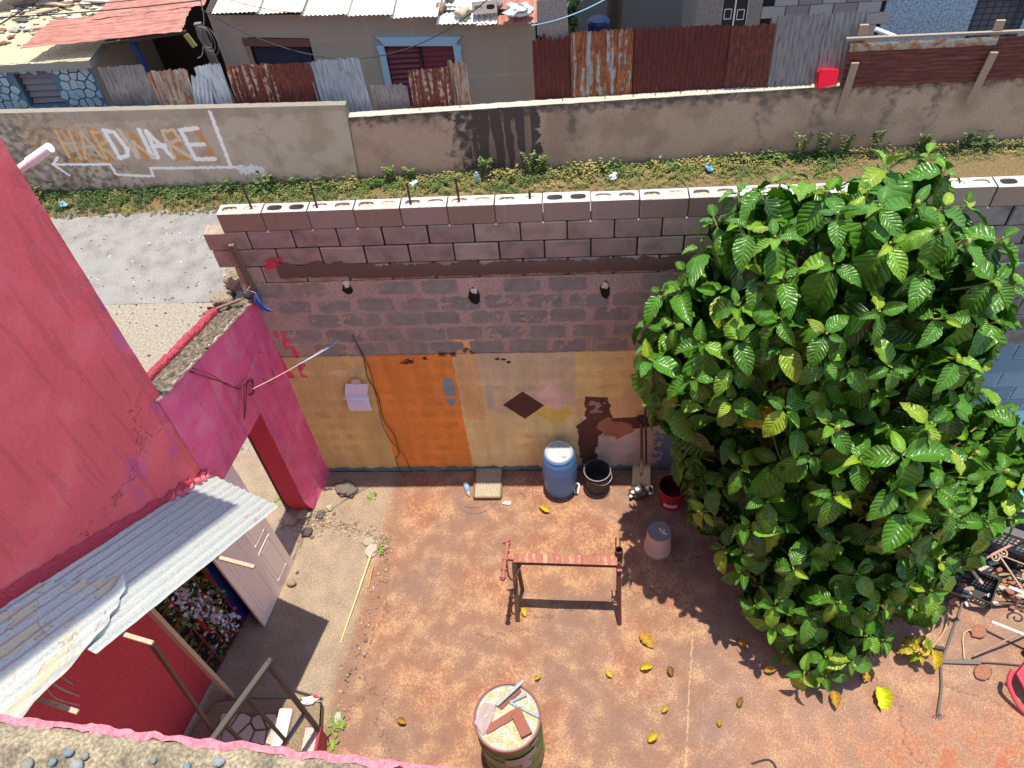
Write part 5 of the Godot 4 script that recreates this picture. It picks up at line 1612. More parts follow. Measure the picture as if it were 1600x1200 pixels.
	tag(hb, "hollow concrete block tipped on its side weighing down the roof", "block")
	var bag := thing("plastic_bag", "white plastic bag with a dark fold on the rust red roof sheet", "bag", Vector3(2.28, 2.28, -7.42))
	b = MB.new()
	b.blob(turned(Vector3(0, 0.06, 0)), Vector3(0.20, 0.07, 0.14), 931, 0.7, 16, 10)
	add("film", b.mesh(), mat("white_film", C(228, 230, 230), 0.4), bag)
	b = MB.new()
	b.blob(turned(Vector3(0.02, 0.09, 0.03)), Vector3(0.11, 0.055, 0.09), 932, 0.6, 12, 8)
	add("contents", b.mesh(), mat("grey_film", C(120, 124, 128), 0.4), bag)

	# ---- the teal house
	t = thing("teal_house", "low teal house faced with crazy stonework under a flat concrete roof", "house")
	var teal := mat("teal_joint", C(92, 132, 152), 0.9, grain("plaster", 0.05, 0.84, 1.0), 1.0)
	b = MB.new()
	for q in [[-9.0, -6.36, 0.0, 2.06], [-5.70, -4.95, 0.0, 2.06], [-6.36, -5.70, 0.0, 1.37], [-6.36, -5.70, 1.96, 2.06]]:
		b.quad(Vector3(q[0], q[2], -6.9), Vector3(q[1], q[2], -6.9), Vector3(q[1], q[3], -6.9), Vector3(q[0], q[3], -6.9), Vector3(0, 0, 1))
	add("wall", b.mesh(), teal, t)
	b = MB.new()
	b.quad(Vector3(-4.95, 0, -6.9), Vector3(-4.95, 0, -10.5), Vector3(-4.95, 2.06, -10.5), Vector3(-4.95, 2.06, -6.9), Vector3(1, 0, 0))
	add("side_wall", b.mesh(), rough, t)
	var st := mat("teal_stone", C(180, 204, 208), 0.85, grain("plaster", 0.05, 0.84, 1.0, 512, 4), 2.0)
	var st2 := mat("teal_stone_b", C(166, 194, 202), 0.85, grain("plaster", 0.05, 0.84, 1.0), 2.0)
	for q in crazy(16, 8, 2.45, 1.2, 0.007, 15):
		var at := Vector2(-7.42, 0.88) + (q[0] as Vector2)
		if at.x > -6.42 and at.x < -5.64 and at.y > 1.30 and at.y < 2.0:
			continue
		var m := MB.new()
		m.plate(Transform3D.IDENTITY, q[1], 0.022 + 0.012 * rng.randf(), 0.010)
		add("stone", m.mesh(), st if rng.randf() < 0.6 else st2, t).position = Vector3(at.x, at.y, -6.896)
	b = MB.new()
	for q in [[-6.33, 1.0], [-5.73, -1.0]]:
		b.quad(Vector3(q[0] - 0.03 * q[1], 1.37, -6.9), Vector3(q[0] - 0.03 * q[1], 1.37, -7.06), Vector3(q[0] - 0.03 * q[1], 1.96, -7.06), Vector3(q[0] - 0.03 * q[1], 1.96, -6.9), Vector3(q[1], 0, 0))
	b.quad(Vector3(-6.36, 1.37, -6.9), Vector3(-5.70, 1.37, -6.9), Vector3(-5.70, 1.37, -7.06), Vector3(-6.36, 1.37, -7.06), Vector3.UP)
	b.quad(Vector3(-6.36, 1.37, -7.1), Vector3(-5.70, 1.37, -7.1), Vector3(-5.70, 1.96, -7.1), Vector3(-6.36, 1.96, -7.1), Vector3(0, 0, 1))
	win = add("window", b.mesh(), mat("teal_reveal", C(92, 110, 118), 0.9), t)
	for k in 5:
		b = MB.new()
		b.box(turned(Vector3(-6.03, 1.44 + k * 0.115, -7.0), 0, -0.55), Vector3(0.60, 0.115, 0.012))
		add("slat", b.mesh(), mat("grey_slat", C(126, 122, 122), 0.7), win)
	b = MB.new()
	b.surf(90, 60, func(u: float, v: float) -> Vector3:
		var x := lerpf(-9.5, -4.86, u)
		var z := lerpf(-6.80, -11.5, v)
		return Vector3(x, 2.17 + 0.016 * nz.get_noise_2d(x * 5.0, z * 5.0) + 0.010 * nz.get_noise_2d(x * 18.0, z * 18.0), z + (0.02 * nz.get_noise_1d(x * 9.0) if v < 0.001 else 0.0)), Vector3.UP)
	add("roof_slab", b.mesh(), mat("slab_top", C(236, 220, 176), 0.95, grain("screed", 0.06, 0.62, 1.0, 512, 5), 0.9, grain("soil_b", 0.06, 0.0, 1.0), 2.0), t)
	b = MB.new()
	b.quad(Vector3(-9.5, 2.04, -6.80), Vector3(-4.86, 2.04, -6.80), Vector3(-4.86, 2.17, -6.80), Vector3(-9.5, 2.17, -6.80), Vector3(0, 0, 1))
	b.quad(Vector3(-9.5, 2.04, -6.80), Vector3(-4.86, 2.04, -6.80), Vector3(-4.86, 2.04, -11.5), Vector3(-9.5, 2.04, -11.5), Vector3(0, -1, 0))
	b.quad(Vector3(-4.86, 2.04, -6.80), Vector3(-4.86, 2.04, -11.5), Vector3(-4.86, 2.17, -11.5), Vector3(-4.86, 2.17, -6.80), Vector3(1, 0, 0))
	add("slab_edge", b.mesh(), mat("slab_edge", C(170, 172, 160), 0.95, grain("screed", 0.06, 0.62, 1.0), 1.5), t)
	# rubbish on that roof: countless scraps, then the planks one can tell apart
	b = MB.new()
	b.blob(turned(Vector3.ZERO), Vector3(1.0, 0.45, 0.75), 941, 0.6, 8, 6)
	var xf := []
	var cl := []
	for k in 240:
		var x := rng.randf_range(-7.4, -4.5)
		var z := rng.randf_range(-7.6, -9.6) - 0.25 * (x + 6.0)
		var s := rng.randf_range(0.02, 0.085)
		if x > -4.95:
			continue
		xf.append(Transform3D(Basis.from_euler(Vector3(rng.randf() * 0.4, rng.randf() * TAU, 0)).scaled(Vector3(s * rng.randf_range(1.0, 2.6), s * 0.7, s)), Vector3(x, 2.185 + s * 0.2, z)))
		cl.append([Color(0.40, 0.36, 0.28), Color(0.10, 0.09, 0.08), Color(0.30, 0.28, 0.25), Color(0.52, 0.50, 0.44), Color(0.22, 0.11, 0.07)][rng.randi() % 5])
	stuff("roof_rubbish", b.mesh(), mat("scrap_bits", Color.WHITE, 0.95, null, 0.0, null, 0.0, 0.0, true), xf, cl, t)
	for k in 12:
		b = MB.new()
		var l := rng.randf_range(0.4, 1.1)
		b.bar(Vector3(-l * 0.5, 0, 0), Vector3(l * 0.5, 0.03, 0), 0.07, 0.03)
		var o := add("plank", b.mesh(), mat("old_timber" if k % 2 == 0 else "pale_plank", C(138, 114, 92) if k % 2 == 0 else C(186, 176, 158), 0.9), t)
		o.position = Vector3(rng.randf_range(-6.9, -4.9), 2.20 + 0.015 * (k % 3), rng.randf_range(-7.9, -9.2))
		o.rotation.y = rng.randf_range(-0.6, 0.9)
	# red zinc over the alley
	var al := thing("red_zinc_awning", "faded red zinc sheets laid over the alley beside the teal house", "awning")
	b = MB.new()
	for part in 3:
		b = MB.new()
		var ax: float = [-5.96, -4.95, -7.9][part]
		var bx: float = [-3.24, -3.02, -6.35][part]
		var az: float = [-6.86, -7.52, -8.9][part]
		var az1: float = [-7.60, -8.60, -10.0][part]
		var ah: float = [2.40, 2.53, 2.42][part]
		b.surf(30, 54, func(u: float, v: float) -> Vector3:
			var x := lerpf(ax, bx, u) + 0.28 * v * (1.0 - u) + 0.03 * nz.get_noise_2d(v * 4.0, part * 9.0)
			return Vector3(x, ah + 0.13 * v + 0.010 * sin(v * absf(az1 - az) / 0.076 * TAU) + 0.02 * nz.get_noise_2d(u * 6.0, v * 2.0) + 0.05 * u, lerpf(az, az1, v) - 0.20 * u), Vector3.UP)
		for k in b.v.size():
			b.t[k] = Vector2(b.t[k].y, b.t[k].x)
		add("red_sheet", b.mesh(), brick, al)
	b = MB.new()
	b.surf(8, 8, func(u: float, v: float) -> Vector3: return Vector3(lerpf(-4.95, -2.85, u), 2.70, lerpf(-8.5, -11.0, v)), Vector3.UP)  # unseen flat roof added to keep light out of the alley
	b.bar(Vector3(-4.6, 2.36, -6.95), Vector3(-3.2, 2.40, -7.15), 0.05, 0.05)
	b.bar(Vector3(-4.30, 2.38, -6.92), Vector3(-4.22, 2.36, -7.8), 0.06, 0.06)
	add("frame", b.mesh(), shade, al)
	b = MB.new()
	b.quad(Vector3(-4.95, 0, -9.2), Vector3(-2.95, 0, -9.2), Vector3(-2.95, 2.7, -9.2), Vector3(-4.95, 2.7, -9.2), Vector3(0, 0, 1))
	add("back_wall", b.mesh(), shade, al)  # back wall coloured dark for the shade inside the alley
	for q in [[Vector3(-4.15, 0.2, -7.25), Vector3(-4.18, 2.40, -7.15), 0.09, C(30, 62, 110), "blue_post", "dark blue post under the red zinc awning"], [Vector3(-2.95, 0.4, -7.4), Vector3(-3.06, 2.45, -7.35), 0.12, C(112, 104, 94), "grey_post", "grey timber upright at the dark alley's right side"]]:
		b = MB.new()
		b.bar(q[0], q[1], q[2], 0.08, Vector3(0, 0, 1), 0.005)
		tag(add("post", b.mesh(), mat(q[4], q[3], 0.8)), q[5], "post")
	var yb := thing("yellow_bracket", "short yellow green board hanging at the awning's right end", "board", Vector3(-3.12, 2.36, -7.05))
	b = MB.new()
	b.bar(Vector3(-0.06, 0.04, 0), Vector3(0.03, -0.16, 0.02), 0.09, 0.03, Vector3(0, 0, 1))
	add("board", b.mesh(), mat("yellow_board", C(140, 134, 70), 0.8), yb)

	# ---- right of the gap
	t = thing("grey_house", "grey rendered house with a white framed double door behind the rusty fence", "house")
	b = MB.new()
	b.box(turned(Vector3(5.52, 1.5, -9.5)), Vector3(0.44, 3.0, 1.8))
	b.box(turned(Vector3(6.30, 1.5, -9.5)), Vector3(0.24, 3.0, 1.8))
	b.box(turned(Vector3(5.96, 2.7, -9.5)), Vector3(0.44, 0.6, 1.8))
	add("wall", b.mesh(), mat("grey_render", C(164, 156, 146), 0.95, grain("rubble", 0.05, 0.66, 1.0), 1.0), t)
	for k in 2:
		var door := MB.new()
		door.box(turned(Vector3(5.85 + 0.22 * k, 1.2, -8.66)), Vector3(0.20, 2.2, 0.04), 0.003)
		var dn := add("door", door.mesh(), mat("black_door", C(40, 38, 38), 0.5), t)
		b = MB.new()
		for m in 3:
			var cy := 1.55 + 0.0 - m * 0.45
			for e in [[-0.06, -0.085, -0.06, 0.085], [0.06, -0.085, 0.06, 0.085], [-0.06, 0.085, 0.06, 0.085], [-0.06, -0.085, 0.06, -0.085]]:
				b.bar(Vector3(5.85 + 0.22 * k + e[0], cy + e[1] - 0.02 * k, -8.632), Vector3(5.85 + 0.22 * k + e[2], cy + e[3] - 0.02 * k, -8.632), 0.012, 0.012)
		add("white_square", b.mesh(), mat("white_paint", C(232, 232, 230), 0.6), dn)
	b = MB.new()
	for q in [5.735, 5.96, 6.185]:
		b.box(turned(Vector3(q, 1.2, -8.62)), Vector3(0.022, 2.3, 0.03), 0.002)
	add("door_frame", b.mesh(), mat("white_paint", C(232, 232, 230), 0.6), t)
	t = thing("block_house", "unpainted blockwork house wall dark with weather beside the blue wall", "house")
	b = MB.new()
	b.box(turned(Vector3(7.45, 1.5, -9.53)), Vector3(2.06, 3.0, 1.8))
	add("core", b.mesh(), mat("dark_mortar", C(70, 58, 50), 0.95), t)
	var bs := MB.new()
	bs.box(Transform3D.IDENTITY, Vector3(0.39, 0.19, 0.06), 0.006)
	var bmesh := bs.mesh()
	for row in 8:
		for k in 5:
			var o := add("block", bmesh, mat("weathered_block_%d" % (k % 2), [C(190, 184, 178), C(160, 152, 146)][k % 2], 0.95, grain("bare", 0.11, 0.58, 1.0, 512, 4), 1.6), t)
			o.position = Vector3(6.62 + 0.405 * k + (0.2 if row % 2 == 1 else 0.0), 0.75 + 0.2 * row, -8.615 + rng.randf_range(-0.004, 0.004))
	t = thing("blue_house", "faded blue house wall with a grilled window at the far right", "house")
	b = MB.new()
	for q in [[8.52, 10.03, 0.0, 3.0], [10.92, 13.5, 0.0, 3.0], [10.03, 10.92, 0.0, 0.75], [10.03, 10.92, 1.58, 3.0]]:
		b.box(turned(Vector3((q[0] + q[1]) * 0.5, (q[2] + q[3]) * 0.5, -9.2)), Vector3(q[1] - q[0], q[3] - q[2], 1.2))
	add("wall", b.mesh(), mat("faded_blue", C(172, 198, 216), 0.9, grain("screed", 0.06, 0.62, 1.0), 0.6), t)
	b = MB.new()
	b.quad(Vector3(10.03, 0.75, -8.80), Vector3(10.92, 0.75, -8.80), Vector3(10.92, 1.6, -8.80), Vector3(10.03, 1.6, -8.80), Vector3(0, 0, 1))
	win = add("window", b.mesh(), mat("grey_curtain", C(110, 112, 122), 0.9), t)
	var iron := mat("black_iron", C(40, 40, 44), 0.6)
	for k in 7:
		b = MB.new()
		b.bar(Vector3(10.08 + k * 0.135, 0.75, -8.62), Vector3(10.08 + k * 0.135, 1.6, -8.62), 0.014, 0.014)
		add("grille_bar", b.mesh(), iron, win)
	for k in 8:
		b = MB.new()
		b.bar(Vector3(10.03, 0.80 + k * 0.105, -8.605), Vector3(10.92, 0.80 + k * 0.105, -8.605), 0.014, 0.014)
		add("grille_bar", b.mesh(), iron, win)
	b = MB.new()
	b.tube([Vector3(7.82, 1.94, -6.95), Vector3(8.16, 1.83, -6.85)], 0.035, 12)
	tag(add("waste_pipe", b.mesh(), mat("pvc", C(236, 240, 244), 0.35)), "white pipe with an orange mouth leaning behind the hoarding", "pipe")
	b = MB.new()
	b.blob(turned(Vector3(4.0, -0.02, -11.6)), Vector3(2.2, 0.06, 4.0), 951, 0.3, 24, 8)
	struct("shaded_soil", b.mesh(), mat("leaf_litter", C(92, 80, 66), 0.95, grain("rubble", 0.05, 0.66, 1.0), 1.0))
	var bar := thing("far_blue_drum", "blue plastic drum in the shaded yard beyond the rusty fence", "drum", Vector3(3.66, 0.0, -10.5))
	b = MB.new()
	b.lathe(Transform3D.IDENTITY, [Vector2(0.20, 0), Vector2(0.22, 0.06), Vector2(0.22, 0.72), Vector2(0.19, 0.77), Vector2(0.0, 0.77)], 20)
	add("shell", b.mesh(), mat("drum_blue", C(36, 60, 116), 0.5), bar)
	# shade tree, crown kept out of view and sized to darken that yard
	var tr := thing("shade_tree", "broad dark tree shading the yard behind the rusty fence", "tree", Vector3(4.0, 0, -11.6))
	b = MB.new()
	b.tube([Vector3.ZERO, Vector3(0.1, 1.5, 0), Vector3(0.0, 3.0, 0.2), Vector3(0.2, 4.5, 0)], 0.2, 10, Color.WHITE, 0.08)
	b.tube([Vector3(0, 2.6, 0.1), Vector3(-0.9, 3.6, 0.4), Vector3(-1.6, 4.3, 0.3)], 0.1, 8, Color.WHITE, 0.04)
	b.tube([Vector3(0, 2.8, 0.1), Vector3(0.9, 3.7, -0.4), Vector3(1.8, 4.3, -0.6)], 0.1, 8, Color.WHITE, 0.04)
	add("trunk", b.mesh(), mat("bark", C(104, 88, 72), 0.95), tr)
	var lf := MB.new()
	lf.face([Vector3.ZERO, Vector3(0.3, 0.05, 0.4), Vector3(0, -0.05, 1.0), Vector3(-0.3, 0.05, 0.4)], Vector3.UP)
	xf = []
	cl = []
	for k in 7000:
		var q := Vector3(rng.randfn(), rng.randfn(), rng.randfn()).normalized() * pow(rng.randf(), 0.4)
		var at := Vector3(q.x * 3.0 + 0.3, 4.5 + q.y * 1.1, q.z * 3.2)
		if k % 6 == 0:
			at = Vector3(-1.25 + q.x * 0.5, 1.6 + q.y * 0.8, 2.4 + q.z * 0.6)
		xf.append(Transform3D(Basis.from_euler(Vector3(rng.randf_range(-0.3, 1.2), rng.randf() * TAU, 0)).scaled(Vector3.ONE * rng.randf_range(0.12, 0.24) * (1.0 if k % 6 == 0 else 1.9)), at))
		cl.append(Color(0.035, 0.075, 0.02).lerp(Color(0.08, 0.13, 0.03), rng.randf()))
	stuff("crown", lf.mesh(), mat("far_leaf", Color.WHITE, 0.6, null, 0.0, null, 0.0, 0.0, true), xf, cl, tr)


func wires() -> void:
	var black := mat("black_cable", C(44, 42, 42), 0.6)
	var list := [
		[Vector3(-2.75, 2.80, -7.0), Vector3(2.1, 2.92, -7.0), 0.98, 0.009, black, "grey service cable sagging in front of the louvred window"],
		[Vector3(-9.0, 3.05, -6.8), Vector3(-2.6, 3.02, -6.8), 0.10, 0.010, black, "black cable running level above the teal house roof, nearest the eave"],
		[Vector3(-9.0, 3.12, -6.9), Vector3(-2.5, 3.10, -6.9), 0.10, 0.007, black, "thin black cable beside the level one above the teal roof"],
		[Vector3(-6.6, 2.62, -6.8), Vector3(-4.9, 3.30, -6.8), 0.02, 0.012, black, "twisted black cable crossing the top left corner steeply"],
		[Vector3(-2.7, 3.0, -7.2), Vector3(-1.2, 2.66, -7.0), 0.06, 0.006, black, "thin wire crossing the cream roof sheets"],
		[Vector3(2.50, 2.44, -6.6), Vector3(4.0, 2.98, -6.6), 0.10, 0.008, mat("pale_blue_rope", C(150, 196, 214), 0.7), "pale blue clothes line tied at the house corner"],
	]
	for q in list:
		var b := MB.new()
		b.tube(sag(q[0], q[1], q[2], 24), q[3], 6)
		tag(add("overhead_cable", b.mesh(), q[4]), q[5], "cable")
	var t := thing("cable_coil", "loose coil of grey cable hanging at the awning's right corner", "cable", Vector3(-2.86, 2.36, -7.0))
	var b := MB.new()
	for k in 3:
		var pts := []
		for j in 21:
			var a := TAU * j / 20.0
			pts.append(Vector3(cos(a) * (0.10 + 0.02 * k) + 0.035 * k, sin(a) * (0.19 + 0.02 * k) - 0.03 * k, 0.03 * sin(a + k) + 0.01 * k))
		b.tube(pts, 0.006, 6)
	b.tube(smooth_path([Vector3(-0.08, -0.15, 0), Vector3(-0.14, -0.28, 0.03), Vector3(-0.24, -0.33, 0.02)], 6), 0.008, 6)
	b.tube(smooth_path([Vector3(0.05, 0.16, 0), Vector3(0.12, 0.36, 0.0), Vector3(0.16, 0.62, 0)], 6), 0.008, 6)
	add("turns", b.mesh(), mat("grey_cable", C(120, 116, 112), 0.6), t)


# ---------------------------------------------------------------- the noni tree
func leaf_pictures() -> Array:
	var w := 128
	var h := 256
	var p := Pic.new(w, h)
	var q := Pic.new(w, h)
	var fine := noise_bytes(w, h, 0.12, 121, 3)
	for y in h:
		var v := 1.0 - float(y) / h
		for x in w:
			var k := y * w + x
			var xa := absf(float(x) / w - 0.5) * 2.0
			var ph := v * 8.5 - xa * 1.5 - 0.35 * xa * xa
			var d := absf(ph - roundf(ph))
			var vein := maxf(clampf(1.0 - d * 15.0, 0.0, 1.0) * (1.0 - xa * 0.55), clampf(1.0 - xa * 15.0, 0.0, 1.0))
			var f := fine[k] / 255.0
			var c := Color(0.80 + 0.10 * f, 0.84 + 0.08 * f, 0.66 + 0.16 * f).lerp(Color(1.0, 1.0, 0.86), vein * 0.85)
			p.put(x, y, c)
			var hgt := pow(sin(PI * clampf(d * 2.0, 0.0, 1.0) * 0.5), 0.8) * clampf(xa * 4.0, 0.0, 1.0) * 0.9 + 0.08 * f
			q.put(x, y, Color(hgt, hgt, hgt))
	return [p.tex(), q.tex()]


func leaf_mesh(sd: int, droop: float, curl: float, wavy: float) -> ArrayMesh:      # unit length along +x, up is +y
	var nz := FastNoiseLite.new()
	nz.seed = sd; nz.frequency = 1.0
	var b := MB.new()
	b.surf(6, 10, func(u: float, v: float) -> Vector3:
		var half := 0.30 * pow(sin(PI * pow(clampf(v * 0.985 + 0.006, 0.0, 1.0), 0.86)), 0.75) * (1.0 - 0.25 * v) + 0.004
		var z := (u - 0.5) * 2.0
		var x := v * (1.0 - 0.10 * droop * v)
		var y := -droop * v * v * 0.55 + curl * z * z * half * 1.6 + wavy * absf(z) * 0.055 * sin(v * 22.0 + sd + 1.6 * signf(z)) + 0.02 * nz.get_noise_2d(v * 3.0, z)
		return Vector3(x, y, z * half * (1.0 + 0.05 * wavy * sin(v * 27.0))), Vector3.UP)
	return b.mesh()


func noni_tree() -> void:
	var t := thing("noni_tree", "big glossy leaved noni tree filling the right of the yard against the block wall", "tree")
	var eye := Vector3(3.117, 7.82, 5.53)
	var pics := leaf_pictures()
	var lobes := [
		[Vector3(5.12, 3.72, 0.90), Vector3(1.00, 0.90, 0.82)], [Vector3(5.55, 3.35, 0.85), Vector3(0.78, 1.1, 0.8)], [Vector3(4.68, 2.95, 0.92), Vector3(0.88, 1.05, 0.82)], [Vector3(5.55, 2.3, 1.15), Vector3(0.95, 1.2, 1.0)],
		[Vector3(5.02, 1.75, 1.25), Vector3(0.84, 1.25, 0.88)], [Vector3(5.30, 0.95, 1.55), Vector3(0.84, 0.80, 0.78)], [Vector3(6.25, 1.55, 1.05), Vector3(0.88, 0.95, 0.85)], [Vector3(6.0, 0.9, 1.42), Vector3(0.75, 0.75, 0.72)], [Vector3(4.72, 1.35, 0.80), Vector3(0.52, 0.90, 0.62)], [Vector3(5.52, 0.46, 2.06), Vector3(0.58, 0.34, 0.44)], [Vector3(6.20, 0.55, 1.70), Vector3(0.45, 0.40, 0.42)], [Vector3(4.28, 2.80, 0.60), Vector3(0.58, 0.88, 0.48)], [Vector3(4.55, 3.72, 0.72), Vector3(0.62, 0.62, 0.52)],
	]
	# trunk and limbs
	var bark := mat("noni_bark", C(128, 92, 66), 0.9, grain("wood", 0.05, 0.72, 1.0, 256, 4), 3.0)
	var b := MB.new()
	b.tube(smooth_path([Vector3(5.25, -0.02, 0.75), Vector3(5.22, 0.9, 0.82), Vector3(5.3, 1.8, 0.85), Vector3(5.22, 2.9, 0.85), Vector3(5.25, 4.2, 0.85)], 5), 0.075, 10, Color.WHITE, 0.022)
	add("trunk", b.mesh(), bark, t)
	for q in [[0.8, Vector3(4.55, 1.5, 1.0), Vector3(4.0, 2.2, 0.9)], [1.2, Vector3(4.7, 2.2, 1.2), Vector3(4.2, 3.3, 1.1)], [0.7, Vector3(5.9, 1.3, 1.1), Vector3(6.6, 1.8, 1.0)], [1.6, Vector3(5.8, 2.5, 1.1), Vector3(6.1, 3.6, 0.9)], [0.5, Vector3(5.3, 0.9, 1.5), Vector3(5.4, 1.3, 2.0)], [2.2, Vector3(5.0, 3.3, 1.2), Vector3(4.6, 4.2, 1.0)], [0.4, Vector3(5.9, 0.6, 1.5), Vector3(6.4, 0.7, 1.9)]]:
		b = MB.new()
		b.tube(smooth_path([Vector3(5.24, q[0], 0.82), q[1], q[2]], 6), 0.035, 8, Color.WHITE, 0.012)
		add("limb", b.mesh(), bark, t)
	# shoot tips spread over the crown, older ones behind them
	var nz := FastNoiseLite.new()
	nz.seed = 4; nz.frequency = 0.95; nz.fractal_octaves = 2
	var tips := []
	var tries := 0
	var r := RandomNumberGenerator.new()
	r.seed = 2024
	while tries < 26000:
		tries += 1
		var lb: Array = lobes[r.randi() % lobes.size()]
		var n := Vector3(r.randfn(), r.randfn(), r.randfn()).normalized()
		var depth := 1.0 if r.randf() < 0.72 else r.randf_range(0.55, 0.85)
		var at: Vector3 = lb[0] + n * lb[1] * depth * r.randf_range(0.94, 1.05)
		var clump := nz.get_noise_3d(at.x, at.y * 1.15, at.z)
		at += n * 0.26 * clump
		if depth > 0.9 and clump < -0.20:
			continue
		if at.z < 0.12 or at.y < 0.16:
			continue
		var inside := 0.0
		for l2 in lobes:
			if l2 != lb:
				var e: Vector3 = (at - l2[0]) / l2[1]
				inside = maxf(inside, 1.0 - e.length())
		if inside > (0.10 if depth > 0.9 else 0.45):
			continue
		var sp := 0.255 if depth > 0.9 else 0.32
		var free := true
		for q in tips:
			if (q[0] as Vector3).distance_squared_to(at) < sp * sp:
				free = false
				break
		if free:
			tips.append([at, n, depth > 0.9])
	var shapes := [leaf_mesh(1, 0.8, 0.2, 0.6), leaf_mesh(2, 1.2, 0.3, 0.9), leaf_mesh(3, 1.5, -0.3, 0.7), leaf_mesh(4, 1.0, -0.45, 1.0), leaf_mesh(5, 1.4, 0.45, 0.8), leaf_mesh(6, 0.5, 0.5, 0.5)]
	var tones := [Color(0.036, 0.100, 0.016), Color(0.054, 0.150, 0.020), Color(0.095, 0.245, 0.026), Color(0.21, 0.40, 0.04), Color(0.34, 0.46, 0.045), Color(0.50, 0.45, 0.04)]
	var leaves := []
	for q in tips:
		var at: Vector3 = q[0]
		var n: Vector3 = q[1]
		var axis := (n * 0.75 + Vector3(0, 0.75, 0) + Vector3(r.randfn(), r.randfn(), r.randfn()) * 0.16).normalized()
		var side := axis.cross(Vector3(r.randfn(), r.randfn(), r.randfn())).normalized()
		var other := axis.cross(side)
		var pairs := 4 if q[2] else 3
		var vigor := r.randf_range(0.82, 1.14)
		for k in pairs:
			var size: float = [0.13, 0.26, 0.37, 0.42][k] * vigor
			for s in 2:
				if k == 3 and r.randf() < 0.25:
					continue
				var a := (PI * s) + (PI * 0.5 * k) + r.randf_range(-0.25, 0.25)
				var lean: float = [0.85, 0.22, -0.34, -0.95][k] + r.randf_range(-0.18, 0.18)
				var out := (side * cos(a) + other * sin(a))
				var dir := (out * cos(lean) + axis * sin(lean))
				dir = (dir + Vector3(0, -0.08 - 0.20 * k, 0)).normalized()
				var nor := (axis + Vector3(0, 0.35, 0) - out * 0.1).slide(dir).normalized()
				nor = nor.rotated(dir, r.randf_range(-0.4, 0.4))
				var sc := size * r.randf_range(0.72, 1.22)
				var basis := Basis(dir, nor, dir.cross(nor)).scaled_local(Vector3(sc, sc, sc * r.randf_range(0.92, 1.12)))
				var pos := at - axis * (0.035 * k) + out * 0.02
				if pos.z < 0.05 or (pos + dir * sc).y < 0.05 or (pos + dir * sc).z < 0.02:
					continue
				var tone: int = [2, 2, 2, 1][k]
				if k <= 1 and r.randf() < 0.22:
					tone = 3
				if k == 0 and r.randf() < 0.12:
					tone = 4
				if k >= 2 and r.randf() < 0.25:
					tone = 0
				if k == 1 and r.randf() < 0.12:
					tone = 4
				if k == 3 and r.randf() < 0.02:
					tone = 5
				var shape: int = [5, 0, 1, 2][k] if r.randf() < 0.5 else r.randi() % 6
				var view := (eye - pos).normalized()
				var score := sc * sc * (0.25 + absf(nor.dot(view))) * (1.0 if q[2] else 0.1) * clampf(n.dot(view) + 0.35, 0.05, 1.0)
				leaves.append([score, Transform3D(basis, pos), tone, shape])
	leaves.sort_custom(func(a: Array, c: Array) -> bool: return a[0] > c[0])
	var lm := []
	for k in 6:
		var m := mat("noni_leaf_%d" % k, tones[k].linear_to_srgb(), 0.30, pics[0], 0.0, pics[1], 0.55)
		m.backlight_enabled = true
		m.backlight = Color(0.34, 0.52, 0.10) if k < 5 else Color(0.5, 0.45, 0.08)
		lm.append(m)
	for k in mini(280, leaves.size()):
		var q: Array = leaves[k]
		var o := add("leaf", shapes[q[3]], lm[q[2]], t)
		o.transform = q[1]
	var mm := mat("noni_leaf_mass", Color.WHITE, 0.30, pics[0], 0.0, pics[1], 0.55, 0.0, true)
	mm.backlight_enabled = true
	mm.backlight = Color(0.34, 0.52, 0.10)
	for shape in 6:
		var xf := []
		var cl := []
		for k in range(280, leaves.size()):
			var q: Array = leaves[k]
			if q[3] == shape:
				xf.append(q[1])
				var c: Color = tones[q[2]]
				cl.append(c * r.randf_range(0.85, 1.15))
		if xf.size():
			stuff("foliage", shapes[shape], mm, xf, cl, t)
	# fruit, stalks and shoot tips
	var stalk := MB.new()
	for q in tips:
		if q[2]:
			var at: Vector3 = q[0]
			stalk.tube(smooth_path([at + Vector3(0, 0.01, 0), at - q[1] * 0.09 - Vector3(0, 0.05, 0), at - q[1] * 0.26 - Vector3(0, 0.10, 0)], 3), 0.007, 5, Color.WHITE, 0.010)
	var so := add("shoots", stalk.mesh(), mat("green_shoot", C(142, 150, 66), 0.6), t)
	so.set_meta("kind", "stuff")
	var fr := mat("noni_fruit", C(170, 178, 84), 0.5, grain("rubble", 0.05, 0.66, 1.0, 512, 5), 8.0)
	var n_f := 0
	for k in range(0, tips.size(), 5):
		var q: Array = tips[k]
		if not q[2] or (q[1] as Vector3).dot((eye - (q[0] as Vector3)).normalized()) < 0.1 or n_f > 32:
			continue
		n_f += 1
		b = MB.new()
		b.blob(turned(Vector3.ZERO), Vector3(0.020, 0.027, 0.020) * r.randf_range(0.7, 1.4), 970 + k, 0.35, 10, 8)
		add("fruit", b.mesh(), fr, t).position = (q[0] as Vector3) + Vector3(r.randf_range(-0.04, 0.04), r.randf_range(-0.02, 0.03), r.randf_range(-0.02, 0.05))


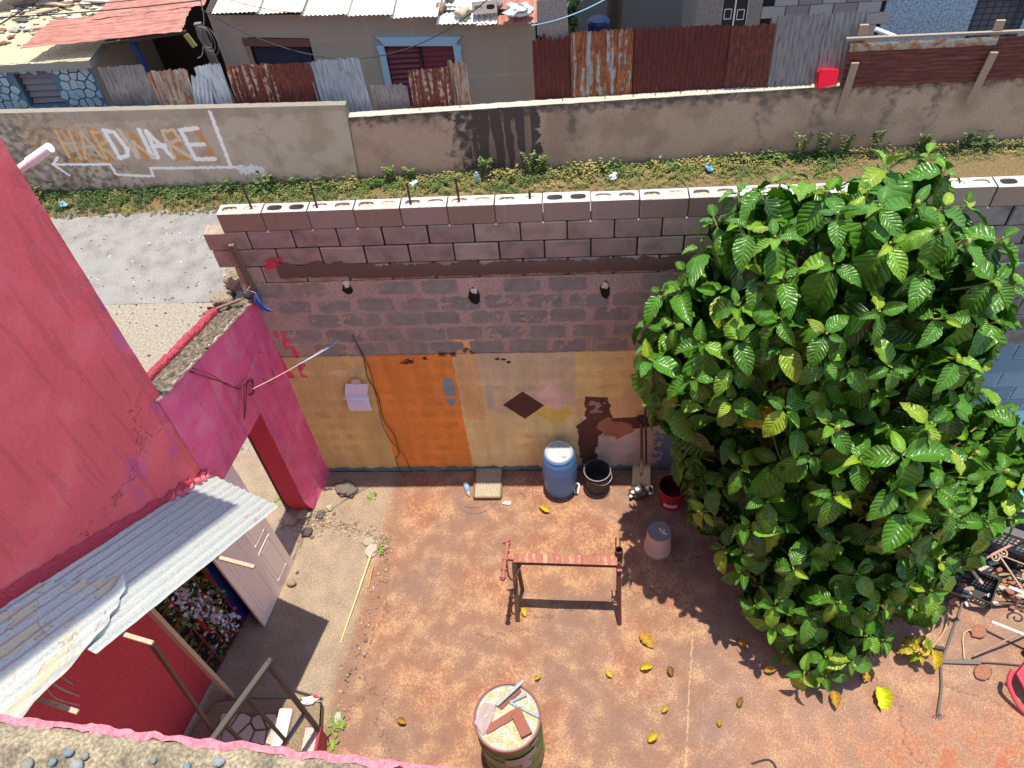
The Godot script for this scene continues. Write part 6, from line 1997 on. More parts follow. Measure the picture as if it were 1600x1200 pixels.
# ---------------------------------------------------------------- things in the yard
func drum_top_picture() -> Texture2D:
	var w := 192
	var p := Pic.new(w, w)
	var big := noise_bytes(w, w, 0.03, 131, 4)
	var mid := noise_bytes(w, w, 0.09, 132, 4)
	for y in w:
		for x in w:
			var k := y * w + x
			var c := Color8(188, 174, 132).lerp(Color8(208, 202, 186), clampf((big[k] / 255.0 - 0.35) * 3.0, 0.0, 1.0))
			if mid[k] > 158:
				c = c.lerp(Color8(176, 128, 84), 0.7)
			if mid[k] < 74:
				c = c.lerp(Color8(120, 98, 92), 0.75)
			if big[k] < 90:
				c = c.lerp(Color8(186, 156, 116), 0.6)
			p.put(x, y, c)
	return p.tex()


func bucket(t: Node3D, r0: float, r1: float, hh: float, outer: Material, inner: Material, fill: float) -> void:   # open bucket with wall thickness
	var b := MB.new()
	b.lathe(Transform3D.IDENTITY, [Vector2(0.0, 0.0), Vector2(r0, 0.0), Vector2(r0 + 0.003, 0.01), Vector2(lerpf(r0, r1, 0.82), hh * 0.82), Vector2(lerpf(r0, r1, 0.82) + 0.010, hh * 0.83), Vector2(lerpf(r0, r1, 0.86) + 0.010, hh * 0.86), Vector2(lerpf(r0, r1, 0.86), hh * 0.865), Vector2(r1, hh)], 36)
	add("shell", b.mesh(), outer, t)
	b = MB.new()
	b.lathe(Transform3D.IDENTITY, [Vector2(r1, hh - 0.004), Vector2(r1 + 0.008, hh), Vector2(r1 + 0.006, hh + 0.006), Vector2(r1 - 0.003, hh + 0.004), Vector2(r1 - 0.004, hh - 0.006)], 36)
	add("rim", b.mesh(), outer, t)
	b = MB.new()
	b.lathe(Transform3D.IDENTITY, [Vector2(r1 - 0.004, hh), Vector2(r0 - 0.003, fill), Vector2(0.0, fill)], 36)
	add("inside", b.mesh(), inner, t)


func yard_things() -> void:
	var b: MB
	# --- blue plastic drum by the wall
	var t := thing("blue_drum", "blue plastic drum with a pale dished lid standing at the painted wall", "drum", Vector3(2.895, 0.012, 0.245))
	b = MB.new()
	b.lathe(Transform3D.IDENTITY, [Vector2(0.0, 0.0), Vector2(0.155, 0.0), Vector2(0.172, 0.02), Vector2(0.190, 0.12), Vector2(0.201, 0.30), Vector2(0.198, 0.46), Vector2(0.184, 0.60), Vector2(0.170, 0.66), Vector2(0.171, 0.68), Vector2(0.158, 0.70)], 48)
	add("body", b.mesh(), mat("drum_body", C(92, 150, 214), 0.45, grain("plaster", 0.05, 0.84, 1.0, 512, 4), 1.5), t)
	b = MB.new()
	b.lathe(Transform3D.IDENTITY, [Vector2(0.158, 0.70), Vector2(0.152, 0.711), Vector2(0.140, 0.705), Vector2(0.130, 0.690), Vector2(0.05, 0.693), Vector2(0.0, 0.693)], 48)
	b.lathe(turned(Vector3(0.06, 0.693, 0.05)), [Vector2(0.028, 0.0), Vector2(0.028, 0.014), Vector2(0.0, 0.014)], 16)
	add("lid", b.mesh(), mat("drum_lid", C(206, 214, 216), 0.5, grain("rubble", 0.05, 0.66, 1.0, 512, 5), 2.0), t)
	t = thing("white_clip", "small white and black plastic buckle on the ground right of the blue drum", "buckle", Vector3(3.085, 0.02, 0.30))
	b = MB.new()
	b.tube(smooth_path([Vector3(-0.02, 0.01, 0.05), Vector3(-0.025, 0.05, -0.01), Vector3(0.0, 0.06, -0.06), Vector3(0.03, 0.05, -0.05), Vector3(0.02, 0.03, 0.02), Vector3(0.01, 0.01, 0.05), Vector3(-0.02, 0.01, 0.05)], 5), 0.009, 8)
	add("loop", b.mesh(), mat("white_paint", C(232, 232, 230), 0.6), t)
	b = MB.new()
	b.tube([Vector3(-0.02, 0.012, 0.05), Vector3(0.012, 0.012, 0.055)], 0.012, 8)
	add("catch", b.mesh(), mat("black_plastic", C(38, 38, 40), 0.5), t)
	# --- black bucket
	var blackp := mat("black_plastic", C(38, 38, 40), 0.5)
	t = thing("black_bucket", "open black plastic bucket with grey contents right of the blue drum", "bucket", Vector3(3.325, 0.012, 0.245))
	bucket(t, 0.122, 0.146, 0.34, mat("dusty_black", C(70, 68, 66), 0.6, grain("plaster", 0.05, 0.84, 1.0), 2.0), mat("dull_black", C(46, 45, 45), 0.8), 0.10)
	b = MB.new()
	b.lathe(turned(Vector3(0, 0.337, 0)), [Vector2(0.150, 0.0), Vector2(0.157, 0.005), Vector2(0.150, 0.010)], 36)
	add("pale_band", b.mesh(), mat("grey_band", C(150, 148, 146), 0.5), t)
	b = MB.new()
	b.tube(smooth_path([Vector3(0.15, 0.31, -0.02), Vector3(0.165, 0.27, 0.05), Vector3(0.12, 0.25, 0.12), Vector3(0.04, 0.26, 0.155), Vector3(-0.06, 0.285, 0.14)], 6), 0.003, 6)
	add("handle", b.mesh(), mat("bright_wire", C(190, 188, 184), 0.4, null, 1.0, null, 0.0, 0.6), t)
	# --- shovel and lump
	t = thing("concrete_lump", "rough concrete lump with white splashes under the shovel", "lump", Vector3(3.83, 0.012, 0.36))
	b = MB.new()
	b.blob(turned(Vector3(0, 0.07, 0), 0.1), Vector3(0.135, 0.085, 0.075), 1001, 0.35, 16, 11)
	add("lump", b.mesh(), mat("lump_grey", C(120, 112, 104), 0.95, grain("rubble", 0.05, 0.66, 1.0), 2.5, grain("soil_b", 0.06, 0.0, 1.0, 512, 5), 2.0), t)
	b = MB.new()
	for q in [Vector3(-0.10, 0.12, 0.04), Vector3(-0.05, 0.148, 0.02), Vector3(0.10, 0.11, 0.05), Vector3(-0.12, 0.07, 0.06)]:
		b.blob(turned(q), Vector3(0.024, 0.010, 0.02), int(q.x * 999.0), 0.5)
	add("splash", b.mesh(), mat("white_film", C(228, 230, 230), 0.4), t)
	t = thing("shovel", "long handled shovel with a square blade leaning on the painted wall", "shovel", Vector3(3.83, 0.0, 0.24))
	b = MB.new()
	b.surf(8, 10, func(u: float, v: float) -> Vector3:
		var x := (u - 0.5) * (0.215 - 0.02 * v)
		return Vector3(x, 0.13 + 0.27 * v, 0.055 - 0.16 * v * 0.6 + 0.30 * x * x * 6.0 * 0.4), Vector3(0, 0.3, 1))
	add("blade", b.mesh(), mat("worn_steel", C(140, 128, 116), 0.6, grain("rubble", 0.05, 0.66, 1.0), 2.0, null, 0.0, 0.3), t)
	var handle := mat("brown_handle", C(126, 88, 62), 0.7, grain("wood", 0.05, 0.72, 1.0, 256, 4), 4.0)
	b = MB.new()
	b.tube([Vector3(0, 0.30, -0.01), Vector3(0, 0.46, -0.055)], 0.022, 10)
	add("socket", b.mesh(), mat("worn_steel", C(140, 128, 116), 0.6), t)
	b = MB.new()
	b.tube([Vector3(0, 0.40, -0.04), Vector3(-0.01, 0.70, -0.11), Vector3(-0.02, 0.98, -0.18)], 0.0165, 10)
	add("shaft", b.mesh(), handle, t)
	b = MB.new()
	b.tube(smooth_path([Vector3(-0.02, 0.97, -0.178), Vector3(-0.055, 1.02, -0.19), Vector3(-0.06, 1.07, -0.20), Vector3(0.02, 1.07, -0.20), Vector3(0.015, 1.02, -0.19), Vector3(-0.02, 0.97, -0.178)], 5), 0.012, 8)
	add("grip", b.mesh(), mat("dark_grip", C(60, 46, 40), 0.7), t)
	b = MB.new()
	b.tube([Vector3(3.90, 0.02, 0.24), Vector3(3.87, 0.70, 0.12), Vector3(3.83, 1.36, 0.03)], 0.012, 8)
	tag(add("iron_rod", b.mesh(), mat("rusty_bar", C(88, 62, 50), 0.9)), "thin dark rod leaning on the wall just behind the shovel", "rod")
	# --- red bucket, upturned pail
	t = thing("red_bucket", "dark red open bucket in the shade of the tree", "bucket", Vector3(4.165, 0.012, 0.46))
	bucket(t, 0.125, 0.152, 0.33, mat("red_bucket", C(168, 36, 44), 0.45), mat("red_bucket_in", C(84, 20, 26), 0.6), 0.05)
	b = MB.new()
	b.surf(8, 3, func(u: float, v: float) -> Vector3: return Vector3(0.1375 * sin((u - 0.5) * 1.2 - 0.2), 0.08 + 0.12 * v, 0.1375 * cos((u - 0.5) * 1.2 - 0.2)), Vector3(0, 0, 1))
	add("pale_label", b.mesh(), mat("pale_label", C(206, 200, 206), 0.6), t)
	t = thing("upturned_pail", "pinkish pail turned upside down with a grey base spotted white", "pail", Vector3(3.965, 0.012, 1.055))
	b = MB.new()
	b.lathe(Transform3D.IDENTITY, [Vector2(0.140, 0.0), Vector2(0.150, 0.004), Vector2(0.150, 0.03), Vector2(0.146, 0.034), Vector2(0.150, 0.05), Vector2(0.150, 0.07), Vector2(0.143, 0.074), Vector2(0.127, 0.345)], 40)
	add("side", b.mesh(), mat("pink_beige", C(214, 190, 176), 0.6, grain("plaster", 0.05, 0.84, 1.0), 2.0), t)
	b = MB.new()
	b.lathe(Transform3D.IDENTITY, [Vector2(0.127, 0.345), Vector2(0.124, 0.355), Vector2(0.112, 0.357), Vector2(0.106, 0.350), Vector2(0.03, 0.350), Vector2(0.0, 0.350)], 40)
	add("base", b.mesh(), mat("grey_base", C(132, 130, 132), 0.6), t)
	b = MB.new()
	for q in [Vector3(0.02, 0.352, 0.0), Vector3(0.045, 0.352, 0.02), Vector3(0.01, 0.352, -0.03), Vector3(0.07, 0.352, 0.035), Vector3(0.05, 0.352, -0.01)]:
		b.blob(turned(q, q.x * 90.0), Vector3(0.018, 0.004, 0.010), int(q.x * 999.0) + 2, 0.6)
	add("white_spots", b.mesh(), mat("white_film", C(228, 230, 230), 0.4), t)
	# --- meter box cover, bottle, cable, plug
	t = thing("panel_cover", "weathered square metal box cover lying against the foot of the wall", "cover", Vector3(2.035, 0.03, 0.205))
	b = MB.new()
	b.box(turned(Vector3(0, 0.02, 0.0), 0.0, 0.07), Vector3(0.31, 0.035, 0.40), 0.008)
	add("sheet", b.mesh(), mat("cover_paint", C(188, 176, 150), 0.7, grain("rubble", 0.05, 0.66, 1.0), 1.6), t)
	b = MB.new()
	for q in [[Vector3(-0.165, 0.03, -0.19), Vector3(-0.165, 0.02, 0.20)], [Vector3(0.160, 0.03, -0.19), Vector3(0.160, 0.02, 0.20)], [Vector3(-0.16, 0.015, 0.21), Vector3(0.16, 0.015, 0.21)]]:
		b.bar(q[0], q[1], 0.018, 0.04)
	add("edge", b.mesh(), mat("cover_edge", C(150, 112, 80), 0.7, grain("rubble", 0.05, 0.66, 1.0), 3.0), t)
	b = MB.new()
	for x in [-0.045, 0.07]:
		b.lathe(turned(Vector3(x, 0.045, -0.13), 0, 0.07), [Vector2(0.011, 0.0), Vector2(0.0, 0.001)], 12)
	add("hole", b.mesh(), mat("hole_dark", C(30, 26, 24), 1.0), t)
	t = thing("water_bottle", "crumpled clear bottle with blue label beside the metal box cover", "bottle", Vector3(1.79, 0.045, 0.29))
	var clear := StandardMaterial3D.new()
	clear.resource_name = "clear_plastic"
	clear.transparency = BaseMaterial3D.TRANSPARENCY_ALPHA
	clear.albedo_color = Color(0.9, 0.95, 1.0, 0.25)
	clear.roughness = 0.12
	b = MB.new()
	var bx := Transform3D(Basis.from_euler(Vector3(PI / 2 - 0.1, 0.35, 0)), Vector3.ZERO)
	b.lathe(bx, [Vector2(0.0, -0.10), Vector2(0.03, -0.10), Vector2(0.034, -0.06), Vector2(0.030, -0.02), Vector2(0.034, 0.02), Vector2(0.032, 0.05), Vector2(0.012, 0.085), Vector2(0.012, 0.10)], 16)
	add("bottle", b.mesh(), clear, t)
	b = MB.new()
	b.lathe(bx, [Vector2(0.0345, -0.05), Vector2(0.0325, -0.02), Vector2(0.0345, 0.015)], 16)
	add("label", b.mesh(), mat("sky_blue_plastic", C(120, 170, 214), 0.5), t)
	t = thing("floor_cable", "thin grey cable looping over the yard floor from the cord on the wall", "cable")
	b = MB.new()
	b.tube(smooth_path([Vector3(0.95, 0.02, 0.04), Vector3(1.37, 0.017, 0.09), Vector3(1.55, 0.017, 0.20), Vector3(1.68, 0.017, 0.47), Vector3(1.84, 0.017, 0.60), Vector3(2.02, 0.017, 0.57), Vector3(2.14, 0.017, 0.45), Vector3(2.25, 0.017, 0.36), Vector3(2.42, 0.017, 0.32), Vector3(2.52, 0.017, 0.27)], 7), 0.004, 6)
	b.tube(smooth_path([Vector3(1.62, 0.017, 0.30), Vector3(1.76, 0.017, 0.50), Vector3(1.98, 0.017, 0.51), Vector3(2.13, 0.017, 0.40), Vector3(2.26, 0.017, 0.28)], 7), 0.004, 6)
	b.tube(smooth_path([Vector3(2.40, 0.017, 0.32), Vector3(2.46, 0.03, 0.36), Vector3(2.49, 0.017, 0.42), Vector3(2.44, 0.017, 0.38)], 7), 0.003, 6)
	add("flex", b.mesh(), mat("grey_cable", C(120, 116, 112), 0.6), t)
	t = thing("white_plug", "small white adapter on the floor below the metal box cover", "plug", Vector3(2.275, 0.028, 0.475))
	b = MB.new()
	b.box(turned(Vector3.ZERO, -0.1), Vector3(0.085, 0.034, 0.045), 0.012)
	b.box(turned(Vector3(-0.05, 0, 0), -0.1), Vector3(0.02, 0.02, 0.025), 0.006)
	add("case", b.mesh(), mat("white_paint", C(232, 232, 230), 0.6), t)
	# --- paper and cord on the wall
	t = thing("paper_notice", "folded white paper pinned under a round tag on the tan paint", "paper", Vector3(0.74, 1.46, 0.02))
	b = MB.new()
	b.surf(8, 8, func(u: float, v: float) -> Vector3: return Vector3(-0.125 + 0.25 * u - 0.03 + 0.06 * v, 0.0 + 0.22 * v, 0.012 + 0.02 * sin(v * PI) + 0.01 * u * v), Vector3(0, 0, 1))
	b.surf(8, 8, func(u: float, v: float) -> Vector3: return Vector3(-0.14 + 0.25 * u + 0.0, 0.0 - 0.22 * v, 0.010 + 0.03 * sin(v * PI) * (1.0 - u * 0.4) + 0.02 * v), Vector3(0, 0, 1))
	b.surf(6, 2, func(u: float, v: float) -> Vector3: return Vector3(-0.17 + 0.24 * u, 0.01 - 0.05 * u + 0.02 * v, 0.03 + 0.035 * v), Vector3(0, 1, 0.6))
	add("sheet", b.mesh(), mat("lilac_paper", C(228, 234, 250), 0.9), t)
	b = MB.new()
	b.lathe(Transform3D(Basis.from_euler(Vector3(PI / 2, 0, 0)), Vector3(0.025, 0.255, 0.018)), [Vector2(0.052, 0.0), Vector2(0.052, 0.004), Vector2(0.042, 0.005), Vector2(0.040, 0.002), Vector2(0.0, 0.002)], 20, Color.WHITE, 0.8)
	add("round_tag", b.mesh(), mat("pink_tag", C(216, 186, 190), 0.7), t)
	t = thing("wall_cord", "dark cord hanging from a nail down the edge of the orange paint", "cord")
	b = MB.new()
	b.tube(smooth_path([Vector3(0.875, 2.416, 0.02), Vector3(0.92, 2.06, 0.016), Vector3(0.90, 1.75, 0.016), Vector3(0.95, 1.44, 0.016), Vector3(0.93, 1.05, 0.018), Vector3(1.0, 0.75, 0.018), Vector3(0.99, 0.40, 0.018), Vector3(0.93, 0.30, 0.02), Vector3(0.95, 0.03, 0.03)], 6), 0.004, 6)
	b.tube(smooth_path([Vector3(0.88, 2.40, 0.022), Vector3(0.95, 1.9, 0.018), Vector3(0.93, 1.44, 0.020), Vector3(0.90, 1.0, 0.018), Vector3(0.93, 0.70, 0.018), Vector3(1.01, 0.45, 0.018), Vector3(1.05, 0.32, 0.02), Vector3(1.08, 0.05, 0.03)], 6), 0.003, 6)
	add("strand", b.mesh(), mat("black_cable", C(44, 42, 42), 0.6), t)
	b = MB.new()
	b.lathe(Transform3D(Basis.from_euler(Vector3(PI / 2, 0, 0)), Vector3(0.875, 2.42, 0.0)), [Vector2(0.006, 0.0), Vector2(0.006, 0.03), Vector2(0.013, 0.031), Vector2(0.0, 0.034)], 8)
	add("nail", b.mesh(), mat("bright_wire", C(190, 188, 184), 0.4), t)
	# --- the steel work stand
	var rust := mat("stand_rust", C(112, 68, 54), 0.85, grain("rubble", 0.05, 0.66, 1.0), 3.0)
	var pinkish := mat("stand_primer", C(188, 116, 102), 0.8, grain("rubble", 0.05, 0.66, 1.0), 3.0)
	var grey_wood := mat("stand_wood", C(116, 96, 78), 0.9, grain("wood", 0.05, 0.72, 1.0), 4.0)
	t = thing("work_stand", "rusty home made steel work stand in the middle of the yard", "stand")
	b = MB.new()
	b.box(turned(Vector3(2.965, 0.866, 1.672), -0.032), Vector3(1.02, 0.008, 0.100), 0.002)
	add("top_plate", b.mesh(), mat("plate_primer", Color.WHITE, 0.75, rust_picture(692, 0.62, C(200, 146, 126), C(170, 110, 90), C(146, 92, 76)), 1.3), t)
	b = MB.new()
	b.box(turned(Vector3(2.962, 0.842, 1.718), -0.032), Vector3(1.02, 0.05, 0.008), 0.002)
	add("front_web", b.mesh(), rust, t)
	for q in [[Vector3(2.462, 0.85, 1.69), Vector3(2.448, 0.0, 1.915), 0.046, grey_wood], [Vector3(2.476, 0.85, 1.63), Vector3(2.487, 0.0, 1.56), 0.042, grey_wood], [Vector3(3.487, 0.84, 1.69), Vector3(3.508, 0.0, 1.94), 0.046, rust], [Vector3(3.492, 0.84, 1.62), Vector3(3.510, 0.0, 1.585), 0.040, rust]]:
		b = MB.new()
		b.bar(q[0], q[1], q[2], 0.03, Vector3(0, 0, 1), 0.006)
		add("leg", b.mesh(), q[3], t)
	b = MB.new()
	b.tube([Vector3(2.362, 0.885, 1.91), Vector3(2.372, 0.89, 1.72), Vector3(2.392, 0.90, 1.50)], 0.021, 12)
	for z in [1.885, 1.80, 1.69, 1.60, 1.515]:
		b.tube([Vector3(2.362 + (1.91 - z) * 0.073, 0.888, z + 0.012), Vector3(2.362 + (1.91 - z) * 0.073, 0.888, z - 0.012)], 0.030, 10)
	b.bar(Vector3(2.34, 0.90, 1.51), Vector3(2.42, 0.92, 1.49), 0.02, 0.03)
	b.bar(Vector3(2.38, 0.86, 1.66), Vector3(2.47, 0.86, 1.67), 0.03, 0.04)
	add("screw_clamp", b.mesh(), pinkish, t)
	b = MB.new()
	b.tube(smooth_path([Vector3(2.39, 0.87, 1.70), Vector3(2.40, 0.74, 1.78), Vector3(2.45, 0.68, 1.80), Vector3(2.50, 0.74, 1.73), Vector3(2.54, 0.82, 1.64)], 6), 0.010, 8)
	add("hook", b.mesh(), rust, t)
	b = MB.new()
	b.lathe(turned(Vector3(3.492, 0.72, 1.615)), [Vector2(0.040, 0.0), Vector2(0.040, 0.235), Vector2(0.033, 0.235), Vector2(0.033, 0.02)], 20)
	add("pipe_socket", b.mesh(), rust, t)
	b = MB.new()
	b.box(turned(Vector3(3.497, 0.72, 1.722), 0, 0.28), Vector3(0.052, 0.115, 0.025), 0.004)
	add("pink_block", b.mesh(), pinkish, t)
	b = MB.new()
	for x in [3.465, 3.505]:
		b.tube([Vector3(x, 0.86, 1.60), Vector3(x, 0.93, 1.545), Vector3(x + 0.002, 0.99, 1.50)], 0.007, 6)
	add("prong", b.mesh(), rust, t)
	# --- the oil drum in the foreground
	t = thing("oil_drum", "dark green steel oil drum with a red rim and paint splashed lid at the bottom", "drum", Vector3(2.466, 0.012, 3.195))
	b = MB.new()
	b.lathe(Transform3D.IDENTITY, [Vector2(0.0, 0.0), Vector2(0.288, 0.0), Vector2(0.286, 0.02), Vector2(0.281, 0.03), Vector2(0.281, 0.27), Vector2(0.291, 0.285), Vector2(0.281, 0.30), Vector2(0.281, 0.55), Vector2(0.291, 0.565), Vector2(0.281, 0.58), Vector2(0.281, 0.68), Vector2(0.287, 0.692), Vector2(0.281, 0.704), Vector2(0.281, 0.735), Vector2(0.287, 0.747), Vector2(0.281, 0.759), Vector2(0.281, 0.835)], 64)
	add("body", b.mesh(), mat("drum_green", C(132, 156, 88), 0.5, grain("screed", 0.06, 0.62, 1.0), 1.2), t)
	b = MB.new()
	b.lathe(Transform3D.IDENTITY, [Vector2(0.281, 0.80), Vector2(0.283, 0.855), Vector2(0.292, 0.862), Vector2(0.294, 0.872), Vector2(0.289, 0.881), Vector2(0.281, 0.880), Vector2(0.277, 0.868)], 64)
	add("rim", b.mesh(), mat("drum_rim", C(176, 92, 84), 0.6, grain("rubble", 0.05, 0.66, 1.0), 4.0), t)
	b = MB.new()
	b.lathe(Transform3D.IDENTITY, [Vector2(0.277, 0.87), Vector2(0.274, 0.861), Vector2(0.262, 0.860)], 64)
	add("inner_ring", b.mesh(), mat("ring_blue", C(150, 164, 168), 0.6, grain("rubble", 0.05, 0.66, 1.0), 4.0), t)
	b = MB.new()
	b.lathe(Transform3D.IDENTITY, [Vector2(0.263, 0.8605), Vector2(0.0, 0.860)], 64)
	for k in b.v.size():
		b.t[k] = Vector2(b.v[k].x, b.v[k].z) / 0.54 + Vector2(0.5, 0.5)
	add("lid", b.mesh(), mat("drum_lid_paint", Color.WHITE, 0.7, drum_top_picture(), 0.0, grain("plaster_b", 0.05, 0.0, 1.0, 512, 5), 0.3), t)
	for q in [[0.62, 0.58, 0.60, 0.665], [1.30, 0.78, 0.25, 0.07], [0.90, 0.42, 0.26, 0.20], [1.1, 0.60, 0.36, 0.14]]:
		b = MB.new()
		b.surf(8, 2, func(u: float, v: float) -> Vector3:
			var a: float = PI * 0.5 - q[0] * 1.0 + (u - 0.5) * q[2] * 1.2 + 0.35
			var hh: float = q[1] + (v - 0.5) * minf(q[3], 0.16)
			return Vector3(cos(a) * 0.2935, hh, sin(a) * 0.2935), Vector3(0.5, 0, 1))
		add("pale_patch", b.mesh(), mat("pale_patch", C(196, 190, 186), 0.7, grain("rubble", 0.05, 0.66, 1.0), 2.0), t)
	var Y := 0.874
	b = MB.new()
	b.surf(12, 16, func(u: float, v: float) -> Vector3:
		var l := Vector2(2.255, 3.075).lerp(Vector2(2.185, 3.25), smoothstep(0.0, 0.6, v)).lerp(Vector2(2.262, 3.35), smoothstep(0.55, 1.0, v))
		var r := Vector2(2.368, 3.095).lerp(Vector2(2.345, 3.21), v * 1.4 if v < 0.7 else 0.98).lerp(Vector2(2.285, 3.345), smoothstep(0.5, 1.0, v))
		var q := l.lerp(r, u)
		var hang := clampf((Vector2(q.x - 2.466, q.y - 3.195).length() - 0.285) * 2.0, 0.0, 0.1)
		return Vector3(q.x, Y + 0.014 + 0.012 * sin(u * 7.0 + v * 3.0) * (1.0 - 0.4 * v) + 0.008 * sin(v * 11.0) - hang, q.y), Vector3.UP)
	tag(add("grey_rag", b.mesh(), mat("mauve_cloth", C(178, 160, 160), 0.95, grain("plaster", 0.05, 0.84, 1.0), 3.0)), "mauve grey rag hanging over the oil drum's left rim", "rag")
	b = MB.new()
	b.bar(Vector3(2.372, Y + 0.025, 3.108), Vector3(2.602, Y + 0.045, 2.895), 0.026, 0.02, Vector3.UP, 0.004)
	b.bar(Vector3(2.36, Y + 0.018, 3.102), Vector3(2.592, Y + 0.036, 2.887), 0.012, 0.034, Vector3.UP, 0.002)
	tag(add("steel_angle", b.mesh(), mat("pale_steel", C(166, 176, 178), 0.5, grain("rubble", 0.05, 0.66, 1.0), 3.0)), "longest grey steel bar lying from the rag to the drum's far rim", "bar")
	b = MB.new()
	b.box(Transform3D(Basis.from_euler(Vector3(0, 0.745, 0)), Vector3(2.488, Y + 0.008, 3.045)), Vector3(0.24, 0.016, 0.032), 0.003)
	tag(add("brown_strip", b.mesh(), mat("brown_strip", C(142, 86, 70), 0.8, grain("wood", 0.05, 0.72, 1.0), 4.0)), "short brown strip beside the longest grey bar on the drum", "strip")
	t = thing("blue_grey_offcut", "V of two pale blue grey steel pieces on the oil drum lid", "offcut")
	for q in [[Vector3(2.484, Y + 0.012, 3.074), Vector3(2.626, Y + 0.030, 3.008)], [Vector3(2.484, Y + 0.012, 3.074), Vector3(2.742, Y + 0.014, 3.192)]]:
		b = MB.new()
		b.bar(q[0], q[1], 0.024, 0.014, Vector3.UP, 0.003)
		add("flat_bar", b.mesh(), mat("blue_steel", C(146, 172, 182), 0.5, grain("rubble", 0.05, 0.66, 1.0), 3.0), t)
	t = thing("brown_bracket", "bent flat reddish brown bracket lying across the oil drum lid", "bracket")
	var br := mat("brown_bracket", C(150, 92, 76), 0.85, grain("plaster", 0.05, 0.84, 1.0), 2.0)
	b = MB.new()
	b.plate(Transform3D(Basis(Vector3(1, 0, 0), Vector3(0, 0, 1), Vector3(0, 1, 0)), Vector3(0, Y + 0.012, 0)), PackedVector2Array([Vector2(2.30, 3.345), Vector2(2.275, 3.285), Vector2(2.47, 3.16), Vector2(2.575, 3.10), Vector2(2.592, 3.16), Vector2(2.50, 3.225)]), 0.012, 0.002)
	add("long_arm", b.mesh(), br, t)
	b = MB.new()
	b.plate(Transform3D(Basis(Vector3(1, 0, 0), Vector3(0, 0.10, 0.995), Vector3(0, 0.995, -0.10)), Vector3(0, Y - 0.295, 0.02)), PackedVector2Array([Vector2(2.575, 3.10), Vector2(2.618, 3.20), Vector2(2.688, 3.325), Vector2(2.597, 3.372), Vector2(2.535, 3.245), Vector2(2.50, 3.19)]), 0.010, 0.002)
	add("short_arm", b.mesh(), br, t)
	# --- sticks, stones, fallen leaves
	b = MB.new()
	b.tube([Vector3(0.765, 0.045, 1.14), Vector3(0.69, 0.030, 1.62), Vector3(0.60, 0.022, 2.19)], 0.014, 8, Color.WHITE, 0.009)
	tag(add("bamboo_stick", b.mesh(), mat("bamboo", C(206, 184, 136), 0.6)), "long pale bamboo stick lying along the walk's edge", "stick")
	b = MB.new()
	b.tube([Vector3(0.805, 0.03, 1.30), Vector3(0.79, 0.024, 1.56)], 0.011, 8)
	tag(add("short_stick", b.mesh(), mat("tan_stick", C(190, 138, 88), 0.7)), "short tan stick beside the long bamboo one", "stick")
	var stones := [
		[-0.08, 1.515, 0.055, C(176, 152, 132), "smooth round stone beside the white door's free edge"], [-0.05, 1.375, 0.022, C(96, 84, 74), "dark pebble just above the round stone by the door"],
		[0.30, 0.26, 0.13, C(128, 118, 108), "flat grey stone in the shade at the corner of the pink wall"], [-0.14, 0.62, 0.08, C(196, 184, 156), "pale broken stone in the doorway beneath the pink pier"], [0.06, 0.62, 0.06, C(120, 112, 106), "grey stone leaning on the foot of the pink pier"],
		[0.15, 0.52, 0.05, C(206, 190, 164), "small cream stone right of the pink pier's foot"], [0.70, 0.98, 0.07, C(190, 178, 158), "whitish slab chip in the rubble line across the walk"], [0.76, 1.10, 0.085, C(206, 196, 178), "white flat stone above the bamboo stick"],
		[-0.28, 0.72, 0.07, C(186, 172, 146), "cream stone outside the doorway left of the pier"], [-0.05, 0.86, 0.07, C(92, 84, 78), "dark flat stone in the pier's shadow"], [0.72, 2.94, 0.05, C(206, 198, 186), "white stone wedged at the end of the walk kerb"],
	]
	for k in stones.size():
		var q: Array = stones[k]
		b = MB.new()
		b.blob(turned(Vector3.ZERO, k * 1.1), Vector3(q[2], q[2] * (0.75 if k == 0 else 0.32), q[2] * 0.8), 1100 + k, 0.1 if k == 0 else 0.45, 12, 9)
		var o := add("stone", b.mesh(), mat("yard_stone_%d" % k, q[3], 0.95, grain("rubble", 0.05, 0.66, 1.0), 3.0))
		o.position = Vector3(q[0], q[2] * (0.6 if k == 0 else 0.25) + 0.012, q[1])
		tag(o, q[4], "stone", "loose stones in the yard")
	var lm := [leaf_mesh(11, 0.2, 0.3, 1.2), leaf_mesh(12, -0.3, 0.55, 1.4), leaf_mesh(13, 0.5, 0.8, 1.5)]
	var pics := leaf_pictures()
	var yel := [mat("leaf_yellow", C(214, 184, 44), 0.6, pics[0], 0.0, pics[1], 0.4), mat("leaf_ochre", C(190, 140, 52), 0.7, pics[0], 0.0, pics[1], 0.4), mat("leaf_lime", C(214, 214, 40), 0.6, pics[0], 0.0, pics[1], 0.4), mat("leaf_brown", C(150, 110, 60), 0.8, pics[0], 0.0, pics[1], 0.4)]
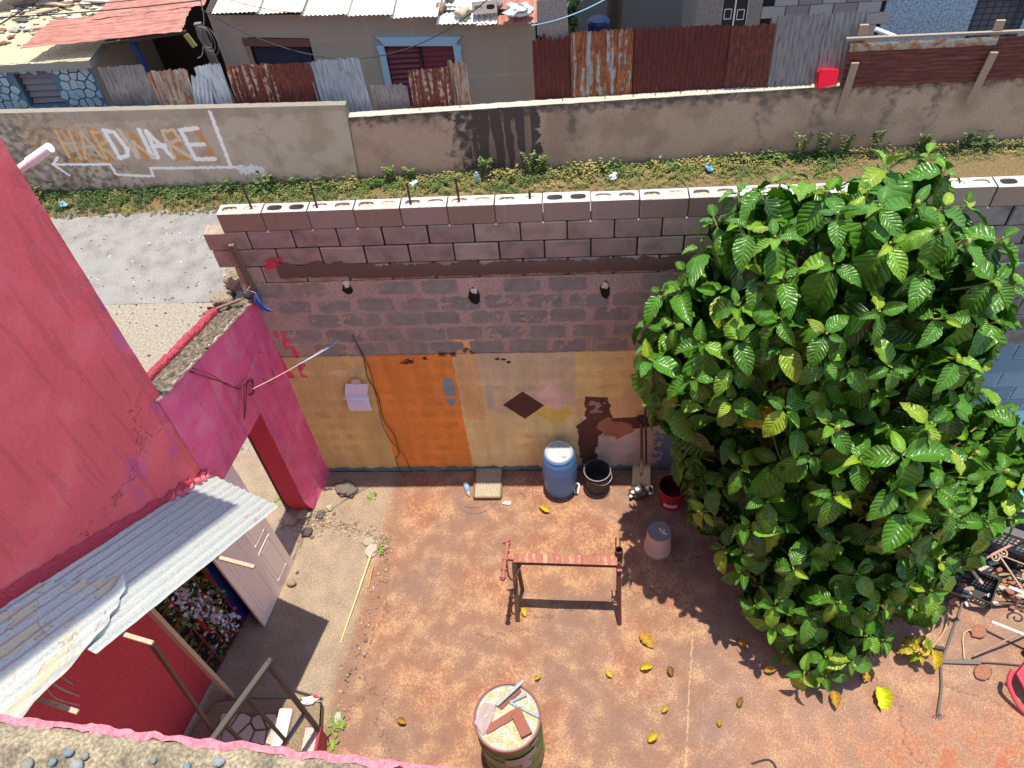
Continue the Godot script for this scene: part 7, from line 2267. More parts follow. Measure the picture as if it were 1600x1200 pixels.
	var fallen := [
		[2.70, 0.56, 0.17, 2.6, 0, 1, "yellow leaf nearest the blue drum"], [2.52, 1.84, 0.13, -1.2, 0, 0, "small yellow leaf at the work stand's left foot"], [3.79, 2.14, 0.25, -0.9, 1, 0, "largest ochre leaf left of the tree's shadow"],
		[3.77, 2.40, 0.17, 0.3, 0, 2, "curled yellow leaf just below the large ochre one"], [3.37, 2.46, 0.12, 2.2, 0, 0, "round yellow leaf between the stand and the oil drum's right"], [2.68, 2.52, 0.09, 0.6, 0, 2, "tiny yellow leaf above the oil drum"],
		[3.98, 2.42, 0.14, 1.7, 3, 2, "narrow brown leaf right of the curled yellow one"], [3.91, 2.80, 0.11, 0.8, 0, 2, "withered yellow leaf on the pale floor line"], [3.78, 3.06, 0.16, 0.7, 0, 2, "folded yellow leaf at the bottom right of the oil drum"],
		[1.34, 2.96, 0.14, 2.7, 1, 2, "orange yellow leaf alone at the lower left of the drum"], [4.40, 2.91, 0.10, 1.4, 1, 0, "small tan leaf near the bottom, right of the pale floor line"], [4.96, 2.42, 0.14, 0.1, 1, 1, "orange leaf beside the lowest tree shoots on the left"],
		[5.50, 2.71, 0.21, -1.7, 1, 1, "broad ochre leaf under the tree, left of the lime one"], [5.86, 2.45, 0.16, 1.0, 1, 0, "ochre leaf at the edge of the tree's shadow, above the lime one"], [5.94, 2.72, 0.32, -1.6, 2, 2, "long bright lime yellow leaf, brightest on the floor"],
		[4.72, 2.16, 0.15, -1.3, 1, 1, "orange leaf half in the tree's shadow at its front"], [4.62, 2.72, 0.12, 1.1, 3, 1, "brown curled leaf with a stalk below the tree's left shoots"],
	]
	for q in fallen:
		var o := add("fallen_leaf", lm[q[5]], yel[q[4]])
		o.transform = Transform3D(Basis.from_euler(Vector3(0, q[3], 0)).scaled(Vector3.ONE * q[2] * 0.85), Vector3(q[0] - cos(q[3]) * q[2] * 0.5, 0.03, q[1] + sin(q[3]) * q[2] * 0.5))
		tag(o, q[6], "leaf", "fallen leaves on the yard floor")


func stair_things() -> void:
	var b: MB
	# --- the white panel door propped against the house
	var t := thing("panel_door", "off white moulded panel door propped against the house beneath the canopy", "door")
	var a0 := Vector3(-0.118, 0.015, 1.248)
	var a1 := Vector3(-0.258, 0.015, 2.011)
	var x := (a1 - a0).normalized()
	var up := Vector3(-0.040, 1.0, -0.012).normalized()
	var z := x.cross(up).normalized()
	if z.x < 0.0:
		z = -z
	var org := (a0 + a1) * 0.5
	var at := Transform3D(Basis(x, up, z), org)
	var hw := 0.388
	b = MB.new()
	b.box(at * turned(Vector3(0, 1.0, -0.020)), Vector3(hw * 2.0, 2.0, 0.034), 0.004)
	var paint := mat("door_paint", C(238, 222, 212), 0.5)
	add("slab", b.mesh(), paint, t)
	for col in 2:
		for row in 3:
			var cx := -0.18 + 0.36 * col
			var lo: float = [0.15, 0.86, 1.58][row]
			var hi: float = [0.74, 1.46, 1.86][row]
			var m := MB.new()
			for e in [[cx - 0.12, lo, cx - 0.12, hi], [cx + 0.12, lo, cx + 0.12, hi], [cx - 0.12, lo, cx + 0.12, lo], [cx - 0.12, hi, cx + 0.12, hi]]:
				m.bar(at * Vector3(e[0], e[1], -0.003), at * Vector3(e[2], e[3], -0.003), 0.022, 0.010, z, 0.004)
			m.box(at * turned(Vector3(cx, (lo + hi) * 0.5, -0.003)), Vector3(0.17, hi - lo - 0.08, 0.009), 0.003)
			add("raised_panel", m.mesh(), paint, t)
	# --- the raised landing with crazy paving, and the pink stub
	t = thing("stair_landing", "raised concrete landing with crazy paving at the foot of the hidden stair", "landing")
	b = MB.new()
	b.plate(Transform3D(Basis(Vector3(1, 0, 0), Vector3(0, 0, 1), Vector3(0, 1, 0)), Vector3(0, 0.065, 0)), PackedVector2Array([Vector2(-0.52, 2.84), Vector2(-0.20, 2.80), Vector2(0.30, 2.80), Vector2(0.56, 2.84), Vector2(0.60, 3.10), Vector2(0.56, 4.8), Vector2(-1.1, 4.8), Vector2(-0.66, 3.1)]), 0.13, 0.012)
	add("slab", b.mesh(), mat("landing_concrete", C(158, 138, 112), 0.95, grain("apron", 0.05, 0.72, 1.0), 1.6, grain("soil_b", 0.06, 0.0, 1.0), 1.0), t)
	b = MB.new()
	b.box(turned(Vector3(-0.09, 0.128, 3.42)), Vector3(0.66, 0.012, 0.94))
	add("joint_mortar", b.mesh(), mat("brown_joint", C(112, 86, 68), 0.95), t)
	var pv := 0
	for q in crazy(4, 6, 0.64, 0.92, 0.016, 3):
		pv += 1
		b = MB.new()
		b.plate(Transform3D.IDENTITY, q[1], 0.022, 0.004)
		var s := add("paving_stone", b.mesh(), mat("paver_%d" % (pv % 3), [C(206, 194, 178), C(190, 176, 160), C(212, 196, 172)][pv % 3], 0.9, grain("plaster", 0.05, 0.84, 1.0), 2.0), t)
		s.transform = Transform3D(Basis(Vector3(1, 0, 0), Vector3(0, 0, -1), Vector3(0, 1, 0)), Vector3(-0.41 + q[0].x, 0.134, 3.88 - q[0].y))
	b = MB.new()
	b.box(turned(Vector3(0.24, 0.16, 3.32)), Vector3(0.13, 0.07, 0.80), 0.01)
	add("pale_kerb", b.mesh(), mat("pale_mortar", C(226, 216, 200), 0.95, grain("plaster", 0.05, 0.84, 1.0), 2.0), t)
	t = thing("pink_stub", "short pink painted stub of wall carrying the railing's foot", "wall", Vector3(0.60, 0, 3.45))
	b = MB.new()
	b.box(turned(Vector3(-0.01, 0.16, 0.0)), Vector3(0.15, 0.33, 0.66), 0.015)
	add("stub", b.mesh(), mat("stub_paint", C(204, 82, 90), 0.85, grain("rubble", 0.05, 0.66, 1.0), 1.5), t)
	b = MB.new()
	b.box(turned(Vector3(-0.015, 0.331, 0.0)), Vector3(0.12, 0.012, 0.62), 0.004)
	add("worn_top", b.mesh(), mat("worn_top", C(226, 206, 194), 0.9, grain("rubble", 0.05, 0.66, 1.0), 2.0), t)
	# --- iron railing
	t = thing("iron_railing", "scuffed black iron railing frame above the crazy paved landing", "railing")
	var iron := mat("scuffed_iron", C(84, 78, 74), 0.6, grain("screed", 0.06, 0.62, 1.0), 5.0)
	var top := Vector3(0.648, 1.855, 3.136)
	var far := Vector3(0.30, 1.855, 3.86)
	var rail := MB.new()
	rail.bar(top, far, 0.048, 0.048, Vector3.UP, 0.006)
	add("hand_rail", rail.mesh(), iron, t)
	for k in 4:
		b = MB.new()
		var p := top.lerp(far, [0.02, 0.36, 0.66, 0.97][k])
		b.bar(p - Vector3(0, 0.02, 0), Vector3(p.x, 0.30 if k == 0 else 0.72, p.z), 0.040 if k == 0 else 0.028, 0.040 if k == 0 else 0.028, Vector3(0, 0, 1), 0.004)
		add("post", b.mesh(), iron, t)
	b = MB.new()
	b.bar(Vector3(0.65, 0.76, 3.13), Vector3(0.31, 0.76, 3.85), 0.036, 0.036, Vector3.UP, 0.004)
	add("lower_rail", b.mesh(), mat("dull_iron", C(112, 110, 108), 0.55), t)
	b = MB.new()
	b.blob(turned(top + Vector3(0, 0.0, -0.01)), Vector3(0.03, 0.03, 0.03), 3, 0.2)
	add("weld", b.mesh(), iron, t)
	# --- white scrap of bag, kerb cracks, rubble
	t = thing("snack_wrapper", "crumpled white and red wrapper at the corner of the landing", "wrapper", Vector3(0.45, 0.15, 2.83))
	b = MB.new()
	b.blob(turned(Vector3(0, 0.01, 0), 0.3), Vector3(0.085, 0.022, 0.035), 1201, 0.8, 14, 8)
	add("film", b.mesh(), mat("white_film", C(228, 230, 230), 0.4), t)
	b = MB.new()
	b.blob(turned(Vector3(0.06, 0.03, -0.03)), Vector3(0.028, 0.014, 0.018), 1202, 0.6)
	add("red_end", b.mesh(), mat("red_plastic", C(236, 16, 50), 0.4), t)


func scrap_corner() -> void:
	var b: MB
	var blk := mat("black_plastic", C(38, 38, 40), 0.5)
	# --- plastic crates
	var crate := func(called: String, label: String, at: Transform3D, size: Vector3, m: Material) -> void:
		var t := thing(called, label, "crate")
		var h := size * 0.5
		for side in 4:
			var n := [Vector3(0, 0, 1), Vector3(1, 0, 0), Vector3(0, 0, -1), Vector3(-1, 0, 0)][side] as Vector3
			var w := size.x if side % 2 == 0 else size.z
			var off := h.z if side % 2 == 0 else h.x
			var u := Vector3(n.z, 0, -n.x)
			var s := MB.new()
			for k in 2:
				s.bar(at * (n * off - u * w * 0.5 + Vector3(0, h.y * (0.86 - 1.72 * k), 0)), at * (n * off + u * w * 0.5 + Vector3(0, h.y * (0.86 - 1.72 * k), 0)), 0.014, size.y * 0.20, at.basis.y)
			for k in 11:
				var x := w * (-0.5 + k / 10.0)
				s.bar(at * (n * off + u * x + Vector3(0, -h.y, 0)), at * (n * off + u * x + Vector3(0, h.y, 0)), 0.012 if k % 10 else 0.05, 0.012, n)
			for k in 3:
				var y := h.y * (-0.45 + 0.40 * k)
				s.bar(at * (n * off - u * w * 0.5 + Vector3(0, y, 0)), at * (n * off + u * w * 0.5 + Vector3(0, y, 0)), 0.010, 0.012, at.basis.y)
			add("side", s.mesh(), m, t)
		var f := MB.new()
		f.box(at * turned(Vector3(0, -h.y, 0)), Vector3(size.x, 0.01, size.z))
		add("floor", f.mesh(), m, t)
	crate.call("plastic_crate", "grey black plastic crate with slotted sides below the turquoise bin", turned(Vector3(7.48, 0.50, 1.12), -0.45), Vector3(0.42, 0.26, 0.32), mat("grey_crate", C(92, 94, 98), 0.55))
	crate.call("plastic_crate", "small black crate on its side among the scrap below the grey crate", turned(Vector3(7.14, 0.14, 1.56), -0.5, 0.5, 0.2), Vector3(0.32, 0.24, 0.26), blk)
	crate.call("plastic_crate", "dark crate under the grey one, mostly in shadow", turned(Vector3(7.52, 0.16, 1.10), -0.3), Vector3(0.46, 0.30, 0.36), blk)
	var t := thing("turquoise_bin", "turquoise plastic bin with a dark oval, cut by the right edge", "bin", Vector3(7.82, 0.30, 0.82))
	b = MB.new()
	b.box(turned(Vector3(0.0, 0.32, 0), -0.25, 0.25), Vector3(0.50, 0.10, 0.46), 0.02)
	b.box(turned(Vector3(0.0, 0.14, -0.04), -0.25, 0.1), Vector3(0.44, 0.30, 0.40), 0.02)
	add("shell", b.mesh(), mat("turquoise", C(86, 200, 192), 0.5), t)
	b = MB.new()
	b.lathe(Transform3D(Basis.from_euler(Vector3(0.25, -0.25, 0)), Vector3(-0.03, 0.365, 0.02)), [Vector2(0.12, 0.0), Vector2(0.11, 0.012), Vector2(0.0, 0.014)], 24, Color.WHITE, 0.55)
	add("oval", b.mesh(), mat("dull_oval", C(112, 120, 124), 0.6), t)
	t = thing("white_sack", "white plastic sack behind the grey crate", "sack", Vector3(7.36, 0.0, 0.72))
	b = MB.new()
	b.blob(turned(Vector3(0, 0.42, 0)), Vector3(0.17, 0.30, 0.14), 1301, 0.6, 18, 14)
	add("film", b.mesh(), mat("white_film", C(228, 230, 230), 0.4), t)
	# --- scrolled iron gate leaf lying on the heap
	t = thing("scrolled_gate", "cream and rust wrought iron gate leaf with scrolls lying on the scrap", "gate")
	var cream := mat("cream_iron", C(206, 178, 146), 0.7, grain("rubble", 0.05, 0.66, 1.0), 4.0)
	var pal := mat("pale_iron", C(216, 212, 206), 0.6)
	var o := Vector3(6.96, 0.46, 1.52)
	var ux := Vector3(0.82, 0.03, -0.40).normalized()
	var vy := Vector3(0.42, -0.42, 0.62).normalized()
	var g := func(x: float, y: float) -> Vector3: return o + ux * x + vy * y
	b = MB.new()
	b.bar(g.call(0.0, 0.0), g.call(1.15, 0.0), 0.024, 0.024)
	add("top_bar", b.mesh(), mat("rust_pink_iron", C(176, 130, 116), 0.8), t)
	b = MB.new()
	b.bar(g.call(0.0, 0.0), g.call(0.02, 0.20), 0.03, 0.02)
	b.bar(g.call(0.35, 0.0), g.call(0.36, 0.55), 0.018, 0.018)
	b.bar(g.call(0.35, 0.02), g.call(0.72, 0.42), 0.012, 0.012)
	b.bar(g.call(0.80, 0.0), g.call(0.80, 0.60), 0.018, 0.018)
	add("upright", b.mesh(), cream, t)
	b = MB.new()
	b.bar(g.call(0.25, 0.34), g.call(0.62, 0.74), 0.034, 0.012)
	b.bar(g.call(0.52, 0.60), g.call(1.15, 0.80), 0.022, 0.012)
	add("lower_bar", b.mesh(), pal, t)
	var spiral := func(cx: float, cy: float, r: float, turns: float, phase: float, flip: float) -> Array:
		var pts := []
		for k in 25:
			var u := k / 24.0
			var a := phase + flip * TAU * turns * u
			pts.append(g.call(cx + cos(a) * r * (1.0 - 0.82 * u), cy + sin(a) * r * (1.0 - 0.82 * u)))
		return pts
	var dark := mat("rusty_bar", C(88, 62, 50), 0.9)
	for q in [[0.30, 0.03, 0.045, 1.3, 0.5, 1.0, 0], [0.41, 0.03, 0.045, 1.3, 2.6, -1.0, 0], [0.62, 0.22, 0.09, 1.4, 0.0, 1.0, 0], [0.62, 0.40, 0.085, 1.4, 1.5, -1.0, 0], [0.82, 0.28, 0.10, 1.5, 2.0, 1.0, 0], [0.94, 0.12, 0.09, 1.4, 0.7, -1.0, 0], [1.0, 0.42, 0.10, 1.5, 3.0, 1.0, 0], [0.48, 0.33, 0.06, 1.3, 1.0, 1.0, 0], [0.26, 0.58, 0.085, 1.2, 3.6, 1.0, 1], [0.42, 0.72, 0.10, 1.1, 3.2, -1.0, 1], [0.50, 0.50, 0.07, 1.3, 0.6, 1.0, 1]]:
		b = MB.new()
		b.tube(spiral.call(q[0], q[1], q[2], q[3], q[4], q[5]), 0.009, 6)
		add("scroll", b.mesh(), cream if q[6] == 0 else dark, t)
	# --- bars, strips and sticks on the floor
	var loose := [
		[[Vector3(6.56, 0.022, 2.30), Vector3(6.96, 0.024, 2.31)], 0.030, C(104, 96, 90), "grey_strap", "flat dark grey strap lying level near the right edge", "strap", true],
		[[Vector3(6.96, 0.022, 2.31), Vector3(7.15, 0.02, 2.315), Vector3(7.42, 0.02, 2.34)], 0.006, C(84, 74, 68), "thin_tail", "thin dark rod continuing the grey strap to the right", "rod", false],
		[[Vector3(6.90, 0.06, 2.26), Vector3(7.30, 0.17, 2.10), Vector3(7.62, 0.25, 1.96)], 0.011, C(150, 122, 110), "sloping_rod", "rusty pink rod sloping up towards the right edge", "rod", false],
		[[Vector3(7.13, 0.17, 1.96), Vector3(7.40, 0.22, 2.14), Vector3(7.62, 0.24, 2.26)], 0.020, C(216, 210, 204), "white_strip", "white painted strip crossing the sloping rod", "strip", true],
		[[Vector3(6.78, 0.03, 1.52), Vector3(6.98, 0.035, 1.60), Vector3(7.16, 0.03, 1.70)], 0.020, C(176, 136, 102), "split_stick", "pale split stick with a forked end below the tree", "stick", false],
		[[Vector3(6.72, 0.04, 1.68), Vector3(6.62, 0.10, 1.95), Vector3(6.42, 0.12, 2.18)], 0.008, C(176, 146, 96), "yellow_twig", "thin yellowish twig rising from the dry leaf bunch", "twig", false],
		[[Vector3(6.86, 0.03, 1.66), Vector3(6.72, 0.08, 1.98), Vector3(6.52, 0.10, 2.20)], 0.008, C(186, 160, 108), "yellow_twig", "second yellowish twig right of the first above the dry bunch", "twig", false],
		[[Vector3(7.07, 0.03, 1.57), Vector3(6.89, 0.02, 1.85), Vector3(6.70, 0.02, 2.15), Vector3(6.59, 0.02, 2.33), Vector3(6.52, 0.02, 2.56), Vector3(6.42, 0.02, 2.79)], 0.012, C(96, 88, 84), "grey_hose", "grey flexible hose with a frayed end running down from the tree", "hose", false],
		[[Vector3(7.05, 0.02, 1.95), Vector3(6.90, 0.02, 2.02), Vector3(6.84, 0.02, 2.20), Vector3(6.82, 0.02, 2.28)], 0.006, C(198, 166, 130), "dry_vine", "dry pale vine curving between the strap and the sticks", "vine", false],
		[[Vector3(4.64, 0.02, 3.28), Vector3(4.80, 0.02, 3.24), Vector3(4.86, 0.02, 3.32)], 0.008, C(52, 40, 36), "bent_wire", "bent dark wire at the bottom edge right of the oil drum", "wire", false],
		[[Vector3(7.30, 0.02, 2.72), Vector3(7.36, 0.05, 2.78), Vector3(7.46, 0.03, 2.74), Vector3(7.40, 0.02, 2.86), Vector3(7.50, 0.03, 2.90)], 0.006, C(84, 62, 54), "wire_tangle", "small tangle of dark wire below the red chair piece", "wire", false],
	]
	for q in loose:
		b = MB.new()
		if q[6]:
			b.bar(q[0][0], q[0][q[0].size() - 1], q[1] * 1.4, 0.012)
		else:
			b.tube(smooth_path(q[0], 6), q[1], 7)
		tag(add(q[3], b.mesh(), mat(q[3], q[2], 0.75)), q[4], q[5])
	b = MB.new()
	for k in 5:
		var a := -0.9 + k * 0.45
		b.tube([Vector3(6.42, 0.02, 2.79), Vector3(6.42 + sin(a) * 0.07, 0.03, 2.79 + cos(a) * 0.06)], 0.004, 5)
	add("frayed_end", b.mesh(), mat("grey_hose", C(96, 88, 84), 0.75), get_node("grey_hose"))
	b = MB.new()
	b.bar(Vector3(6.56, 0.03, 2.16), Vector3(6.66, 0.03, 2.18), 0.035, 0.02)
	tag(add("black_clip", b.mesh(), blk), "black clip lying across the grey hose", "clip")
	t = thing("red_chair_piece", "broken piece of red plastic chair at the right edge", "chair", Vector3(7.26, 0.012, 2.52))
	b = MB.new()
	b.plate(turned(Vector3(0, 0.20, 0), 0.2, -0.9, 0.15), PackedVector2Array([Vector2(-0.08, -0.18), Vector2(0.0, -0.20), Vector2(0.28, -0.16), Vector2(0.30, 0.12), Vector2(0.04, 0.17), Vector2(-0.12, 0.08)]), 0.02, 0.006)
	b.tube(smooth_path([Vector3(-0.16, 0.26, -0.04), Vector3(-0.20, 0.18, 0.06), Vector3(-0.12, 0.05, 0.20), Vector3(-0.06, 0.02, 0.27)], 6), 0.022, 8)
	add("seat", b.mesh(), mat("chair_red", C(204, 66, 78), 0.55), t)
	b = MB.new()
	b.box(turned(Vector3(0.02, 0.10, 0.16), 0.2, -0.9, 0.15), Vector3(0.10, 0.12, 0.012), 0.004)
	add("slot", b.mesh(), mat("chair_shadow", C(110, 40, 48), 0.7), t)
	t = thing("toy_wheel_scrap", "dark machine scrap with a glassy top at the right edge", "scrap", Vector3(7.52, 0.012, 2.22))
	b = MB.new()
	b.box(turned(Vector3(0, 0.09, 0), 0.4), Vector3(0.24, 0.16, 0.18), 0.02)
	add("case", b.mesh(), blk, t)
	for q in [[7.045, 1.99, 0.085, "flat reddish stone set in the floor above the strap"], [6.945, 2.40, 0.09, "flat reddish stone set in the floor below the strap"]]:
		b = MB.new()
		b.blob(turned(Vector3.ZERO, 0.3), Vector3(q[2], 0.012, q[2] * 0.8), int(q[0] * 100.0), 0.3, 14, 7)
		var s := add("flat_stone", b.mesh(), mat("red_stone", C(170, 116, 92), 0.9, grain("rubble", 0.05, 0.66, 1.0), 2.0))
		s.position = Vector3(q[0], 0.02, q[1])
		tag(s, q[3], "stone", "flat stones in the floor at the right")
	# --- the wilted yellow bunch
	var lm := [leaf_mesh(21, 1.2, 0.5, 1.5), leaf_mesh(22, 0.8, 0.8, 1.6)]
	var pics := leaf_pictures()
	t = thing("wilted_branch", "cut branch with wilted yellow leaves at the tree's lower right", "branch")
	b = MB.new()
	b.tube(smooth_path([Vector3(6.52, 0.10, 2.05), Vector3(6.42, 0.20, 2.18), Vector3(6.34, 0.18, 2.30)], 5), 0.012, 7)
	add("stem", b.mesh(), mat("yellow_twig", C(176, 146, 96), 0.75), t)
	var r := RandomNumberGenerator.new()
	r.seed = 77
	var cols := [mat("leaf_yellow", C(214, 184, 44), 0.6, pics[0], 0.0, pics[1], 0.4), mat("leaf_wilted", C(212, 190, 90), 0.7, pics[0], 0.0, pics[1], 0.4), mat("leaf_limeish", C(150, 180, 50), 0.6, pics[0], 0.0, pics[1], 0.4)]
	for k in 20:
		var a := r.randf() * TAU
		var le := add("leaf", lm[k % 2], cols[r.randi() % 3], t)
		var d := Vector3(cos(a), -0.3, sin(a)).normalized()
		var n := Vector3(0, 1, 0).slide(d).normalized()
		le.transform = Transform3D(Basis(d, n, d.cross(n)).scaled_local(Vector3.ONE * r.randf_range(0.10, 0.20)), Vector3(6.36 + r.randf_range(-0.12, 0.12), 0.12 + r.randf() * 0.12, 2.24 + r.randf_range(-0.12, 0.10)))
	# heap of small rubbish under the gate leaf
	b = MB.new()
	b.blob(turned(Vector3.ZERO), Vector3(1.0, 0.35, 0.55), 1401, 0.5, 8, 6)
	var xf := []
	var cl := []
	for k in 170:
		var s := r.randf_range(0.012, 0.05)
		xf.append(Transform3D(Basis.from_euler(Vector3(r.randf() * 0.7, r.randf() * TAU, r.randf() * 0.6)).scaled(Vector3(s * r.randf_range(1.0, 3.5), s, s)), Vector3(r.randf_range(6.85, 8.0), 0.02 + 0.10 * r.randf(), r.randf_range(0.9, 1.75))))
		cl.append([Color(0.30, 0.22, 0.15), Color(0.12, 0.09, 0.07), Color(0.45, 0.40, 0.33), Color(0.35, 0.12, 0.08), Color(0.50, 0.50, 0.50)][r.randi() % 5])
	var st := stuff("scrap_rubbish", b.mesh(), mat("scrap_bits", Color.WHITE, 0.95, null, 0.0, null, 0.0, 0.0, true), xf, cl)
	tag(st, "small sticks and broken bits heaped under the scrolled gate leaf", "rubbish")


func litter_and_weeds() -> void:
	var r := RandomNumberGenerator.new()
	r.seed = 99
	# rubble of the broken kerb, the foot of the pier and outside the door
	var gm := MB.new()
	gm.blob(turned(Vector3.ZERO), Vector3(1.0, 0.55, 0.8), 1501, 0.5, 8, 6)
	var xf := []
	var cl := []
	for k in 900:
		var at := Vector3.ZERO
		var s := r.randf_range(0.005, 0.012) + 0.016 * pow(r.randf(), 4.0)
		var pick := k % 8
		if pick < 3:
			var u := r.randf()
			at = Vector3(lerpf(0.02, 0.95, u), 0.014, 0.68 + 0.30 * u + r.randfn(0.0, 0.05))
		elif pick < 4:
			var z := r.randf_range(1.0, 3.0)
			at = Vector3(0.92 - 0.10 * (z - 1.0) + r.randfn(0.0, 0.05), 0.008, z)
		elif pick < 6:
			at = Vector3(r.randf_range(-0.45, 0.12), 0.012, 0.70 + r.randfn(0.0, 0.10))
			s *= 1.3
		elif pick < 7:
			at = Vector3(r.randf_range(-1.3, -0.3), 0.006, r.randf_range(-0.9, 0.7))
		else:
			at = Vector3(r.randf_range(-0.6, 6.5), 0.012, r.randf_range(0.3, 3.4))
			s *= 0.4
		xf.append(Transform3D(Basis.from_euler(Vector3(0, r.randf() * TAU, 0)).scaled(Vector3(s, s * 0.8, s * r.randf_range(0.7, 1.2))), at))
		cl.append([Color(0.34, 0.26, 0.18), Color(0.28, 0.20, 0.14), Color(0.42, 0.34, 0.25), Color(0.16, 0.12, 0.10)][r.randi() % 4])
	tag(stuff("rubble", gm.mesh(), mat("gravel", Color.WHITE, 0.95, null, 0.0, null, 0.0, 0.0, true), xf, cl), "scattered crumbs of broken concrete on the walk and yard", "rubble")
	xf = []
	cl = []
	for k in 420:
		var s := r.randf_range(0.006, 0.018)
		xf.append(Transform3D(Basis.from_euler(Vector3(0, r.randf() * TAU, 0)).scaled(Vector3(s * r.randf_range(1.0, 2.2), s * 0.5, s)), Vector3(r.randf_range(-6.5, -0.3), 0.008, r.randf_range(-5.5, -1.4))))
		cl.append([Color(0.09, 0.08, 0.06), Color(0.16, 0.12, 0.08), Color(0.5, 0.47, 0.42)][r.randi() % 3])
	tag(stuff("road_flecks", gm.mesh(), mat("gravel", Color.WHITE, 0.95, null, 0.0, null, 0.0, 0.0, true), xf, cl), "dark bits of leaf and grit strewn on the pale road", "grit")
	# weeds along the far verge
	var wm := MB.new()
	for k in 16:
		var a := r.randf() * TAU
		var d := Vector3(cos(a), 0, sin(a))
		var h := r.randf_range(0.15, 1.0)
		var at := d * r.randf_range(0.05, 0.35) + Vector3(0, h, 0)
		var s := Vector3(-d.z, 0, d.x) * 0.10
		var tip := d * 0.26 + Vector3(0, r.randf_range(-0.08, 0.12), 0)
		wm.face([at, at + tip * 0.5 + s, at + tip, at + tip * 0.5 - s], Vector3.UP)
	for k in 4:
		var a := r.randf() * TAU
		var d := Vector3(cos(a), 0, sin(a)) * 0.25
		var s := Vector3(-d.z, 0, d.x) * 0.08
		wm.face([-s, s, d + Vector3(0, r.randf_range(0.7, 1.0), 0)], Vector3(0.3, 0.5, 0.3))
	xf = []
	cl = []
	var nz := FastNoiseLite.new()
	nz.seed = 15; nz.frequency = 0.6
	for k in 6200:
		var x := r.randf_range(-8.5, 13.0)
		var u := pow(r.randf(), 1.35)
		var wide := 0.58 if x > -0.8 else 0.64
		if x > 7.5:
			wide = 0.42
		var z := -6.10 - (0.036 * (x + 0.6) if x > -0.6 else 0.0) + u * wide
		var dry := nz.get_noise_2d(x * 1.5, z * 4.0) + 0.25 * u
		if nz.get_noise_2d(x * 2.4 + 90.0, z * 3.0) < -0.28 and r.randf() < 0.8:
			continue
		var s := r.randf_range(0.045, 0.13) * (1.25 - 0.7 * u)
		if r.randf() < 0.02 and u < 0.25:
			s *= 2.3
		xf.append(Transform3D(Basis.from_euler(Vector3(r.randf_range(-0.2, 0.2), r.randf() * TAU, 0)).scaled(Vector3(s * 1.1, s, s * 1.1)), Vector3(x, 0.0 + 0.06 * (1.0 - u), z)))
		var green := Color(0.085, 0.150, 0.030) if x > -2.6 else Color(0.055, 0.105, 0.022)
		var c := green.lerp(Color(0.33, 0.27, 0.09), clampf(dry * 1.3 + (0.26 if x > -1.5 else -0.16) + r.randf_range(-0.2, 0.25), 0.0, 0.9))
		cl.append(c * r.randf_range(0.75, 1.25))
	var wmat := mat("weed", Color.WHITE, 0.8, null, 0.0, null, 0.0, 0.0, true)
	wmat.backlight_enabled = true
	wmat.backlight = Color(0.3, 0.4, 0.1)
	tag(stuff("verge_weeds", wm.mesh(), wmat, xf, cl), "green and straw coloured weeds along the foot of the street walls", "weeds")
	# taller weeds one can tell apart against the wall
	var tall := [[-2.2, 0.30, "tall weed left of all, at the foot of the HARDWARE wall"], [-1.75, 0.22, "short leafy weed just right of the leftmost tall one"], [-0.05, 0.34, "yellow green weed by the seam of the two street walls"], [0.30, 0.30, "second weed right of the seam of the two street walls"],
		[1.62, 0.42, "spindly weed at the left edge of the black wall stain"], [2.35, 0.46, "tall weed in the middle of the black wall stain"], [2.55, 0.38, "weed at the right edge of the black wall stain"], [6.9, 0.5, "tall dark weed below the red tub"],
		[7.25, 0.55, "tall weed under the hoarding's left timber strut"], [7.6, 0.45, "bushy weed right of the hoarding's left strut"], [8.1, 0.55, "dark weed halfway along the hoarding, above the tree's top"], [8.9, 0.34, "low weed left of the hoarding's right strut"], [9.6, 0.34, "low weed right of the hoarding's right strut"]]
	for k in tall.size():
		var q: Array = tall[k]
		var xw: float = q[0]
		var t := thing("tall_weed", q[2], "weed", Vector3(xw, 0.05, -6.07 - (0.036 * (xw + 0.6) if xw > -0.6 else 0.0)), "tall weeds on the verge")
		var sm := MB.new()
		var lf := MB.new()
		for j in 7:
			var a := r.randf() * TAU
			var lean := Vector3(cos(a) * 0.25, 1, absf(sin(a)) * 0.2)
			var pts := smooth_path([Vector3.ZERO, lean * q[1] * 0.5 + Vector3(0.01, 0, 0), lean * q[1] * r.randf_range(0.8, 1.05)], 4)
			sm.tube(pts, 0.004, 4)
			for m in range(2, pts.size()):
				for e in 3:
					var b2 := r.randf() * TAU
					var d := Vector3(cos(b2), r.randf_range(-0.2, 0.5), sin(b2)) * r.randf_range(0.035, 0.065)
					var s2 := Vector3(-d.z, 0.01, d.x) * 0.35
					lf.face([pts[m], pts[m] + d * 0.5 + s2, pts[m] + d, pts[m] + d * 0.5 - s2], Vector3(0, 1, 0.2), Color(0.07, 0.14, 0.03).lerp(Color(0.20, 0.24, 0.06), r.randf()))
		add("stems", sm.mesh(), mat("weed_stem", C(112, 120, 60), 0.8), t)
		add("leaves", lf.mesh(), wmat, t).set_meta("kind", "stuff")
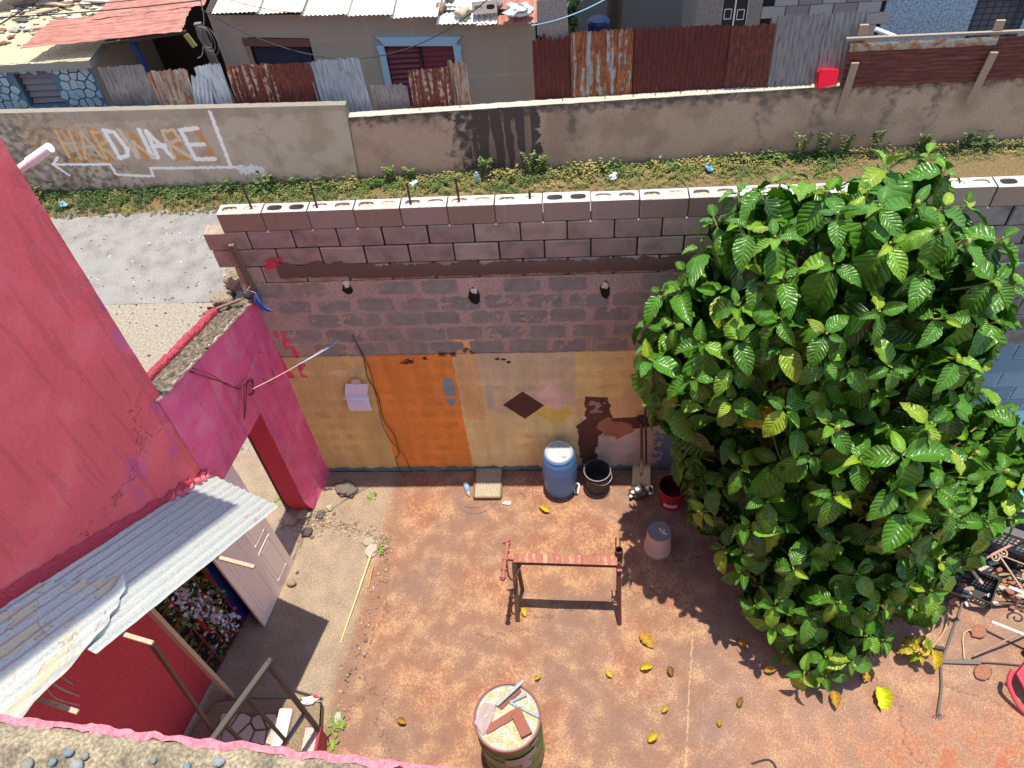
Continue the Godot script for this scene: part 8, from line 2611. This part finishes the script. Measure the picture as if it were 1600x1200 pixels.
	# small plants rooted in the walk
	for q in [[0.84, 1.08, 0.055, "little green weed among the stones above the bamboo stick"], [0.62, 0.36, 0.05, "small bright weed in the shade line near the pink wall"], [0.70, 3.0, 0.09, "weed growing from the crack beside the pink stub"], [0.68, 3.22, 0.07, "second weed below the first beside the pink stub"], [-0.42, 0.36, 0.08, "small weed outside the doorway by the pale plate"]]:
		var t := thing("small_weed", q[3], "weed", Vector3(q[0], 0.012, q[1]))
		var lf := MB.new()
		for j in 22:
			var a := r.randf() * TAU
			var d: Vector3 = Vector3(cos(a), r.randf_range(0.1, 0.9), sin(a)) * q[2] * r.randf_range(0.5, 1.0)
			var s2 := Vector3(-d.z, 0.005, d.x) * 0.3
			var at: Vector3 = Vector3(r.randfn(), 0, r.randfn()) * q[2] * 0.5
			lf.face([at, at + d * 0.5 + s2, at + d, at + d * 0.5 - s2], Vector3(0, 1, 0.2), Color(0.10, 0.22, 0.03).lerp(Color(0.26, 0.32, 0.06), r.randf()))
		add("leaves", lf.mesh(), wmat, t)
	# litter
	var lit := [[1.467, -5.98, C(150, 190, 216), "pale blue plastic bottle in the weeds under the black stain", "bottle"], [3.779, -5.98, C(226, 226, 226), "crumpled white paper in the verge weeds", "paper"], [5.377, -6.12, C(96, 150, 176), "scrap of blue plastic in the weeds near the tree's top", "wrapper"], [-5.95, -5.78, C(112, 150, 160), "faded teal bag in the shaded weeds at the far left", "bag"], [0.35, -6.0, C(206, 226, 232), "crushed clear cup in the verge weeds right of the wall step", "cup"]]
	for k in lit.size():
		var q: Array = lit[k]
		var b := MB.new()
		if k == 0:
			b.lathe(turned(Vector3(0, 0.02, 0), 0, 0.2), [Vector2(0, 0), Vector2(0.035, 0), Vector2(0.035, 0.13), Vector2(0.014, 0.18), Vector2(0.014, 0.20), Vector2(0, 0.20)], 14)
		else:
			b.blob(turned(Vector3.ZERO, k), Vector3(0.09, 0.045, 0.06), 1600 + k, 0.8, 14, 9)
		var o := add("litter", b.mesh(), mat("litter_%d" % k, q[2], 0.5))
		o.position = Vector3(q[0], 0.10, q[1])
		tag(o, q[3], q[4])
	var b := MB.new()
	b.lathe(turned(Vector3(0, 0, 0), 0, 0.12), [Vector2(0.0, 0.0), Vector2(0.10, 0.004), Vector2(0.135, 0.02), Vector2(0.14, 0.026), Vector2(0.13, 0.022), Vector2(0.0, 0.012)], 28, Color.WHITE, 1.3)
	var dish := add("metal_plate", b.mesh(), mat("dull_zinc", C(150, 160, 168), 0.5))
	dish.position = Vector3(-0.30, 0.02, 0.32)
	tag(dish, "dull oval metal plate lying outside the doorway beneath the pier", "plate")
